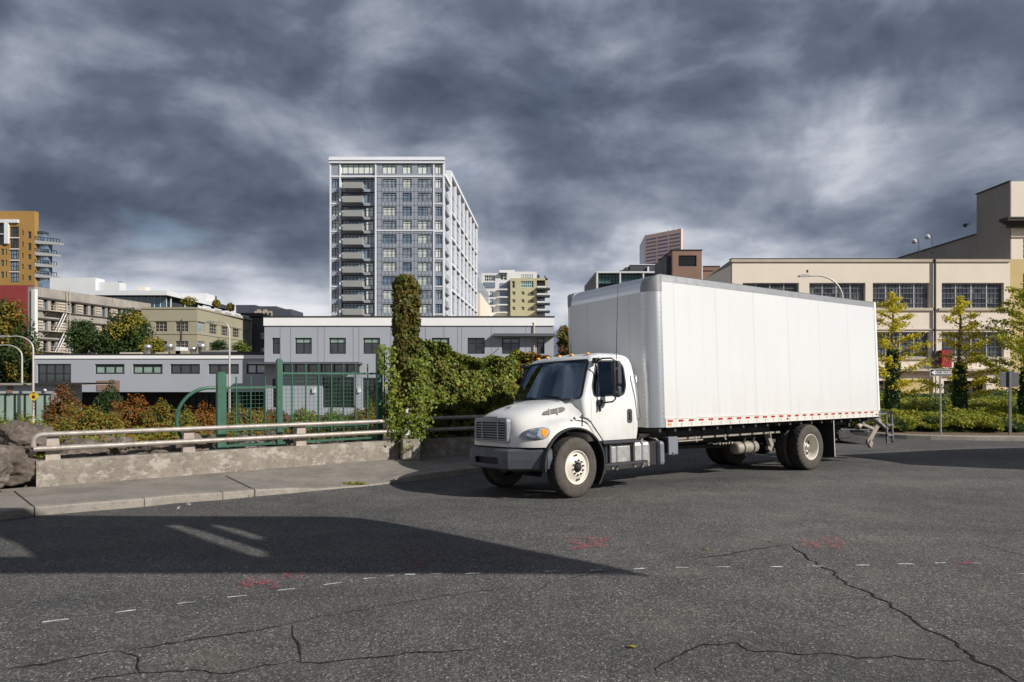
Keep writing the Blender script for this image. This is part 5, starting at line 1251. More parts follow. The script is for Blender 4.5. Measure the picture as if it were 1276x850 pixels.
part('wall', 'metal_white', b6, fu, (g(62), g(119), 0, 4, 0, Z_(346, 175)), (g(118.5), g(146), 1.0, 4, 0, Z_(351, 175))); part('roof_unit', 'dark_panel', b6, fu, (g(141), g(144), 2, 3, Z_(351, 175), Z_(349.5, 175)), (g(104), g(107), 2, 3, Z_(346, 175), Z_(344.5, 175)))
fu = Fr((X_(172, 168), 168, 0), (1, 0)); part('roof_unit', 'cream_wall', b5, fu, (0, 1.9, 0, 2, zs-2, Z_(357.5, 168))); fu = Fr((X_(226, 168), 168, 0), (1, 0)); part('roof_unit', 'metal_white', b5, fu, (0, X_(257, 168)-X_(226, 168), 0, 6, zs-2, Z_(365.5, 168)))
# ---- 6. dark block right of the beige one and far skyline
fD = Fr((X_(313.5, 174), 174, -1.3), (1, 0)); b7 = thing('office_building', 'charcoal panelled building between the beige block and the grey office', 'building', fD.O)
wD = X_(345, 174)-X_(313.5, 174); part('wall', 'dark_panel', b7, fD, (.05, wD, 0, 6, 0, Z_(396, 174)+1.3)); part('roof_terrace', 'dark_trim', b7, fD, (-4, 2, 0, 8, Z_(394, 174)+1.3, Z_(390, 174)+1.3))
for r_ in range(3): bwin(b7, fD, (2.2, 4.2, 14.6-r_*4-1.8, 14.6-r_*4), 2, 2, 'win_mid', d=-.05, fw=.1, sub=False)
part('ledge', 'cream_wall', b7, fD, (1.0, wD, -1.2, 0, 7.9, 8.4))
D = 330; fF = Fr((X_(294, D), D, 0), (1, 0)); g = lambda x: X_(x, D)-X_(294, D)
b8 = thing('apartment_block', 'distant dark roofed apartment block with a tan gabled bay on the skyline', 'building', fF.O)
part('wall', 'far_dark', b8, fF, (g(294), g(318), 0, 20, 0, Z_(380, D)), (g(318), g(344), .5, 20, 0, Z_(381.5, D)), (g(344), g(362), 1, 20, 0, Z_(385, D)), (g(362), g(365), 1, 20, 0, Z_(392, D)))
part('tan_bay', 'tan_far', b8, fF, (g(318), g(339), -1, .45, 0, Z_(388, D)), (g(321), g(325), -1.01, 0, 0, Z_(386, D)), (g(329), g(333), -1.01, 0, 0, Z_(386, D)))
for x in (321, 326, 331, 336): bwin(b8, fF, (g(x), g(x)+1.2, Z_(394, D), Z_(390, D)), 1, 1, 'win_dark', d=-1.1, fw=.1, sub=False)
# ---- 7. orange brick tower, far left
D = 185; fO = Fr((X_(-45, D), D, 0), (1, 0)); g = lambda x: X_(x, D)-X_(-45, D); hO = lambda y: Z_(y, D)
b9 = thing('apartment_tower', 'orange brick apartment tower with glass bays and stacked balconies at the left edge', 'building', fO.O)
slit = [(g(27.2), g(29.3), hO(y+6.5), hO(y)) for y in (287, 301.2, 315, 329, 342.5)]
wins = [(g(34.8), g(39), hO(y+9), hO(y)) for y in (288.5, 303)]+[(g(34.8), g(39), hO(y+6), hO(y)) for y in (317, 330, 343.5)]
lw = [(g(a), g(c_), hO(y+7.5), hO(y)) for a, c_ in ((1, 5), (6.5, 8.5), (-9, -4), (-20, -15)) for y in (310, 324, 338.5)]
gb = [(g(12.5), g(23.5), hO(y+12.6), hO(y)) for y in (282.5, 296.5, 310.5, 325, 339)]
gl2 = [(g(a), g(c_), hO(y+13), hO(y)) for a, c_ in ((-3.5, 6.8), (-16, -5)) for y in (278.5, 292.5)]
mb = MB(fO); facade_mb(mb, g(43), 0, hO(263), slit+wins+lw+gb+gl2, .5); shell_mb(mb, g(43), 0, hO(263), 1.6); mb.build('wall', [M['orange_brick'], M['roof_edge']], b9)
mb = MB(fO); mb.box(0, g(24), -.6, -.02, hO(278), hO(274)); mb.box(g(7), g(12), -.6, -.02, hO(304), hO(278.1)); mb.box(0, g(7), -.4, -.02, hO(292.4), hO(291.4)); mb.build('frame_panel', M['metal_white'], b9)
for o in slit+wins: bwin(b9, fO, o, 1, 2, 'win_dark', d=.3, fw=.15, sub=False)
for o in lw: bwin(b9, fO, o, 2, 1, 'win_teal', d=.3, fw=.15, sub=False)
for o in gb+gl2: bwin(b9, fO, o, 3, 2, random.choice(['win_dark', 'win_teal', 'win_blue', 'win_dark']), 'dark_frame', d=.3, fw=.2, mw=.15, sub=False)
for y in (296, 310, 324, 338.4): part('floor_edge', 'metal_white', b9, fO, (g(12), g(24), -.15, 0, hO(y+1.0), hO(y)))
part('glass_wing', 'win_blue', b9, fO, (g(43.2), g(56), 1.2, 3, 0, hO(302)), (g(43.2), g(50.5), 1.2, 3, hO(300), hO(288))); part('wing_roof', 'dark_panel', b9, fO, (g(43.2), g(51), 1, 3.2, hO(290), hO(287)))
for i, y in enumerate((300.5, 315, 329, 342.5)):
    xe = (70.5, 67, 67, 67)[i]; mb = MB(fO); mb.add([(g(43.2), 0, hO(y+3)), (g(43.2), 3, hO(y+1.6)), (g(xe), 3, hO(y+2.6)), (g(xe-1), 1.5, hO(y+3.4)), (g(43.2), 0, hO(y-1.5)), (g(43.2), 3, hO(y-1.5)), (g(xe), 3, hO(y+.4)), (g(xe-1), 1.5, hO(y+.6))], [(0,3,2,1),(4,5,6,7),(0,1,5,4),(1,2,6,5),(2,3,7,6),(3,0,4,7)])
    bo = mb.build('balcony', M['balcony_grey'], b9)
    mb = MB(fO); mb.bar((g(43.2), .1, hO(y-6)), (g(xe-1), 1.5, hO(y-3.6)), .15, .15)
    for q in range(9): k = q/8; mb.bar((g(43.2)+(g(xe-1)-g(43.2))*k, .1+1.4*k, hO(y-1.5+2*k)), (g(43.2)+(g(xe-1)-g(43.2))*k, .1+1.4*k, hO(y-6+2.4*k)), .12, .12)
    mb.build('railing', M['dark_frame'], bo)

# ---- 8. glass residential tower
D0, D1 = 151.0, 218.0
fT = Fr((X_(411, D0), D0, -1.3), (1, 0)); g = lambda x: X_(x, D0)-X_(411, D0); hT = lambda y: Z_(y, D0)+1.3
b10 = thing('apartment_tower', 'tall glass and white grid apartment tower with a column of grey balconies', 'building', fT.O)
WT = g(553.5); HT = hT(196); fs_ = 17.35/FPX*D0
mb = MB(fT); mb.box(.3, WT-.3, 1.2, 60, 0, HT-1.2); 
b10c = mb.build('core', M['tower_grey'], b10)
mb = MB(fT); mb.box(-.1, WT+.1, -.4, 1.3, hT(203.8), HT); mb.box(-.25, WT+.25, -.6, 1.3, hT(200.5), hT(199.6)); mb.build('parapet', M['tower_white'], b10)
mb = MB(fT)
for x0_, x1_ in ((411, 412.5), (423, 424.6), (467.3, 469), (539.8, 541.2), (551.8, 553.8)): mb.box(g(x0_), g(x1_), -.15, 1.2, 0, hT(203.9))
mb.box(0, WT, -.12, 1.1, hT(220.8), hT(219)); mb.box(g(469.3), WT, -.12, 1.1, hT(288), hT(286.5))
for k in range(1, 7):
    y = 219+k*34.4; mb.box(0, g(424), -.11, 1.1, hT(y+1.3), hT(y)); mb.box(g(541), WT, -.11, 1.1, hT(y+1.3), hT(y))
mb.build('white_frame', M['tower_white'], b10)
rn = random.Random(5)
def tw(o, nx, glass=None, fw=.10):
    bwin(b10, fT, o, nx, 2, glass or rn.choice(['win_blind', 'win_blind', 'win_blind', 'win_blue', 'win_mid', 'win_mid', 'win_blue']), 'dark_frame', d=.25, fw=fw, mw=.10, zr=[.72], sub=False)
# grey spandrel front between fins, with openings
opsT = []
top = [(413.5, 467, 8), (476.5, 494, 3), (501.5, 513, 2), (520.5, 538, 3), (541.8, 551, 2)]
for a, c_, n in top: opsT.append(((g(a), g(c_), hT(216.5), hT(204.5)), n, 'win_blind'))
for k in range(11):
    y = 222.5+k*17.35
    if y+10 > 398: break
    for a, c_, n in ((476.5, 494, 3), (501.5, 513, 2), (520.5, 538, 3)): opsT.append(((g(a), g(c_), hT(y+11.5), hT(y+.2)), n, None))
    opsT.append(((g(542), g(551), hT(y+11.8), hT(y+.2)), 2, None)); opsT.append(((g(413.6), g(422.2), hT(y+11.8), hT(y+.2)), 2, None))
mb = MB(fT); facade_mb(mb, g(424), 0, hT(204), [o for o, n, q in opsT if o[1] < g(424)], .3)
o8 = opsT[0][0]
m3 = MB(lambda p: fT((p[0]+g(468), p[1], p[2]))); facade_mb(m3, WT-g(468), 0, hT(204), [(o[0]-g(468), o[1]-g(468), o[2], o[3]) for o, n, q in opsT if o[0] > g(468)], .3); m3.build('wall', M['tower_grey'], b10); mb.build('wall', M['tower_grey'], b10)
m3 = MB(lambda p: fT((p[0]+g(424), p[1], p[2]))); m3.box(0, g(468)-g(424), .3, 1.1, hT(218.6), hT(216.8)); m3.build('wall', M['tower_grey'], b10)
for o, n, q in opsT: tw(o, n, q)
mb = MB(fT); n_l = 0
for x in np.arange(470.5, 539, 4.55): mb.box(g(x), g(x)+.06, -.02, 0, 0, hT(222))
for k in range(22): y = 221.6+k*8.67; mb.box(g(469.3), g(539.5), -.015, 0, hT(y), hT(y)+.06)
mb.build('panel_joint', M['dark_frame'], b10)
for k in range(10):      # recessed balcony bay
    y = 229.5+k*17.35
    part('floor_slab', 'tower_grey', b10, fT, (g(424.8), g(467), .6, 1.2, hT(y+8.6), hT(y+5.2)))
    bwin(b10, fT, (g(425), g(466.8), hT(y+5.2), hT(y-8.2)), 9, 2, rn.choice(['win_blue', 'win_blue', 'win_mid']), 'dark_frame', d=1.1, fw=.12, mw=.1, zr=[.78], sub=False)
    if rn.random() < .55: bwin(b10, fT, (g(455), g(464.5), hT(y+4.8), hT(y-6.5)), 2, 2, 'win_blind', 'dark_frame', d=.95, fw=.1, mw=.1, zr=[.72], sub=False)
    mb = MB(fT); mb.box(g(429.5), g(453.5), -1.75, .5, hT(y+7.6), hT(y+6.4)); mb.box(g(429.5), g(453.5), -1.75, -1.65, hT(y+6.4), hT(y)); mb.box(g(429.5), g(429.5)+.12, -1.65, .5, hT(y+6.4), hT(y)); mb.box(g(453.5)-.12, g(453.5), -1.65, .5, hT(y+6.4), hT(y))
    bl = mb.build('balcony', M['balcony_grey'], b10)
    mb = MB(fT); mb.box(g(427), g(429.4), -.9, -.85, hT(y+6.4), hT(y-.2)); mb.build('glass_screen', M['win_blind'], bl)
# right-hand side of the tower
fS = Fr((X_(553.5, D0), D0, -1.3), (X_(594.5, D1)-X_(553.5, D0), D1-D0)); LS = math.hypot(X_(594.5, D1)-X_(553.5, D0), D1-D0)
# side frame: x runs away from the viewer, outward is toward +X (negative y)
nb = 7; s0 = 10.5; bw_ = (LS-s0)/nb
mb = MB(fS); mb.box(s0-.3, LS, .45, 4, 0, HT-1.0); mb.box(0, s0-.3, 1.9, 4, 0, HT-1.0); mb.build('side_core', M['tower_grey'], b10)
for k in range(14):
    z_ = HT-4.6-k*fs_
    if z_ < 8: break
    part('side_slab', 'tower_grey', b10, fS, (s0, LS-.2, .3, .44, z_-.28, z_-.05), (.3, s0, .05, 1.9, z_-.35, z_-.05))
    part('side_railing', 'win_mid', b10, fS, (.6, s0-1.6, .1, .16, z_, z_+1.05))
mb = MB(fS)
for k in range(nb+1): x = s0+bw_*k; mb.box(x-.42, x+.42, -.10, .44, 0, HT-.3)
mb.box(s0-2.0, s0-.55, -.3, 1.9, 0, HT-.3) ; mb.box(s0-.8, LS+.4, -.3, 1.9, HT-1.1, HT-.25)
for k in range(1, 8): z_ = HT-2.1-k*fs_*2-.9; mb.box(s0, LS, -.13, .3, z_-.45, z_) if z_ > 5 else None
mb.box(-.0, s0-2.2, -.3, .3, HT-4.2, HT-3.5); mb.build('side_frame', M['tower_white'], b10)
for k in range(nb):
    for j in range(12):
        z_ = HT-4.6-j*fs_
        if z_ < 12: continue
        x = s0+bw_*k+.42
        if j % 1 == 0: part('loggia_shade', 'recess_dark', b10, fS, (x+.05, x+bw_*.30, .40, .449, z_+.3, z_+fs_-.3))  # flush dark panel, paints the shade of a recessed bay
        bwin(b10, fS, (x+bw_*.34, x+bw_-.9, z_, z_+fs_-.3), 2, 1, rn.choice(['win_mid', 'win_mid', 'win_blue', 'win_blue', 'win_green']), 'tower_grey', d=.42, fw=.15, mw=.15, sub=False)
mb = MB(fS); 
for q in range(7): mb.bar((s0+4+q*8, 1.5, HT-.2), (s0+4+q*8, 1.5, HT+1.4), .5, .3)
mb.build('roof_fin', M['tower_grey'], b10); part('roof_unit', 'brick_red', b10, fS, (LS*.66, LS*.76, 3, 6, HT-.3, HT+2.2))
# ---- 9. grey and beige flank beyond the tower
fE = Fr((X_(596, 226), 226, 0), (X_(612, 285)-X_(596, 226), 59)); b11 = thing('office_building', 'plain grey flank wall above a beige lower storey just right of the glass tower', 'building', fE.O)
part('wall', 'tower_grey', b11, fE, (0, 60, 0, 15, 0, Z_(345, 226))); part('lower_wall', 'cream_wall', b11, fE, (-6, 60, -1.2, 0, 0, Z_(368, 226)))
for k in range(9): bwin(b11, fE, (2+k*6, 4.2+k*6, 14, 17.5), 1, 2, 'win_mid', d=-1.3, fw=.2, sub=False)
# ---- 10. condo block
D = 272.0; fC = Fr((X_(600, D), D, 0), (1, 0)); g = lambda x: X_(x, D)-X_(600, D); hC = lambda y: Z_(y, D)
b12 = thing('apartment_block', 'white and olive stepped condo block with blue balconies right of the glass tower', 'building', fC.O)
opW = [(g(603.5), g(617), hC(350.5), hC(343)), (g(623.5), g(631.5), hC(349), hC(341.5)), (g(650.5), g(665), hC(348), hC(341.5))]+[(g(610), g(615), hC(y+7.5), hC(y)) for y in (363, 372.5, 382)]
mb = MB(fC); facade_mb(mb, g(641), 0, hC(340.5), [o for o in opW if o[1] < g(640)], .6); mb.build('wall', M['condo_white'], b12)
part('wall_upper', 'condo_white', b12, fC, (g(641), g(669), 0, 15, hC(349), hC(338.5)), (g(622), g(641.5), 4, 12, hC(341), hC(334.5)), (g(600), g(641), 1, 25, 0, hC(341)))
for o in opW: bwin(b12, fC, o, 5 if o[1]-o[0] > 3.5 else 2, 2, rn.choice(['win_mid', 'win_dark', 'win_blue']), 'condo_white', d=.4 if o[1] < g(640) else -.1, fw=.2, mw=.2, sub=False)
part('recess', 'condo_blue', b12, fC, (g(632), g(636.5), -.3, -.1, 0, hC(351)), (g(603), g(617), -.3, -.1, hC(358.5), hC(352)))
for y in (353, 362.5, 372, 381.5):
    bwin(b12, fC, (g(623), g(631.5), hC(y+8), hC(y)), 3, 2, rn.choice(['win_mid', 'win_blue']), 'condo_blue', d=-.15, fw=.2, mw=.2, sub=False)
    part('balcony', 'condo_white', b12, fC, (g(620), g(633.5), -2.2, -.3, hC(y+9.2), hC(y+7.6)))
part('shade', 'dark_panel', b12, fC, (g(621.5), g(632), -1.5, 0, hC(341.5), hC(340.5)), (g(648), g(665.5), -2.5, -1.3, hC(351), hC(350)))
opO = [(g(a), g(c_), hC(y+4), hC(y)) for y in (364.5, 374, 383.3) for a, c_ in ((638.3, 642), (649.5, 653.3), (661.2, 665))]+[(g(638), g(641.5), hC(360), hC(351.5)), (g(649), g(664.5), hC(359.5), hC(351.5))]
fC2 = Fr((X_(636, D-3), D-3, 0), (1, 0)); dx = g(636)
mb = MB(fC2); facade_mb(mb, g(668.5)-dx, 0, hC(348), [(o[0]-dx, o[1]-dx, o[2], o[3]) for o in opO], .5); shell_mb(mb, g(668.5)-dx, 0, hC(348), 25, roof=0); mb.build('olive_wing', M['condo_olive'], b12)
for o in opO: bwin(b12, fC2, (o[0]-dx, o[1]-dx, o[2], o[3]), 6 if o[1]-o[0] > 4 else 1, 2, 'win_dark' if o[1]-o[0] < 3 else 'win_teal', 'condo_olive' if o[1]-o[0] < 3 else 'condo_white', d=.4, fw=.15, mw=.15, sub=False)
part('balcony_core', 'condo_blue', b12, fC2, (g(668.5)-dx, g(679)-dx, 2.5, 20, 0, hC(352))); part('corner_pier', 'condo_olive', b12, fC2, (g(679)-dx, g(682)-dx, 0, 2, hC(367), hC(348)), (g(668.5)-dx, g(682)-dx, 0, 20, hC(350.5), hC(348)))
for y in (358.5, 367.5, 377, 386.5):
    part('balcony', 'dark_panel', b12, fC2, (g(667)-dx, g(684.5)-dx, -2.0, 2.4, hC(y+4), hC(y+2))); part('balcony_front', 'metal_white', b12, fC2, (g(668.5)-dx, g(680)-dx, -2.1, -2.0, hC(y+2), hC(y)))
    bwin(b12, fC2, (g(669)-dx, g(679)-dx, hC(y+9), hC(y+3)), 4, 1, 'win_blue', 'metal_white', d=2.4, fw=.2, mw=.2, sub=False)
part('roof_unit', 'dark_panel', b12, fC, (g(668.5), g(673), 5, 9, hC(345), hC(340)), (g(679), g(680.5), 2, 4, hC(348), hC(342.5)))

# ---- 11. buildings above the truck
D = 118.0; fG = Fr((X_(739, D), D, 0), (1, 0)); g = lambda x: X_(x, D)-X_(739, D); hG = lambda y: Z_(y, D)
b13 = thing('office_building', 'glass fronted office with white posts and dark rooftop plant above the cargo box', 'building', fG.O)
part('wall', 'dark_panel', b13, fG, (g(743.5), g(836), 1.5, 20, 0, hG(337.5)))
mb = MB(fG); mb.add([(g(739), 12, 0), (g(739), 12, hG(351)), (g(743), 1, hG(339)), (g(743), 1, 0)], [(0, 1, 2, 3)]); mb.build('side_wall', M['dark_panel'], b13)
part('roof_edge', 'metal_white', b13, fG, (g(743), g(835), -.2, 1.4, hG(340.2), hG(338.4)), (g(743.2), g(745.2), -.15, 1.4, 0, hG(340.3)), (g(772), g(773.6), -.15, 1.4, 0, hG(340.3)), (g(801), g(802.5), -.15, 1.4, 0, hG(340.3)), (g(831), g(832.4), -.15, 1.4, 0, hG(340.3)))
for a, c_ in ((746, 772), (774, 801), (803, 830)): bwin(b13, fG, (g(a), g(c_), hG(353), hG(341.5)), 6, 3, 'win_teal', 'dark_frame', d=.8, fw=.12, mw=.10, sub=False)
part('roof_plant', 'dark_panel', b13, fG, (g(789), g(834), 3, 9, hG(338), hG(326.5)), (g(776), g(789), 3, 8, hG(338), hG(333.5)), (g(783), g(789), 3.2, 8, hG(333), hG(329.5))); part('flue', 'metal_white', b13, fG, (g(810.5), g(812.6), 2.6, 2.95, hG(336), hG(329.5)), (g(789), g(834), 2.9, 3, hG(326.6), hG(325.8)))
D = 520.0; nP = thing('office_tower', 'distant pink stone office tower with bands of violet windows', 'building', (X_(803, D), D, 0))
fP, LP = fr_px(803.5, D, 849, D-25, 0); hP = Z_(293.5, D); fP2, LP2 = fr_px(797, D+40, 803.5, D, 0)
mb = MB(fP); mb.box(0, LP, 0, 1.5, 0, hP); mb.build('wall', M['pink_stone'], nP); mb = MB(fP2); mb.box(0, LP2, 0, 1, 0, hP); mb.build('wall', M['tower_grey'], nP)
for k in range(9):
    for q in range(3): z_ = hP-3.2-k*4.05*.66-k*.0; bwin(nP, fP, (1.1+q*(LP-1)/3, (q+1)*(LP-1)/3-.1, z_-1.05, z_), 1, 1, 'win_purple', 'win_purple', d=-.08, fw=.05, sub=False)
mb = MB(fP); mb.box(LP*.6, LP*.62, 3, 4, hP, hP+2.4); mb.box(LP*.75, LP*.77, 3, 4, hP, hP+2.0); mb.build('mast', M['metal_white'], nP)
D = 95.0; fB = Fr((X_(838, D), D, 0), (1, 0)); g = lambda x: X_(x, D)-X_(838, D); hB = lambda y: Z_(y, D)
b15 = thing('brick_building', 'brown brick stair block with a large dark louvred opening above the cargo box', 'building', fB.O)
mb = MB(fB); facade_mb(mb, g(874.5), 0, hB(312), [(g(845.5), g(868), hB(332), hB(318.3))], .3); shell_mb(mb, g(874.5), 0, hB(312), 9); mb.build('wall', [M['brown_brick'], M['roof_edge']], b15)
part('roof_edge', 'roof_edge', b15, fB, (-.1, g(874.5)+.1, -.1, 9.1, hB(312), hB(311))); part('side_tower', 'dark_panel', b15, fB, (g(832.5), -.02, 1, 9, 0, hB(317)))
mb = MB(fB); mb.box(g(845.5), g(868), .28, .3, hB(332), hB(318.3))
for k in range(9): z_ = hB(332)+k*.17; mb.box(g(845.5), g(868), .12, .27, z_+.02, z_+.06)
mb.build('louvre', M['dark_panel'], b15)
part('wing', 'brown_brick', b15, fB, (g(877), g(897), 3, 10, 0, hB(333.5)), (g(888.5), g(911), 5, 12, 0, hB(324.8))); part('wing_edge', 'roof_edge', b15, fB, (g(877)-.05, g(897), 2.9, 10, hB(333.5), hB(333)), (g(888), g(911), 4.9, 12, hB(324.8), hB(324.2))); part('flue', 'metal_white', b15, fB, (g(874.6), g(877), .5, 1, 0, hB(331)))

# ---- 12. cream warehouse
D = 48.0; x0p = 912.0; fW = Fr((X_(x0p, D), D, 0), (1, 0)); g = lambda x: X_(x, D)-X_(x0p, D); hW = lambda y: Z_(y, D)
b16 = thing('warehouse', 'long cream warehouse with gridded factory windows behind the yellow trees', 'building', fW.O)
WW = g(1258.5); HWp = hW(323)
wc = [(925.5, 995.5), (1008.5, 1078.5), (1087.5, 1158.5), (1173.5, 1251)]
opw = [(g(a), g(c_), hW(384), hW(352.5)) for a, c_ in wc]+[(g(a), g(c_), hW(445), hW(413.5)) for a, c_ in wc]
gf = [(g(1176), g(1192), hW(497), hW(474.5)), (g(1201), g(1227.5), hW(497), hW(474.5)), (g(1095), g(1112), hW(497), hW(474.5))]
mb = MB(fW); facade_mb(mb, WW, 0, hW(326.5), opw+gf, .28); shell_mb(mb, WW, 0, hW(330), 40, roof=1); mb.build('wall', [M['cream_wall'], M['roof_edge']], b16)
part('parapet', 'cream_trim', b16, fW, (-.06, WW, -.10, .35, hW(326.5), HWp)); part('roof_edge', 'dark_trim', b16, fW, (-.08, WW, -.12, .37, HWp, HWp+.05))
pm('bar_grey', (.16, .165, .175), .6)
for r_, (a, c_, z0, z1) in enumerate(opw):
    bwin(b16, fW, (a, c_, z0, z1), 4, 1, 'factory_glass', 'alu_dull', d=.24, fw=.05, mw=.07, zr=[])
for o in opw:
    mb = MB(fW)
    for j in range(1, 5): z_ = o[2]+(o[3]-o[2])*j/5; mb.box(o[0], o[1], .19, .235, z_-.018, z_+.018)
    n = 16
    for i in range(1, n): 
        if i % 4: x = o[0]+(o[1]-o[0])*i/n; mb.box(x-.005, x+.005, .195, .235, o[2], o[3])
    mb.build('glazing_bars', M['bar_grey'], b16)
for row in ((384, 387.2), (445, 448)):
    part('sill', 'cream_trim', b16, fW, *[(g(a)-.25, g(c_)+.25, -.12, 0, hW(row[1]), hW(row[0])) for a, c_ in wc])
part('string_course', 'cream_trim', b16, fW, (0, WW, -.07, -.002, hW(411.2), hW(409.8)), (0, WW, -.45, -.002, hW(462.5), hW(459.5)), (0, WW, -.25, -.002, hW(466), hW(462.5)))
part('pilaster', 'cream_wall', b16, fW, *[(g(x)-.28, g(x)+.28, -.18, -.003, 0, hW(466)) for x in (1083, 1166, 1232)])
for a, c_ in ((1115, 1161), (1234.5, 1252)): part('garage_panel', 'yellow_wall', b16, fW, (g(a), g(c_), -.04, -.003, .1, hW(472.5)))
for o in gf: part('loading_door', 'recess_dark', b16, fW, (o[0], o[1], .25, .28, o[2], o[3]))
mb = MB(fW); mb.tube([(g(1163.8), -.12, 0), (g(1163.8), -.12, HWp)], .075, 8); mb.build('downpipe', M['dark_trim'], b16)
# grey flank running back on the left
fq = Fr((X_(912, 48), 48, 0), (X_(877, 58)-X_(912, 48), 10)); mb = MB(fq); mb.box(0, 11, -.02, .02, 0, HWp-.02); mb.build('side_wall', M['grey_stucco'], b16)
# yellow end section + tower house
fY = Fr((X_(1258.5, D), D+.02, 0), (1, 0)); gy_ = lambda x: X_(x, D)-X_(1258.5, D)
b17 = thing('warehouse', 'tall cream and grey mill building with a cornice at the right edge above the warehouse', 'building', fY.O)
opy = [(gy_(1275), gy_(1300), hW(384), hW(341)), (gy_(1275), gy_(1300), hW(445), hW(413)), (gy_(1310), gy_(1350), hW(384), hW(341))]
mb = MB(fY); facade_mb(mb, gy_(1420), 0, HWp, opy, .25); mb.build('end_wall', M['yellow_wall'], b17)
for o in opy: bwin(b17, fY, o, 4, 4, 'factory_glass', 'alu_dull', d=.22, fw=.05, mw=.05)
Dt = 52.0; HTt = Z_(226, Dt); fZ = Fr((X_(1260, Dt), Dt, 0), (1, 0)); gz = lambda x: X_(x, Dt)-X_(1260, Dt); hz_ = lambda y: Z_(y, Dt)
opz = [(gz(1275), gz(1300), hz_(322), hz_(297))]
mb = MB(fZ); facade_mb(mb, gz(1440), 0, HTt, opz, .3); shell_mb(mb, gz(1440), 0, HTt-.4, 3.7, roof=1); mb.build('tower_wall', [M['cream_wall'], M['roof_edge']], b17)
bwin(b17, fZ, opz[0], 4, 4, 'factory_glass', 'alu_dull', d=.25, fw=.05)
fk = Fr((X_(1260, Dt)-.03, Dt, 0), (0, 1)); part('side_wall', 'grey_stucco', b17, fk, (0, 3.75, 0, .05, 0, HTt-.01), (3.76, 15, 0, .05, 0, Z_(292, 55.7)))
part('roof_edge', 'dark_trim', b17, fk, (-.03, 3.78, -.05, .16, HTt-.01, HTt+.06), (3.78, 15, -.05, .16, Z_(292, 55.7), Z_(292, 55.7)+.07))
mb = MB(fZ); mb.box(-.9, gz(1440), -.9, 0, hz_(278), hz_(275.5)); mb.box(-.65, gz(1440), -.65, -.001, hz_(280), hz_(278))
c0 = mb.build('cornice', M['dark_trim'], b17); mb = MB(fZ); mb.box(-.95, gz(1440), -.95, 0, hz_(275.5), hz_(273.6)); mb.box(-.4, gz(1440), -.4, -.001, hz_(284), hz_(280)); mb.build('cornice_cap', M['dark_trim'], b17)
part('string_course', 'cream_trim', b17, fZ, (-.06, gz(1440), -.10, -.001, hz_(296), hz_(294.5)))
mb = MB(fk); mb.tube([(2.1, -.08, hz_(308)), (2.1, -.08, hz_(276))], .04, 6); mb.tube([(2.1, -.08, hz_(308)), (4.5, -.08, hz_(304.5))], .04, 6); mb.tube([(3.74, -.07, hz_(242)), (3.74, -.07, 10)], .06, 6); mb.box(1.6, 2.2, -.2, 0, hz_(274), hz_(271.6)); mb.tube([(5, -.1, Z_(304, 57)), (12, -.1, Z_(318, 64))], .12, 6); mb.build('conduit', M['dark_trim'], b17)
for i, (x, y, yb) in enumerate(((1139, 300, 321), (1155.5, 294.5, 317))):
    Dl = 61-i*1.2; p = W3(x+6, yb, Dl); q = W3(x+6, y-1.5, Dl); r_ = W3(x, y, Dl)
    t_ = thing('floodlight', ('lower left', 'upper right')[i]+' of the two lit floodlights on thin arms over the warehouse roof slope', 'floodlight', p, 'floodlights above the warehouse roof')
    mb = MB(); mb.tube([p, q+Vector((0, 0, -.1)), q+Vector((-.1, 0, 0)), r_+Vector((.15, 0, .03))], .03, 6); mb.build('arm', M['dark_trim'], t_); mb = MB(); mb.lathe([(.02, -.12), (.2, 0), (.22, .14), (.01, .2)], r_, Vector((-.2, -.5, -.6)).normalized(), 12); mb.build('head', M['metal_white'], t_)
p = W3(1202, 279, 56); mb = MB(); mb.lathe([(.01, 0), (.14, .05), (.16, .2), (.05, .32)], p, Vector((0, -.4, -.9)).normalized(), 10, cap=True); mb.bar(p, p+Vector((.5, .1, 0)), .05, .05); tag(mb.build('wall_lamp', M['dark_trim']), 'small dark lamp sticking out left of the tall grey mill wall', 'lamp')
mb = MB(fW); mb.box(g(1066), g(1083), 8, 12, hW(330), hW(322)); mb.lathe([(.9, 0), (.7, .25), (.01, .4)], (g(1074), 9, hW(323)), Vector((0, 0, 1)), 14); mb.build('roof_unit', M['dark_panel'], b16)
# red box sign on the warehouse
sg = thing('box_sign', 'small dark red box sign with faded yellow lettering projecting from the warehouse wall', 'sign', fW((g(1172), -.5, hW(447))))
mb = MB(fW); mb.box(g(1165.5), g(1177.5), -.75, -.4, hW(457.8), hW(436.8)); bxs = mb.build('box', pm('sign_red', (.30, .012, .012), .5, var=.3, scale=3), sg)
mb = MB(fW); mb.box(g(1161), g(1177), -.4, -.03, hW(453), hW(437.5)); mb.build('housing', M['wall_grey_dark'], sg)
pm('sign_yellow', (.55, .25, .05), .5)
mb = MB(fW)
for k, (a, b_) in enumerate(((.15, .45), (.5, .62), (.2, .38), (.55, .75), (.3, .6))): x = g(1167)+.09*k; mb.bar((x, -.757, hW(455)+a), (x+.06, -.757, hW(455)+b_), .03, .03)
mb.build('mark', M['sign_yellow'], sg)
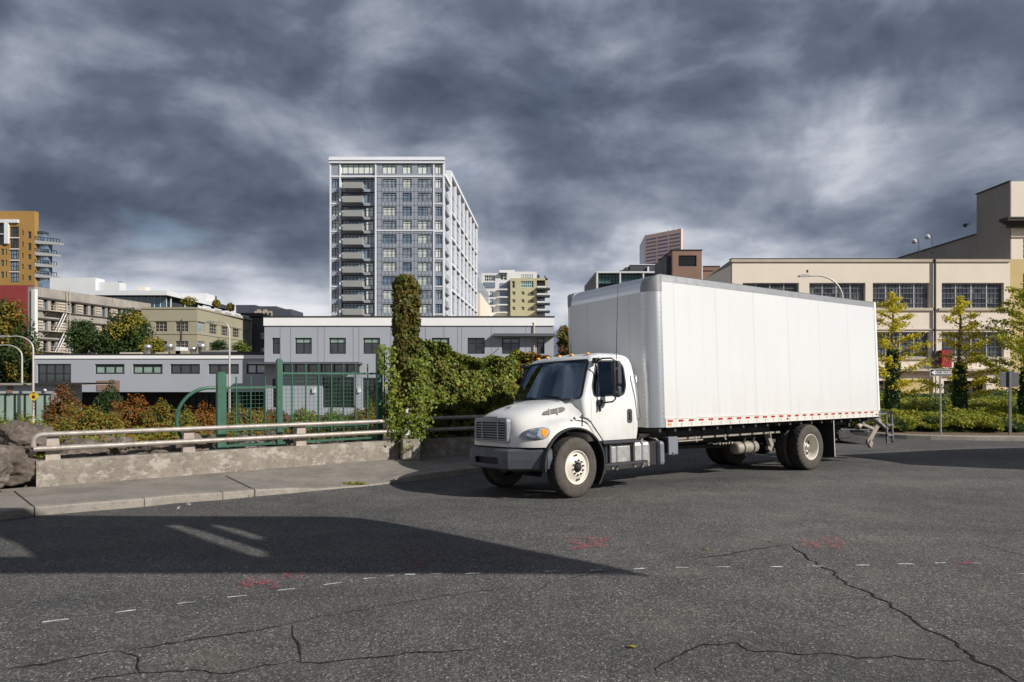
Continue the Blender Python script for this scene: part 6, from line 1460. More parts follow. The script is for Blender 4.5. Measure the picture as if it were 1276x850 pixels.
# ================================================================== VEGETATION, LAMPS, SIGNS
leafmat('lf_ivy', [(0.056, 0.096, 0.016), (0.120, 0.160, 0.029), (0.208, 0.160, 0.032), (0.160, 0.080, 0.024), (0.072, 0.120, 0.019), (0.256, 0.112, 0.032)])
leafmat('lf_hedge', [(.10, .15, .02), (.22, .27, .03), (.32, .36, .05), (.13, .19, .02), (.22, .26, .04), (.08, .12, .02), (.28, .32, .05), (.22, .12, .03)])
leafmat('lf_column', [(0.120, 0.130, 0.020), (0.200, 0.100, 0.030), (0.070, 0.100, 0.020), (0.240, 0.120, 0.040), (0.140, 0.170, 0.030), (0.160, 0.070, 0.030)])
leafmat('lf_brown', [(0.150, 0.053, 0.018), (0.255, 0.090, 0.030), (0.180, 0.135, 0.030), (0.330, 0.135, 0.045), (0.105, 0.045, 0.018)])
leafmat('lf_shade', [(0.045, 0.075, 0.015), (0.075, 0.120, 0.021), (0.135, 0.075, 0.022), (0.240, 0.150, 0.045)])
leafmat('lf_green', [(0.075, 0.128, 0.015), (0.135, 0.210, 0.022), (0.195, 0.240, 0.030), (0.105, 0.135, 0.018), (0.045, 0.090, 0.015)])
leafmat('lf_yelgreen', [(0.150, 0.195, 0.018), (0.240, 0.270, 0.027), (0.300, 0.285, 0.030), (0.120, 0.165, 0.018), (0.255, 0.135, 0.030)])
leafmat('lf_red', [(.22, .06, .02), (.14, .12, .02), (.28, .07, .02), (.13, .10, .02), (.10, .13, .018)])
leafmat('lf_orange', [(.34, .075, .018), (.16, .15, .02), (.42, .11, .02), (.11, .14, .018), (.20, .12, .02), (.30, .07, .018), (.13, .15, .02)])
leafmat('lf_mixed', [(0.135, 0.180, 0.018), (0.240, 0.180, 0.022), (0.360, 0.105, 0.018), (0.105, 0.135, 0.018), (0.180, 0.210, 0.022), (0.285, 0.090, 0.018)])
leafmat('lf_ginkgo', [(.66, .54, .03), (.52, .50, .03), (.74, .58, .03), (.42, .44, .03), (.70, .50, .03)], trans=.4)
leafmat('lf_ginkgo_green', [(0.378, 0.378, 0.022), (0.270, 0.324, 0.022), (0.486, 0.419, 0.022), (0.189, 0.257, 0.019)], trans=.4)
leafmat('lf_darkivy', [(0.019, 0.052, 0.016), (0.033, 0.085, 0.023), (0.046, 0.104, 0.026)])
leafmat('lf_juniper', [(.22, .25, .02), (.34, .34, .03), (.44, .40, .04), (.12, .16, .02), (.26, .27, .03)])
leafmat('lf_juniper_dark', [(0.049, 0.084, 0.017), (0.084, 0.126, 0.020), (0.126, 0.168, 0.020)])
leafmat('lf_autumn', [(0.090, 0.112, 0.015), (0.210, 0.150, 0.018), (0.300, 0.150, 0.018), (0.060, 0.090, 0.015), (0.360, 0.225, 0.022)])
leafmat('lf_tree_dark', [(0.026, 0.054, 0.014), (0.042, 0.078, 0.017), (0.060, 0.096, 0.017)])
leafmat('lf_tree_yellow', [(0.210, 0.195, 0.022), (0.300, 0.225, 0.022), (0.120, 0.150, 0.021), (0.360, 0.240, 0.030), (0.075, 0.120, 0.018)])
pm('bark', (.10, .08, .06), .9, var=.3, scale=6, bump=.4)
pm('dead_stem', (.16, .115, .075), .9, var=.3, scale=8)
M = MATS
def leaves(name, P_, N_, size, mat, parent=None, jit=.35, aspect=.75, fold=.25, seed=0, kind=None, droop=0):
    """one mesh of many small folded leaves at points P_ with rough facing N_"""
    g_ = np.random.default_rng(seed+len(P_)); n = len(P_); P_ = np.asarray(P_, float); N_ = np.asarray(N_, float)
    N_ = N_+g_.normal(0, 1, (n, 3))*jit*2; N_ /= np.linalg.norm(N_, axis=1, keepdims=True)+1e-9
    A = g_.normal(0, 1, (n, 3)); A[:, 2] -= droop; A -= N_*(A*N_).sum(1, keepdims=True); A /= np.linalg.norm(A, axis=1, keepdims=True)+1e-9
    B = np.cross(N_, A); sz = (size*(.6+.8*g_.random(n)))[:, None]
    tip = P_+A*sz*.55; base = P_-A*sz*.5; l_ = P_+B*sz*aspect*.5+N_*sz*fold*.3; r_ = P_-B*sz*aspect*.5+N_*sz*fold*.3
    V = np.stack([base, r_, tip, l_], 1).reshape(-1, 3)
    if parent is not None: V = V-np.array(ORG[parent])
    me = bpy.data.meshes.new(name); me.vertices.add(4*n); me.vertices.foreach_set('co', V.ravel())
    me.loops.add(6*n); me.polygons.add(2*n); b = np.arange(n)*4
    idx = np.stack([b, b+1, b+2, b, b+2, b+3], 1).ravel()
    me.loops.foreach_set('vertex_index', idx); me.polygons.foreach_set('loop_start', np.arange(2*n)*3); me.polygons.foreach_set('loop_total', np.full(2*n, 3))
    me.update(calc_edges=True); me.validate(); me.materials.append(M[mat])
    o = bpy.data.objects.new(name, me); COL.objects.link(o)
    if parent is not None: o.parent = parent; ORG[o] = ORG[parent]
    if kind: o['kind'] = kind
    return o
def ell_pts(c, r, n, seed=0, shell=.55, zmin=-1, bumps=.22, fr=2.2):
    g_ = np.random.default_rng(seed); d = g_.normal(0, 1, (n*2, 3)); d /= np.linalg.norm(d, axis=1, keepdims=True); d = d[d[:, 2] > zmin][:n]
    k = shell+(1-shell)*g_.random(len(d))**.6
    bm_ = np.array([1+bumps*noise.noise(Vector(v_)*fr+Vector((seed*3.1, 0, 0)))*2 for v_ in d])
    return np.array(c)+d*np.array(r)*(k*bm_)[:, None], d
def blob_core(c, r, mat, parent, seed=0, k=.72, name='inner_growth', zmin=None):
    bm = bmesh.new(); bmesh.ops.create_icosphere(bm, subdivisions=3, radius=1)
    for v_ in bm.verts:
        q = 1+.25*noise.noise(v_.co*2.2+Vector((seed*3.1, 0, 0)))*2; v_.co = Vector((v_.co.x*r[0], v_.co.y*r[1], v_.co.z*r[2]))*(k*q)+Vector(c)
    me = bpy.data.meshes.new(name); bm.to_mesh(me); bm.free(); return link(name, me, M[mat], parent)
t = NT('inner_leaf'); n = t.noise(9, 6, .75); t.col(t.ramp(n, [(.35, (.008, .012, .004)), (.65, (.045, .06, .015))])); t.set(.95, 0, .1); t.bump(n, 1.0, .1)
M = MATS
# ---- vine hedge
def hz_top(s_): return 2.88-.30*sm(s_, .9, 2.6)+.12*math.sin(s_*2.1)+.18*noise.noise(Vector((s_*1.7, 3, 0)))
n2 = Vector((-W2U.y, W2U.x)); hedge = thing('vine_hedge', 'tall tangled green and russet vine hedge behind the rail left of the truck cab', 'hedge', (W2A.x+1, W2A.y+1, .3))
def hpt(s_, o_, z_): p = W2A+W2U*s_+n2*o_; return Vector((p.x, p.y, z_))
LH = 5.6
def hedge_pts(n, s0, s1, seed, shade=False):
    g_ = np.random.default_rng(seed); P_, N_ = [], []
    for i in range(n):
        s_ = s0+(s1-s0)*g_.random(); top = hz_top(s_); u = g_.random()
        bulge = .18*noise.noise(Vector((s_*1.6, 0, u*3.2)))+.10*noise.noise(Vector((s_*5, 1, u*9)))
        if u < .80: z_ = .38+(top-.38)*(g_.random()**.85); b2_ = .28*noise.noise(Vector((s_*1.5, 5, z_*1.5)))+.12*noise.noise(Vector((s_*4, 7, z_*4))); o_ = .42-b2_*1.35+.12*g_.random(); nn = (-n2.x*1+.0, -n2.y*1, .45)
        else: o_ = .35+1.0*g_.random(); z_ = top+.16*noise.noise(Vector((s_*3, o_*3, 0)))-.10*g_.random()-.25*max(0, o_-.9); nn = (0, -.2, 1)
        p = hpt(s_, o_, z_); P_.append(tuple(p)); N_.append(nn)
    return P_, N_
P_, N_ = hedge_pts(15000, .25, 4.0, 3); leaves('foliage', P_, N_, .085, 'lf_hedge', hedge, jit=.42, seed=1)
P_, N_ = hedge_pts(7500, .25, 4.6, 4); leaves('foliage', P_, N_, .08, 'lf_ivy', hedge, jit=.4, seed=2)
P_, N_ = hedge_pts(7000, 3.5, LH, 5); leaves('foliage', P_, N_, .085, 'lf_brown', hedge, jit=.35, seed=3)
mb = MB(); N = 30; vs = []
for i in range(N+1):
    s_ = .2+(LH-.2)*i/N; top = hz_top(s_)-.14
    for o_, z_ in ((.62, .1), (.58, top*.5), (.62, top-.06), (.8, top), (1.1, top-.05), (1.3, .1)): vs.append(tuple(hpt(s_, o_+.05*math.sin(i*1.7+z_*3), z_)))
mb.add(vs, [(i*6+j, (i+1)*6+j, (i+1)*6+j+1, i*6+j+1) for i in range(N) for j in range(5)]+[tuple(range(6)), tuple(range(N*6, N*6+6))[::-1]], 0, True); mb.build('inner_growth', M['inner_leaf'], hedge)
g_ = np.random.default_rng(8); P_ = []      # trailing strands over the rail
for s0 in (.45, .7, .85, 1.15):
    for i in range(150): u = g_.random(); P_.append(tuple(hpt(s0+.06*g_.normal(), .1+.30*(1-u)+.04*g_.normal(), .15+1.0*u)))
leaves('trailing_vine', P_, [(-n2.x, -n2.y, .3)]*len(P_), .06, 'lf_ivy', hedge, jit=.4)
# ---- ivy column
cI = W3(505.5, 560, 16.35); ivy = thing('ivy_column', 'tall narrow column of green and rust coloured ivy rising above the wall', 'ivy', (cI.x, cI.y, .5))
mb = MB(); mb.tube([(cI.x+.02, cI.y, .3), (cI.x+.02, cI.y, 4.15)], .14, 10); mb.build('pole', M['bark'], ivy)
g_ = np.random.default_rng(12); P_, N_, P2, N2 = [], [], [], []
for i in range(15000):
    z_ = .75+3.72*g_.random()**.92; a = g_.random()*2*math.pi
    rr = .30 if z_ > 2.3 else .30+.05*sm(2.3-z_, 0, 1.2)
    rr *= 1-.55*max(0, (z_-4.15)/.35)**2 if z_ > 4.15 else 1
    if z_ < 1.1: rr *= .8
    rr *= 1+.38*noise.noise(Vector((math.cos(a)*1.2, math.sin(a)*1.2, z_*2.2)))+.25*noise.noise(Vector((math.cos(a)*3, math.sin(a)*3, z_*6)))
    k = .72+.33*g_.random(); off = .12*noise.noise(Vector((0, 0, z_*.9)))
    x_sh = -.06*sm(2.6-z_, 0, 1.6)
    p = (cI.x+off+x_sh+rr*k*math.cos(a), cI.y+rr*k*math.sin(a)*.9, z_)
    if noise.noise(Vector((p[0]*3, p[1]*3, z_*2))) > -.05: P_.append(p); N_.append((math.cos(a), math.sin(a), .4))
    else: P2.append(p); N2.append((math.cos(a), math.sin(a), .4))
leaves('foliage', P_, N_, .085, 'lf_column', ivy, jit=.36, droop=.6); leaves('foliage', P2, N2, .085, 'lf_ivy', ivy, jit=.36, droop=.6)
P_ = []; N_ = []
for (dx_, w_, z0, z1, n) in ((-.26, .06, .9, 2.75, 300), (-.20, .10, .6, 2.2, 700), (.38, .14, .55, 2.5, 1100), (.15, .12, .3, 1.2, 500), (-.05, .10, .7, 1.6, 300), (-.50, .05, 2.1, 2.8, 130)):
    for i in range(n): P_.append((cI.x+dx_+w_*g_.normal(), cI.y-.35+.14*g_.normal(), z0+(z1-z0)*g_.random())); N_.append((.2, -1, .4))
leaves('trailing_vine', P_, N_, .075, 'lf_hedge', ivy, jit=.35, droop=.6)
# ---- shrubs left of / behind the fence
SH = [ # px, top y, width px, depth, material, label
 (-30, 506, 110, 20, 'lf_green', 'green spreading shrub at the far left edge, above the big boulders'),
 (30, 510, 90, 19, 'lf_yelgreen', 'low yellow green shrub in front of the frosted glass pavilion'),
 (80, 479, 52, 26, 'lf_red', 'thin tall red leaved shrub beside the corner of the pavilion roof'),
 (112, 496, 105, 20, 'lf_mixed', 'wide yellow green shrub with red sprays above the rail end'),
 (137, 474, 44, 23, 'lf_tree_dark', 'dark green upright shrub in front of the brown wall panel'),
 (165, 489, 66, 21, 'lf_orange', 'bright orange red shrub right of the dark green upright shrub'),
 (198, 493, 60, 20.5, 'lf_mixed', 'mixed orange and green shrub between the orange shrub and the fence'),
 (228, 508, 46, 19, 'lf_yelgreen', 'small yellow green shrub low beside the curved green pipe'),
 (252, 500, 62, 21, 'lf_orange', 'rusty orange shrub seen through the curved green pipe'),
 (305, 500, 70, 25, 'lf_mixed', 'rust and green shrub behind the first wire mesh panel'),
 (340, 504, 50, 27, 'lf_red', 'reddish shrub behind the middle green fence post'),
 (379, 503, 44, 26, 'lf_yelgreen', 'rounded yellow green shrub left of the grey entrance doors'),
 (418, 506, 52, 27, 'lf_green', 'rounded green shrub below the grey entrance doors'),
 (452, 501, 46, 26, 'lf_mixed', 'rounded orange tipped shrub right of the grey entrance doors'),
 (474, 482, 40, 27, 'lf_green', 'taller green shrub behind the right green fence post')]
for i, (x, yt, wp, D, mt, lb) in enumerate(SH):
    zt_ = Z_(yt, D); zb_ = -1.0; rx = wp/2/FPX*D*.95; c = (X_(x, D), D, zb_+(zt_-zb_)*.42); r_ = (rx, rx*.9, (zt_-zb_)*.49)
    s_ = thing('shrub', lb, 'shrub', (c[0], c[1], zb_), 'shrubs on the slope behind the wall')
    n = int(2200+5200*rx*(zt_-zb_)*.55)
    P_, N_ = ell_pts(c, r_, n, seed=i+20, shell=.62, zmin=-.75, bumps=.20, fr=2.6)
    leaves('foliage', P_, N_+np.array([.1, -.1, .5]), .06 if D < 24 else .07, mt, s_, jit=.35, seed=i)
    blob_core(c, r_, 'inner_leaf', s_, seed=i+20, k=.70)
    mb = MB()
    for q in range(6): a = q*1.05+i; mb.tube([(c[0], c[1], zb_-.3), (c[0]+r_[0]*.45*math.cos(a), c[1]+r_[1]*.45*math.sin(a), c[2]+r_[2]*.5), (c[0]+r_[0]*.75*math.cos(a), c[1]+r_[1]*.75*math.sin(a), c[2]+r_[2]*.8)], [.03, .02, .01], 5)
    mb.build('stem', M['bark'], s_)
# low growth filling the slope
P_ = []; g_ = np.random.default_rng(77)
for i in range(26000):
    x = X_(-80+600*g_.random(), 20); D = 15.2+14*g_.random(); x = x*D/20
    if not beyond(x, D-1.2): continue
    z_ = th_(x, D)+.15+.45*abs(noise.noise(Vector((x*.8, D*.8, 0))))+.35*g_.random()*(.4+noise.noise(Vector((x*1.7, D*1.7, 4))))
    P_.append((x, D, z_))
h_ = leaves('ground_cover', P_, [(0, -.2, 1)]*len(P_), .10, 'lf_mixed', None, jit=.4); tag(h_, 'low tangled green and rust ground cover on the slope behind the wall', 'ground cover', kind='stuff')
# ---- boulders
def boulder(c, r, seed, label, group='boulders behind the low wall'):
    bm = bmesh.new(); bmesh.ops.create_icosphere(bm, subdivisions=5, radius=1)
    rn_ = random.Random(seed); q = [Vector((rn_.uniform(-1, 1), rn_.uniform(-1, 1), rn_.uniform(-.6, 1))).normalized() for _ in range(13)]
    for v_ in bm.verts:
        d = v_.co.normalized(); k = 1.0
        for n_ in q:
            e = d.dot(n_)
            if e > .35: k = min(k, .80/e)
        k += .16*noise.noise(d*2+Vector((seed, 0, 0)))+.09*noise.noise(d*5+Vector((seed, 3, 0)))+.045*noise.noise(d*12)+.02*noise.noise(d*30)
        v_.co = Vector((d.x*r[0], d.y*r[1], d.z*r[2]))*k+Vector(c)
    me = bpy.data.meshes.new('boulder'); bm.to_mesh(me); bm.free(); o = link('boulder', me, M['rock']); me.shade_smooth(); tag(o, label, 'boulder', group)
for i, (x, y, D, rx, rz, lb) in enumerate(((6, 580, 11.9, .52, .38, 'largest brown boulder beside the left end of the concrete wall'), (27, 545, 13.2, .42, .32, 'rounded brown boulder above the largest one, left of the rail bend'), (-22, 548, 13.6, .55, .40, 'brown boulder at the left edge of the picture behind the largest one'),
        (48, 548, 13.4, .36, .28, 'boulder directly behind the bent end of the guardrail'), (-30, 590, 11.2, .5, .35, 'boulder cut off by the left edge beside the sidewalk'))):
    c = W3(x, y, D); boulder((c.x, c.y, c.z), (rx, rx*.85, rz), i+3, lb)
for i in range(17):
    x = 78+i*24+random.uniform(-6, 6); p = FA+WU*along(x, FA, WU); q = Vector((p.x, p.y))+Vector((-WU.y, WU.x))*random.uniform(.35, .9); rr = random.uniform(.24, .46)
    boulder((q.x, q.y, .38+random.uniform(-.05, .14)), (rr*1.25, rr, rr*.8), i+30, 'rough brown boulder in the row behind the concrete wall and guardrail')
for i in range(8):
    x = random.uniform(60, 260); D = random.uniform(15.5, 17.5); boulder((X_(x, D), D, th_(X_(x, D), D)+.15), (.4, .35, .3), i+70, 'rough brown boulder in the row behind the concrete wall and guardrail')
# ---- island planting
def isl_in(x, y):
    if y < 22.6+max(0, 14-x)*.75 or x < 11.6: return False
    return True
def jun_h(x, y): return .30+.50*sm(y, 23.2, 27)+.28*noise.noise(Vector((x*.55, y*.55, 3)))+.20*noise.noise(Vector((x*1.6, y*1.6, 9)))
g_ = np.random.default_rng(5); P_, P2 = [], []
for i in range(60000):
    y = 22.9+13*g_.random()**1.5; x = 11.4+(X_(1300, y)-11.4)*g_.random()
    if not isl_in(x, y) or y < 23.5-.5*noise.noise(Vector((x*1.3, 0, 0))): continue
    z_ = .13+max(.1, jun_h(x, y))*(1-.45*g_.random()**2)
    (P_ if noise.noise(Vector((x*.9, y*.9, 20))) > -.22 else P2).append((x, y, z_))
leaves_j = leaves('juniper_cover', P_+[], [(.4, -.5, .9)]*len(P_), .12, 'lf_juniper', None, jit=.45, aspect=.38); tag(leaves_j, 'bright yellow green juniper ground cover filling the planted island', 'ground cover', kind='stuff')
lj = leaves('juniper_cover', P2, [(0, -.4, 1)]*len(P2), .13, 'lf_juniper_dark', None, jit=.45, aspect=.4); tag(lj, 'darker patches of juniper ground cover in the planted island', 'ground cover', kind='stuff')
mb = MB(); st = .4; xs_ = [11.5+i*st for i in range(60)]; ys_ = [23.4+i*st for i in range(40)]
vs = [(x, y, .12+(max(.1, jun_h(x, y))*.78-.08 if isl_in(x-.5, y-1.1) else -.2)) for y in ys_ for x in xs_]
mb.add(vs, [(j*60+i, j*60+i+1, (j+1)*60+i+1, (j+1)*60+i) for j in range(39) for i in range(59)], 0, True); o = mb.build('juniper_branches', M['inner_leaf']); tag(o, 'dark inner branches under the juniper ground cover', 'ground cover', kind='stuff')
# dark hedge strip against the warehouse
P_ = []
for i in range(16000): x = X_(1090+240*g_.random(), 38); y = 36.5+2*g_.random(); P_.append((x, y, .2+(.9+.35*noise.noise(Vector((x*.8, 0, 0))))*g_.random()**.6))
o = leaves('back_hedge', P_, [(0, -1, .6)]*len(P_), .13, 'lf_juniper_dark', None, jit=.4); tag(o, 'dark green strip of shrubbery along the foot of the warehouse', 'shrubbery', kind='stuff')
def ginkgo(px_x, D, ytop, mat, label, seed, lean=0, ivy_h=2.0, spread=1.0, nb=30):
    x = X_(px_x, D); zt_ = Z_(ytop, D); t_ = thing('tree', label, 'tree', (x, D, .1), 'yellow street trees in front of the warehouse')
    rn_ = random.Random(seed); g2 = np.random.default_rng(seed)
    mb = MB(); tr_ = [(x+lean*q+.03*math.sin(q*9), D, .1+(zt_-.25)*q) for q in [i/8 for i in range(9)]]; mb.tube(tr_, [.13-.11*i/8 for i in range(9)], 8); mb.build('trunk', M['bark'], t_)
    P_, bmb = [], MB()
    for i in range(nb):
        f_ = .22+.78*(i/nb); z0 = .1+(zt_-.35)*f_; a = i*2.4+rn_.uniform(-.4, .4); L = spread*(2.0*(1-f_)**.75+.30)*rn_.uniform(.75, 1.15); up = rn_.uniform(.35, .75)
        pts = []; ph = rn_.uniform(-.3, .3)
        for k in range(7):
            q = k/6; pts.append(Vector((x+lean*f_+L*q*math.cos(a+ph*q), D+L*q*math.sin(a+ph*q), z0+L*(up*q-.18*q*q))))
        bmb.tube(pts, [.026*(1-.8*k/6) for k in range(7)], 5)
        for k in range(int(110*L)+16):
            q = .12+.88*rn_.random(); j = min(5, int(q*6)); p = pts[j].lerp(pts[j+1], q*6-j); s_ = .10+.05*(1-q); P_.append((p.x+g2.normal()*s_, p.y+g2.normal()*s_, p.z+g2.normal()*s_*.55))
        for sb in range(3):
            q = rn_.uniform(.3, .9); j = min(5, int(q*6)); p = pts[j].lerp(pts[j+1], q*6-j); a2 = a+rn_.choice((-.8, .8)); l2 = L*.32*rn_.random()+.15
            e = p+Vector((math.cos(a2)*l2, math.sin(a2)*l2, l2*.25)); bmb.tube([p, e], [.012, .005], 4)
            for k in range(int(90*l2)): u = rn_.random(); r_ = p.lerp(e, u); P_.append((r_.x+g2.normal()*.07, r_.y+g2.normal()*.07, r_.z+g2.normal()*.05))
    bmb.build('limbs', M['bark'], t_)
    for k in range(260): q = rn_.random(); P_.append((x+lean+g2.normal()*.07, D+g2.normal()*.07, zt_-.75*q))
    def seen_gap(p): u, v_ = CX+FPX*p[0]/p[1], HY-FPX*(p[2]-HC)/p[1]; return 1160 < u < 1182 and 432 < v_ < 461
    P_ = [p for p in P_ if not seen_gap(p) or rn_.random() < .12]
    leaves('crown', P_, [(.5, -.5, .8)]*len(P_), .07, mat, t_, jit=.8, aspect=1.0, seed=seed)
    Q, Nn = [], []
    for k in range(3400): z_ = .2+ivy_h*rn_.random()**.9; a = rn_.random()*6.283; rr = (.34-.16*(z_/ivy_h))*(1+.5*noise.noise(Vector((math.cos(a), math.sin(a), z_*2))))*(.7+.4*rn_.random()); Q.append((x+rr*math.cos(a), D+rr*math.sin(a), z_)); Nn.append((math.cos(a), math.sin(a), .3))
    leaves('trunk_ivy', Q, Nn, .075, 'lf_darkivy', t_, jit=.35)
ginkgo(1112, 26.5, 364, 'lf_ginkgo', 'yellow ginkgo nearest the rear of the cargo box, ivy on its trunk', 4, ivy_h=2.9, nb=24, spread=.85)
ginkgo(1196, 26.5, 369, 'lf_ginkgo', 'yellow ginkgo behind the one way sign, ivy on its trunk', 9, ivy_h=2.4, nb=22, spread=.8)
ginkgo(1279, 25.5, 352, 'lf_ginkgo_green', 'greener ginkgo cut off by the right edge behind the blank sign', 15, ivy_h=2.2, spread=1.15, nb=36)
def broad(name, px_x, D, ytop, ybase, wpx, mats, label, seed, leaf=.22, n=5200, group=None):
    x = X_(px_x, D); zt_ = Z_(ytop, D); zb_ = Z_(ybase, D); R_ = wpx/2/FPX*D
    t_ = thing(name, label, 'tree', (x, D, -1.3), group); rn_ = random.Random(seed); mb = MB(); mb.tube([(x, D, -1.3), (x+.1, D, zb_), (x, D, (zb_+zt_)/2)], [.3, .24, .12], 8)
    H = zt_-zb_; cl = []
    for k in range(15):
        q = (k+.5)/15; a = k*2.4; rad = R_*.62*math.sqrt(max(.05, 1-(2*q-1)**2))*rn_.uniform(.6, 1.1); c = Vector((x+rad*math.cos(a), D+rad*math.sin(a), zb_+H*(.12+.76*q))); cl.append(c)
        mb.tube([(x, D, zb_+H*.3*q), c], [.1, .03], 5)
    mb.build('trunk', M['bark'], t_)
    per = n//15; 
    for mi, mt in enumerate(mats):
        P_, N_ = [], []
        for k, c in enumerate(cl):
            if k % len(mats) != mi: continue
            rr = R_*.46*rn_.uniform(.8, 1.25); a, b_ = ell_pts(c, (rr, rr, min(rr, H*.24)), per, seed=seed*50+k, shell=.45, bumps=.35); P_.append(a); N_.append(b_)
        leaves('crown', np.concatenate(P_), np.concatenate(N_)+np.array([0, 0, .3]), leaf, mt, t_, jit=.35, seed=seed+mi)
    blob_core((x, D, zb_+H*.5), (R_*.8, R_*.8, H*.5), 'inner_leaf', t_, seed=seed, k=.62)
TG = 'trees in front of the old buildings on the left'
broad('tree', 3, 64, 368, 500, 84, ['lf_tree_dark', 'lf_autumn', 'lf_tree_dark'], 'large dark autumn tree filling the left edge behind the street lamps', 2, .24, 9500, TG)
broad('tree', 34, 62, 425, 500, 40, ['lf_tree_dark', 'lf_autumn'], 'lower dark autumn tree just behind the taller street lamp', 3, .22, 3600, TG)
broad('tree', 103, 84, 399, 445, 42, ['lf_tree_dark'], 'dark green tree below the fire escape behind the low grey roof', 4, .24, 4000, TG)
broad('tree', 133, 82, 412, 446, 36, ['lf_tree_dark'], 'small dark tree between the fire escape tree and the golden tree', 5, .24, 3000, TG)
broad('tree', 162, 84, 387, 446, 60, ['lf_tree_dark', 'lf_tree_yellow', 'lf_tree_dark'], 'largest green and golden tree behind the low grey roof vents', 6, .26, 7500, TG)
broad('tree', 192, 80, 422, 445, 34, ['lf_tree_yellow'], 'small orange gold tree right of the largest golden tree', 7, .22, 2200, TG)
broad('tree', 273, 90, 424, 446, 24, ['lf_tree_dark'], 'small green tree against the beige building left of the lamp post', 8, .22, 1500, TG)
broad('tree', 300, 92, 426, 446, 26, ['lf_green'], 'small pale green tree against the beige building right of the lamp post', 9, .22, 1500, TG)
broad('tree', 704, 46, 400, 470, 26, ['lf_autumn', 'lf_brown'], 'small dark tree peeking out left of the cargo box front', 10, .14, 2600)
# roof terrace planting
P_ = []; g_ = np.random.default_rng(3)
tp_ = [(226, 244, 372.5), (265, 274, 375.5), (283, 292, 380)]
for a, c_, y in tp_:
    D_ = Dn+8+ (a-226)*.35; cc = (X_((a+c_)/2, D_), D_, Z_(y+3, D_)); q, n_ = ell_pts(cc, ((c_-a)/2/FPX*D_, 1.2, 1.0), 500, seed=int(a)); P_.append(q)
P_ = np.concatenate(P_); leaves('terrace_plants', P_, [(0, -.3, 1)]*len(P_), .35, 'lf_tree_yellow', b5, jit=.4)
# ---- street lamps
def lamp(px_x, D, ytop, ybase, reach_px, drop_px, label, group='curved white street lamps', zb=None, r=.07, armdir=-1):
    x = X_(px_x, D); zb_ = zb if zb is not None else -1.2; zt_ = Z_(ytop, D); t_ = thing('street_lamp', label, 'street lamp', (x, D, zb_), group)
    rc = reach_px/FPX*D; dr = drop_px/FPX*D; pts = [(x, D, zb_), (x, D, (zb_+zt_)/2), (x, D, zt_-dr)]
    for k in range(1, 9): a = math.pi/2*k/8; pts.append((x+armdir*rc*(1-math.cos(a)), D, zt_-dr+dr*math.sin(a)))
    pts.append((x+armdir*(rc+.5), D, zt_-.03)); mb = MB(); mb.tube(pts, [r*1.15, r, r*.85]+[r*.7-.02*r*k for k in range(9)], 8); mb.build('pole', M['pole_grey'], t_)
    e = pts[-1]; mb = MB(); mb.prism([(-.32, -.06), (.30, -.02), (.26, .07), (-.1, .10), (-.32, .05)], e[1]-.13, e[1]+.13, ax='y'); mb.v = [Vector((v_.x*(1 if armdir < 0 else -1)+e[0]+armdir*.25, v_.y, v_.z+e[2])) for v_ in mb.v]; mb.build('lamp_head', M['alu_dull'], t_)
    mb = MB(); mb.lathe([(r*2.2, 0), (r*2.2, .35), (r*1.2, .42)], (x, D, zb_), Vector((0, 0, 1)), 10, cap=True); mb.build('base', M['pole_grey'], t_)
    return t_
lamp(41.5, 46, 419, 505, 22, 16, 'taller curved street lamp with the yellow sign on its pole, at left'); lamp(27.5, 52, 430, 505, 20, 14, 'shorter curved street lamp behind the taller one at the far left')
lamp(286, 46, 401, 505, 9, 14, 'curved street lamp rising between the curved pipe and the middle fence post')
tl_ = lamp(1050, 40, 343.5, 540, 32, 29, 'curved grey street lamp rising behind the cargo box in front of the warehouse', zb=.1, r=.08)
mb = MB(); e = W3(1006, 340, 40); mb.lathe([(.01, 0), (.06, .03), (.06, .16), (.01, .18)], e, Vector((0, 0, 1)), 8); mb.build('photo_sensor', M['dark_trim'], tl_)
# yellow crossing-style sign on the left lamp
pm('sign_yel', (.75, .50, .02), .5); pm('sign_dark_red', (.16, .02, .02), .5)
D = 45.85; c = W3(42.3, 493.5, D); sgn = thing('traffic_sign', 'small yellow cross shaped sign with a dark red centre on the left lamp pole', 'sign', c)
mb = MB(); q = .29
mb.prism([(c.x-q*.45, c.z-q), (c.x+q*.45, c.z-q), (c.x+q*.5, c.z-q*.5), (c.x+q, c.z-q*.45), (c.x+q, c.z+q*.45), (c.x+q*.5, c.z+q*.5), (c.x+q*.45, c.z+q), (c.x-q*.45, c.z+q), (c.x-q*.5, c.z+q*.5), (c.x-q, c.z+q*.45), (c.x-q, c.z-q*.45), (c.x-q*.5, c.z-q*.5)], D-.02, D, ax='y'); mb.build('plate', M['sign_yel'], sgn)
mb = MB(); mb.lathe([(.001, 0), (.12, 0), (.12, .012)], (c.x, D-.035, c.z-.05), n=16, cap=True); mb.build('mark', M['sign_dark_red'], sgn); mb = MB(); mb.box(c.x-.11, c.x+.11, D-.03, D-.021, c.z+.17, c.z+.24); mb.build('mark', M['black'], sgn)
for k in range(3): mb = MB(); mb.box(c.x-.045, c.x+.05, D-.03, D-.015, c.z-.50-k*.2, c.z-.42-k*.2); mb.build('stripe', M['reflector_red'], sgn)
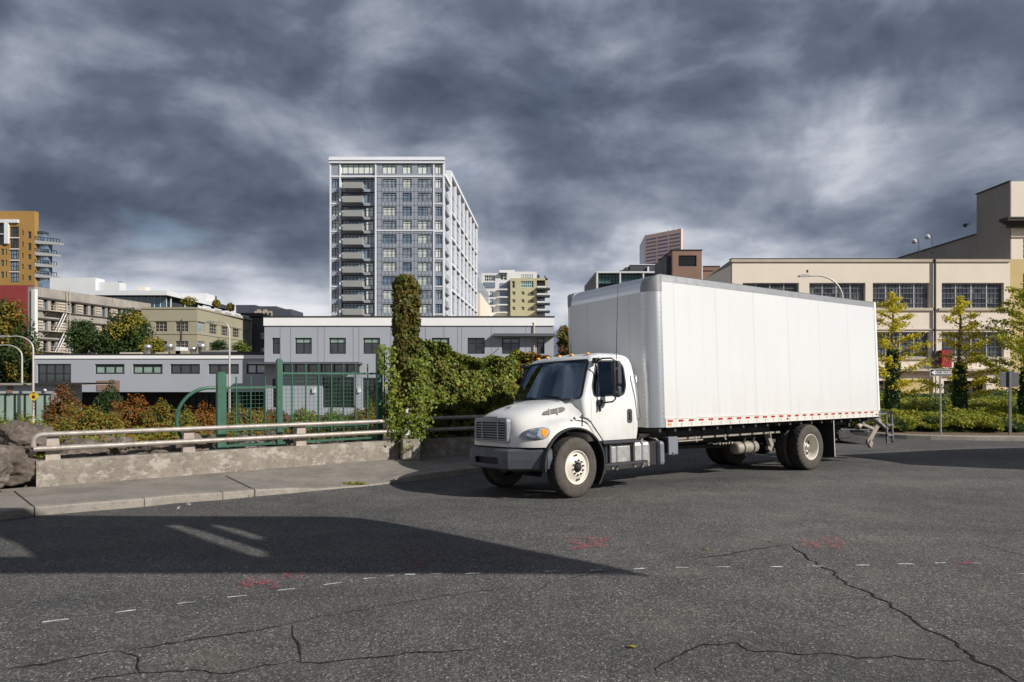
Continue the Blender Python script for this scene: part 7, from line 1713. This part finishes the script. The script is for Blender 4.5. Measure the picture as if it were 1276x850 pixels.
# ---- ONE WAY sign
D = 22.7; c = W3(1171.3, 464.3, D); ow = thing('street_sign', 'black one way sign with white arrow on a thin grey post in the planting', 'sign', (c.x, D, .12))
mb = MB(); mb.tube([(c.x+.03, D, .1), (c.x-.0, D, c.z+.12)], .028, 8); mb.build('post', M['alu_dull'], ow)
sw_, sh_ = .355, .118
mb = MB(); mb.prism(rounded([(c.x-sw_, c.z-sh_), (c.x+sw_, c.z-sh_), (c.x+sw_, c.z+sh_), (c.x-sw_, c.z+sh_)], .03, 3), D-.045, D-.03, ax='y'); mb.build('plate', M['white_paint'], ow)
mb = MB(); mb.prism(rounded([(c.x-sw_+.015, c.z-sh_+.015), (c.x+sw_-.015, c.z-sh_+.015), (c.x+sw_-.015, c.z+sh_-.015), (c.x-sw_+.015, c.z+sh_-.015)], .02, 3), D-.049, D-.0455, ax='y'); mb.build('panel', M['black'], ow)
mb = MB(); ax0 = c.x-sw_+.03; mb.prism([(ax0, c.z), (ax0+.13, c.z+.085), (ax0+.13, c.z+.055), (c.x+sw_-.035, c.z+.055), (c.x+sw_-.035, c.z-.055), (ax0+.13, c.z-.055), (ax0+.13, c.z-.085)], D-.053, D-.0495, ax='y'); mb.build('arrow', M['white_paint'], ow)
tcu = bpy.data.curves.new('t', 'FONT'); tcu.body = 'ONE WAY'; tcu.size = .105; tcu.align_x = 'CENTER'; tcu.align_y = 'CENTER'; tcu.extrude = .001; tcu.offset = .002
to_ = bpy.data.objects.new('t', tcu); COL.objects.link(to_); dg = bpy.context.evaluated_depsgraph_get(); dg.update(); me = bpy.data.meshes.new_from_object(to_.evaluated_get(dg)); bpy.data.objects.remove(to_)
me.transform(Matrix.Translation((c.x+.06, D-.0555, c.z)) @ Matrix.Rotation(R(90), 4, 'X')); link('lettering', me, M['black'], ow)
# ---- sign seen from behind
D = 22.9; c = W3(1258.5, 473, D); bs = thing('street_sign', 'blank grey back of a sign on a dark post at the right', 'sign', (c.x, D, .12))
mb = MB(); mb.box(c.x-.04, c.x+.04, D-.03, D+.02, .1, c.z+.28); mb.build('post', M['cap_grey'], bs)
mb = MB(); mb.box(c.x-.31, c.x+.31, D+.021, D+.03, c.z-.25, c.z+.24, 0, .004); mb.build('plate', pm('sign_back', (.12, .125, .135), .5, .4), bs)
# ---- weeds at the kerb and leaves on the road
def tuft(px_x, py, w_, n, seed):
    g_ = np.random.default_rng(seed); p = GPH(px_x, py); P_ = [(p.x+g_.normal()*w_, p.y+g_.normal()*.03, p.z+.01+.05*g_.random()) for _ in range(n)]
    o = leaves('weeds', P_, [(0, -1, .4)]*n, .06, 'lf_yelgreen', None, jit=.4, aspect=.3); tag(o, 'low green weeds growing in the kerb joint', 'weeds', kind='stuff')
tuft(288, 619, .16, 260, 1); tuft(444, 605, .13, 160, 2)
p = GPH(466, 574, .13); 
for i, (x, y) in enumerate(c4([(483, 192), (297, 437)])):
    p = GPH(x, y); o = leaves('fallen_leaf', [(p.x, p.y, p.z+.014)], [(0, 0, 1)], .06, 'lf_ginkgo', None, jit=.12, aspect=.9); tag(o, 'small dry yellow leaf lying on the asphalt', 'leaf', 'fallen leaves on the street')
# ---- truck copy added outside the frame to cast the shadow at the right edge
def copy_tree(o, parent=None):
    c = o.copy(); COL.objects.link(c); c.parent = parent
    for ch in list(o.children): copy_tree(ch, c)
    return c
kids = [c for c in truck.children]
t2 = copy_tree(truck); a = math.radians(188); tip = Vector((9.28+3.95*SA, 18.9-3.95*SB))
tdir = Vector((math.cos(a), math.sin(a))); ndir = Vector((-math.sin(a), math.cos(a)))
org = tip-tdir*LB-ndir*0.0
t2.matrix_basis = Matrix.Translation((org.x, org.y, 0)) @ Matrix.Rotation(a, 4, 'Z')
t2['label'] = 'unseen copy of the box truck added to cast the shadow at the right edge'; t2['category'] = 'truck'
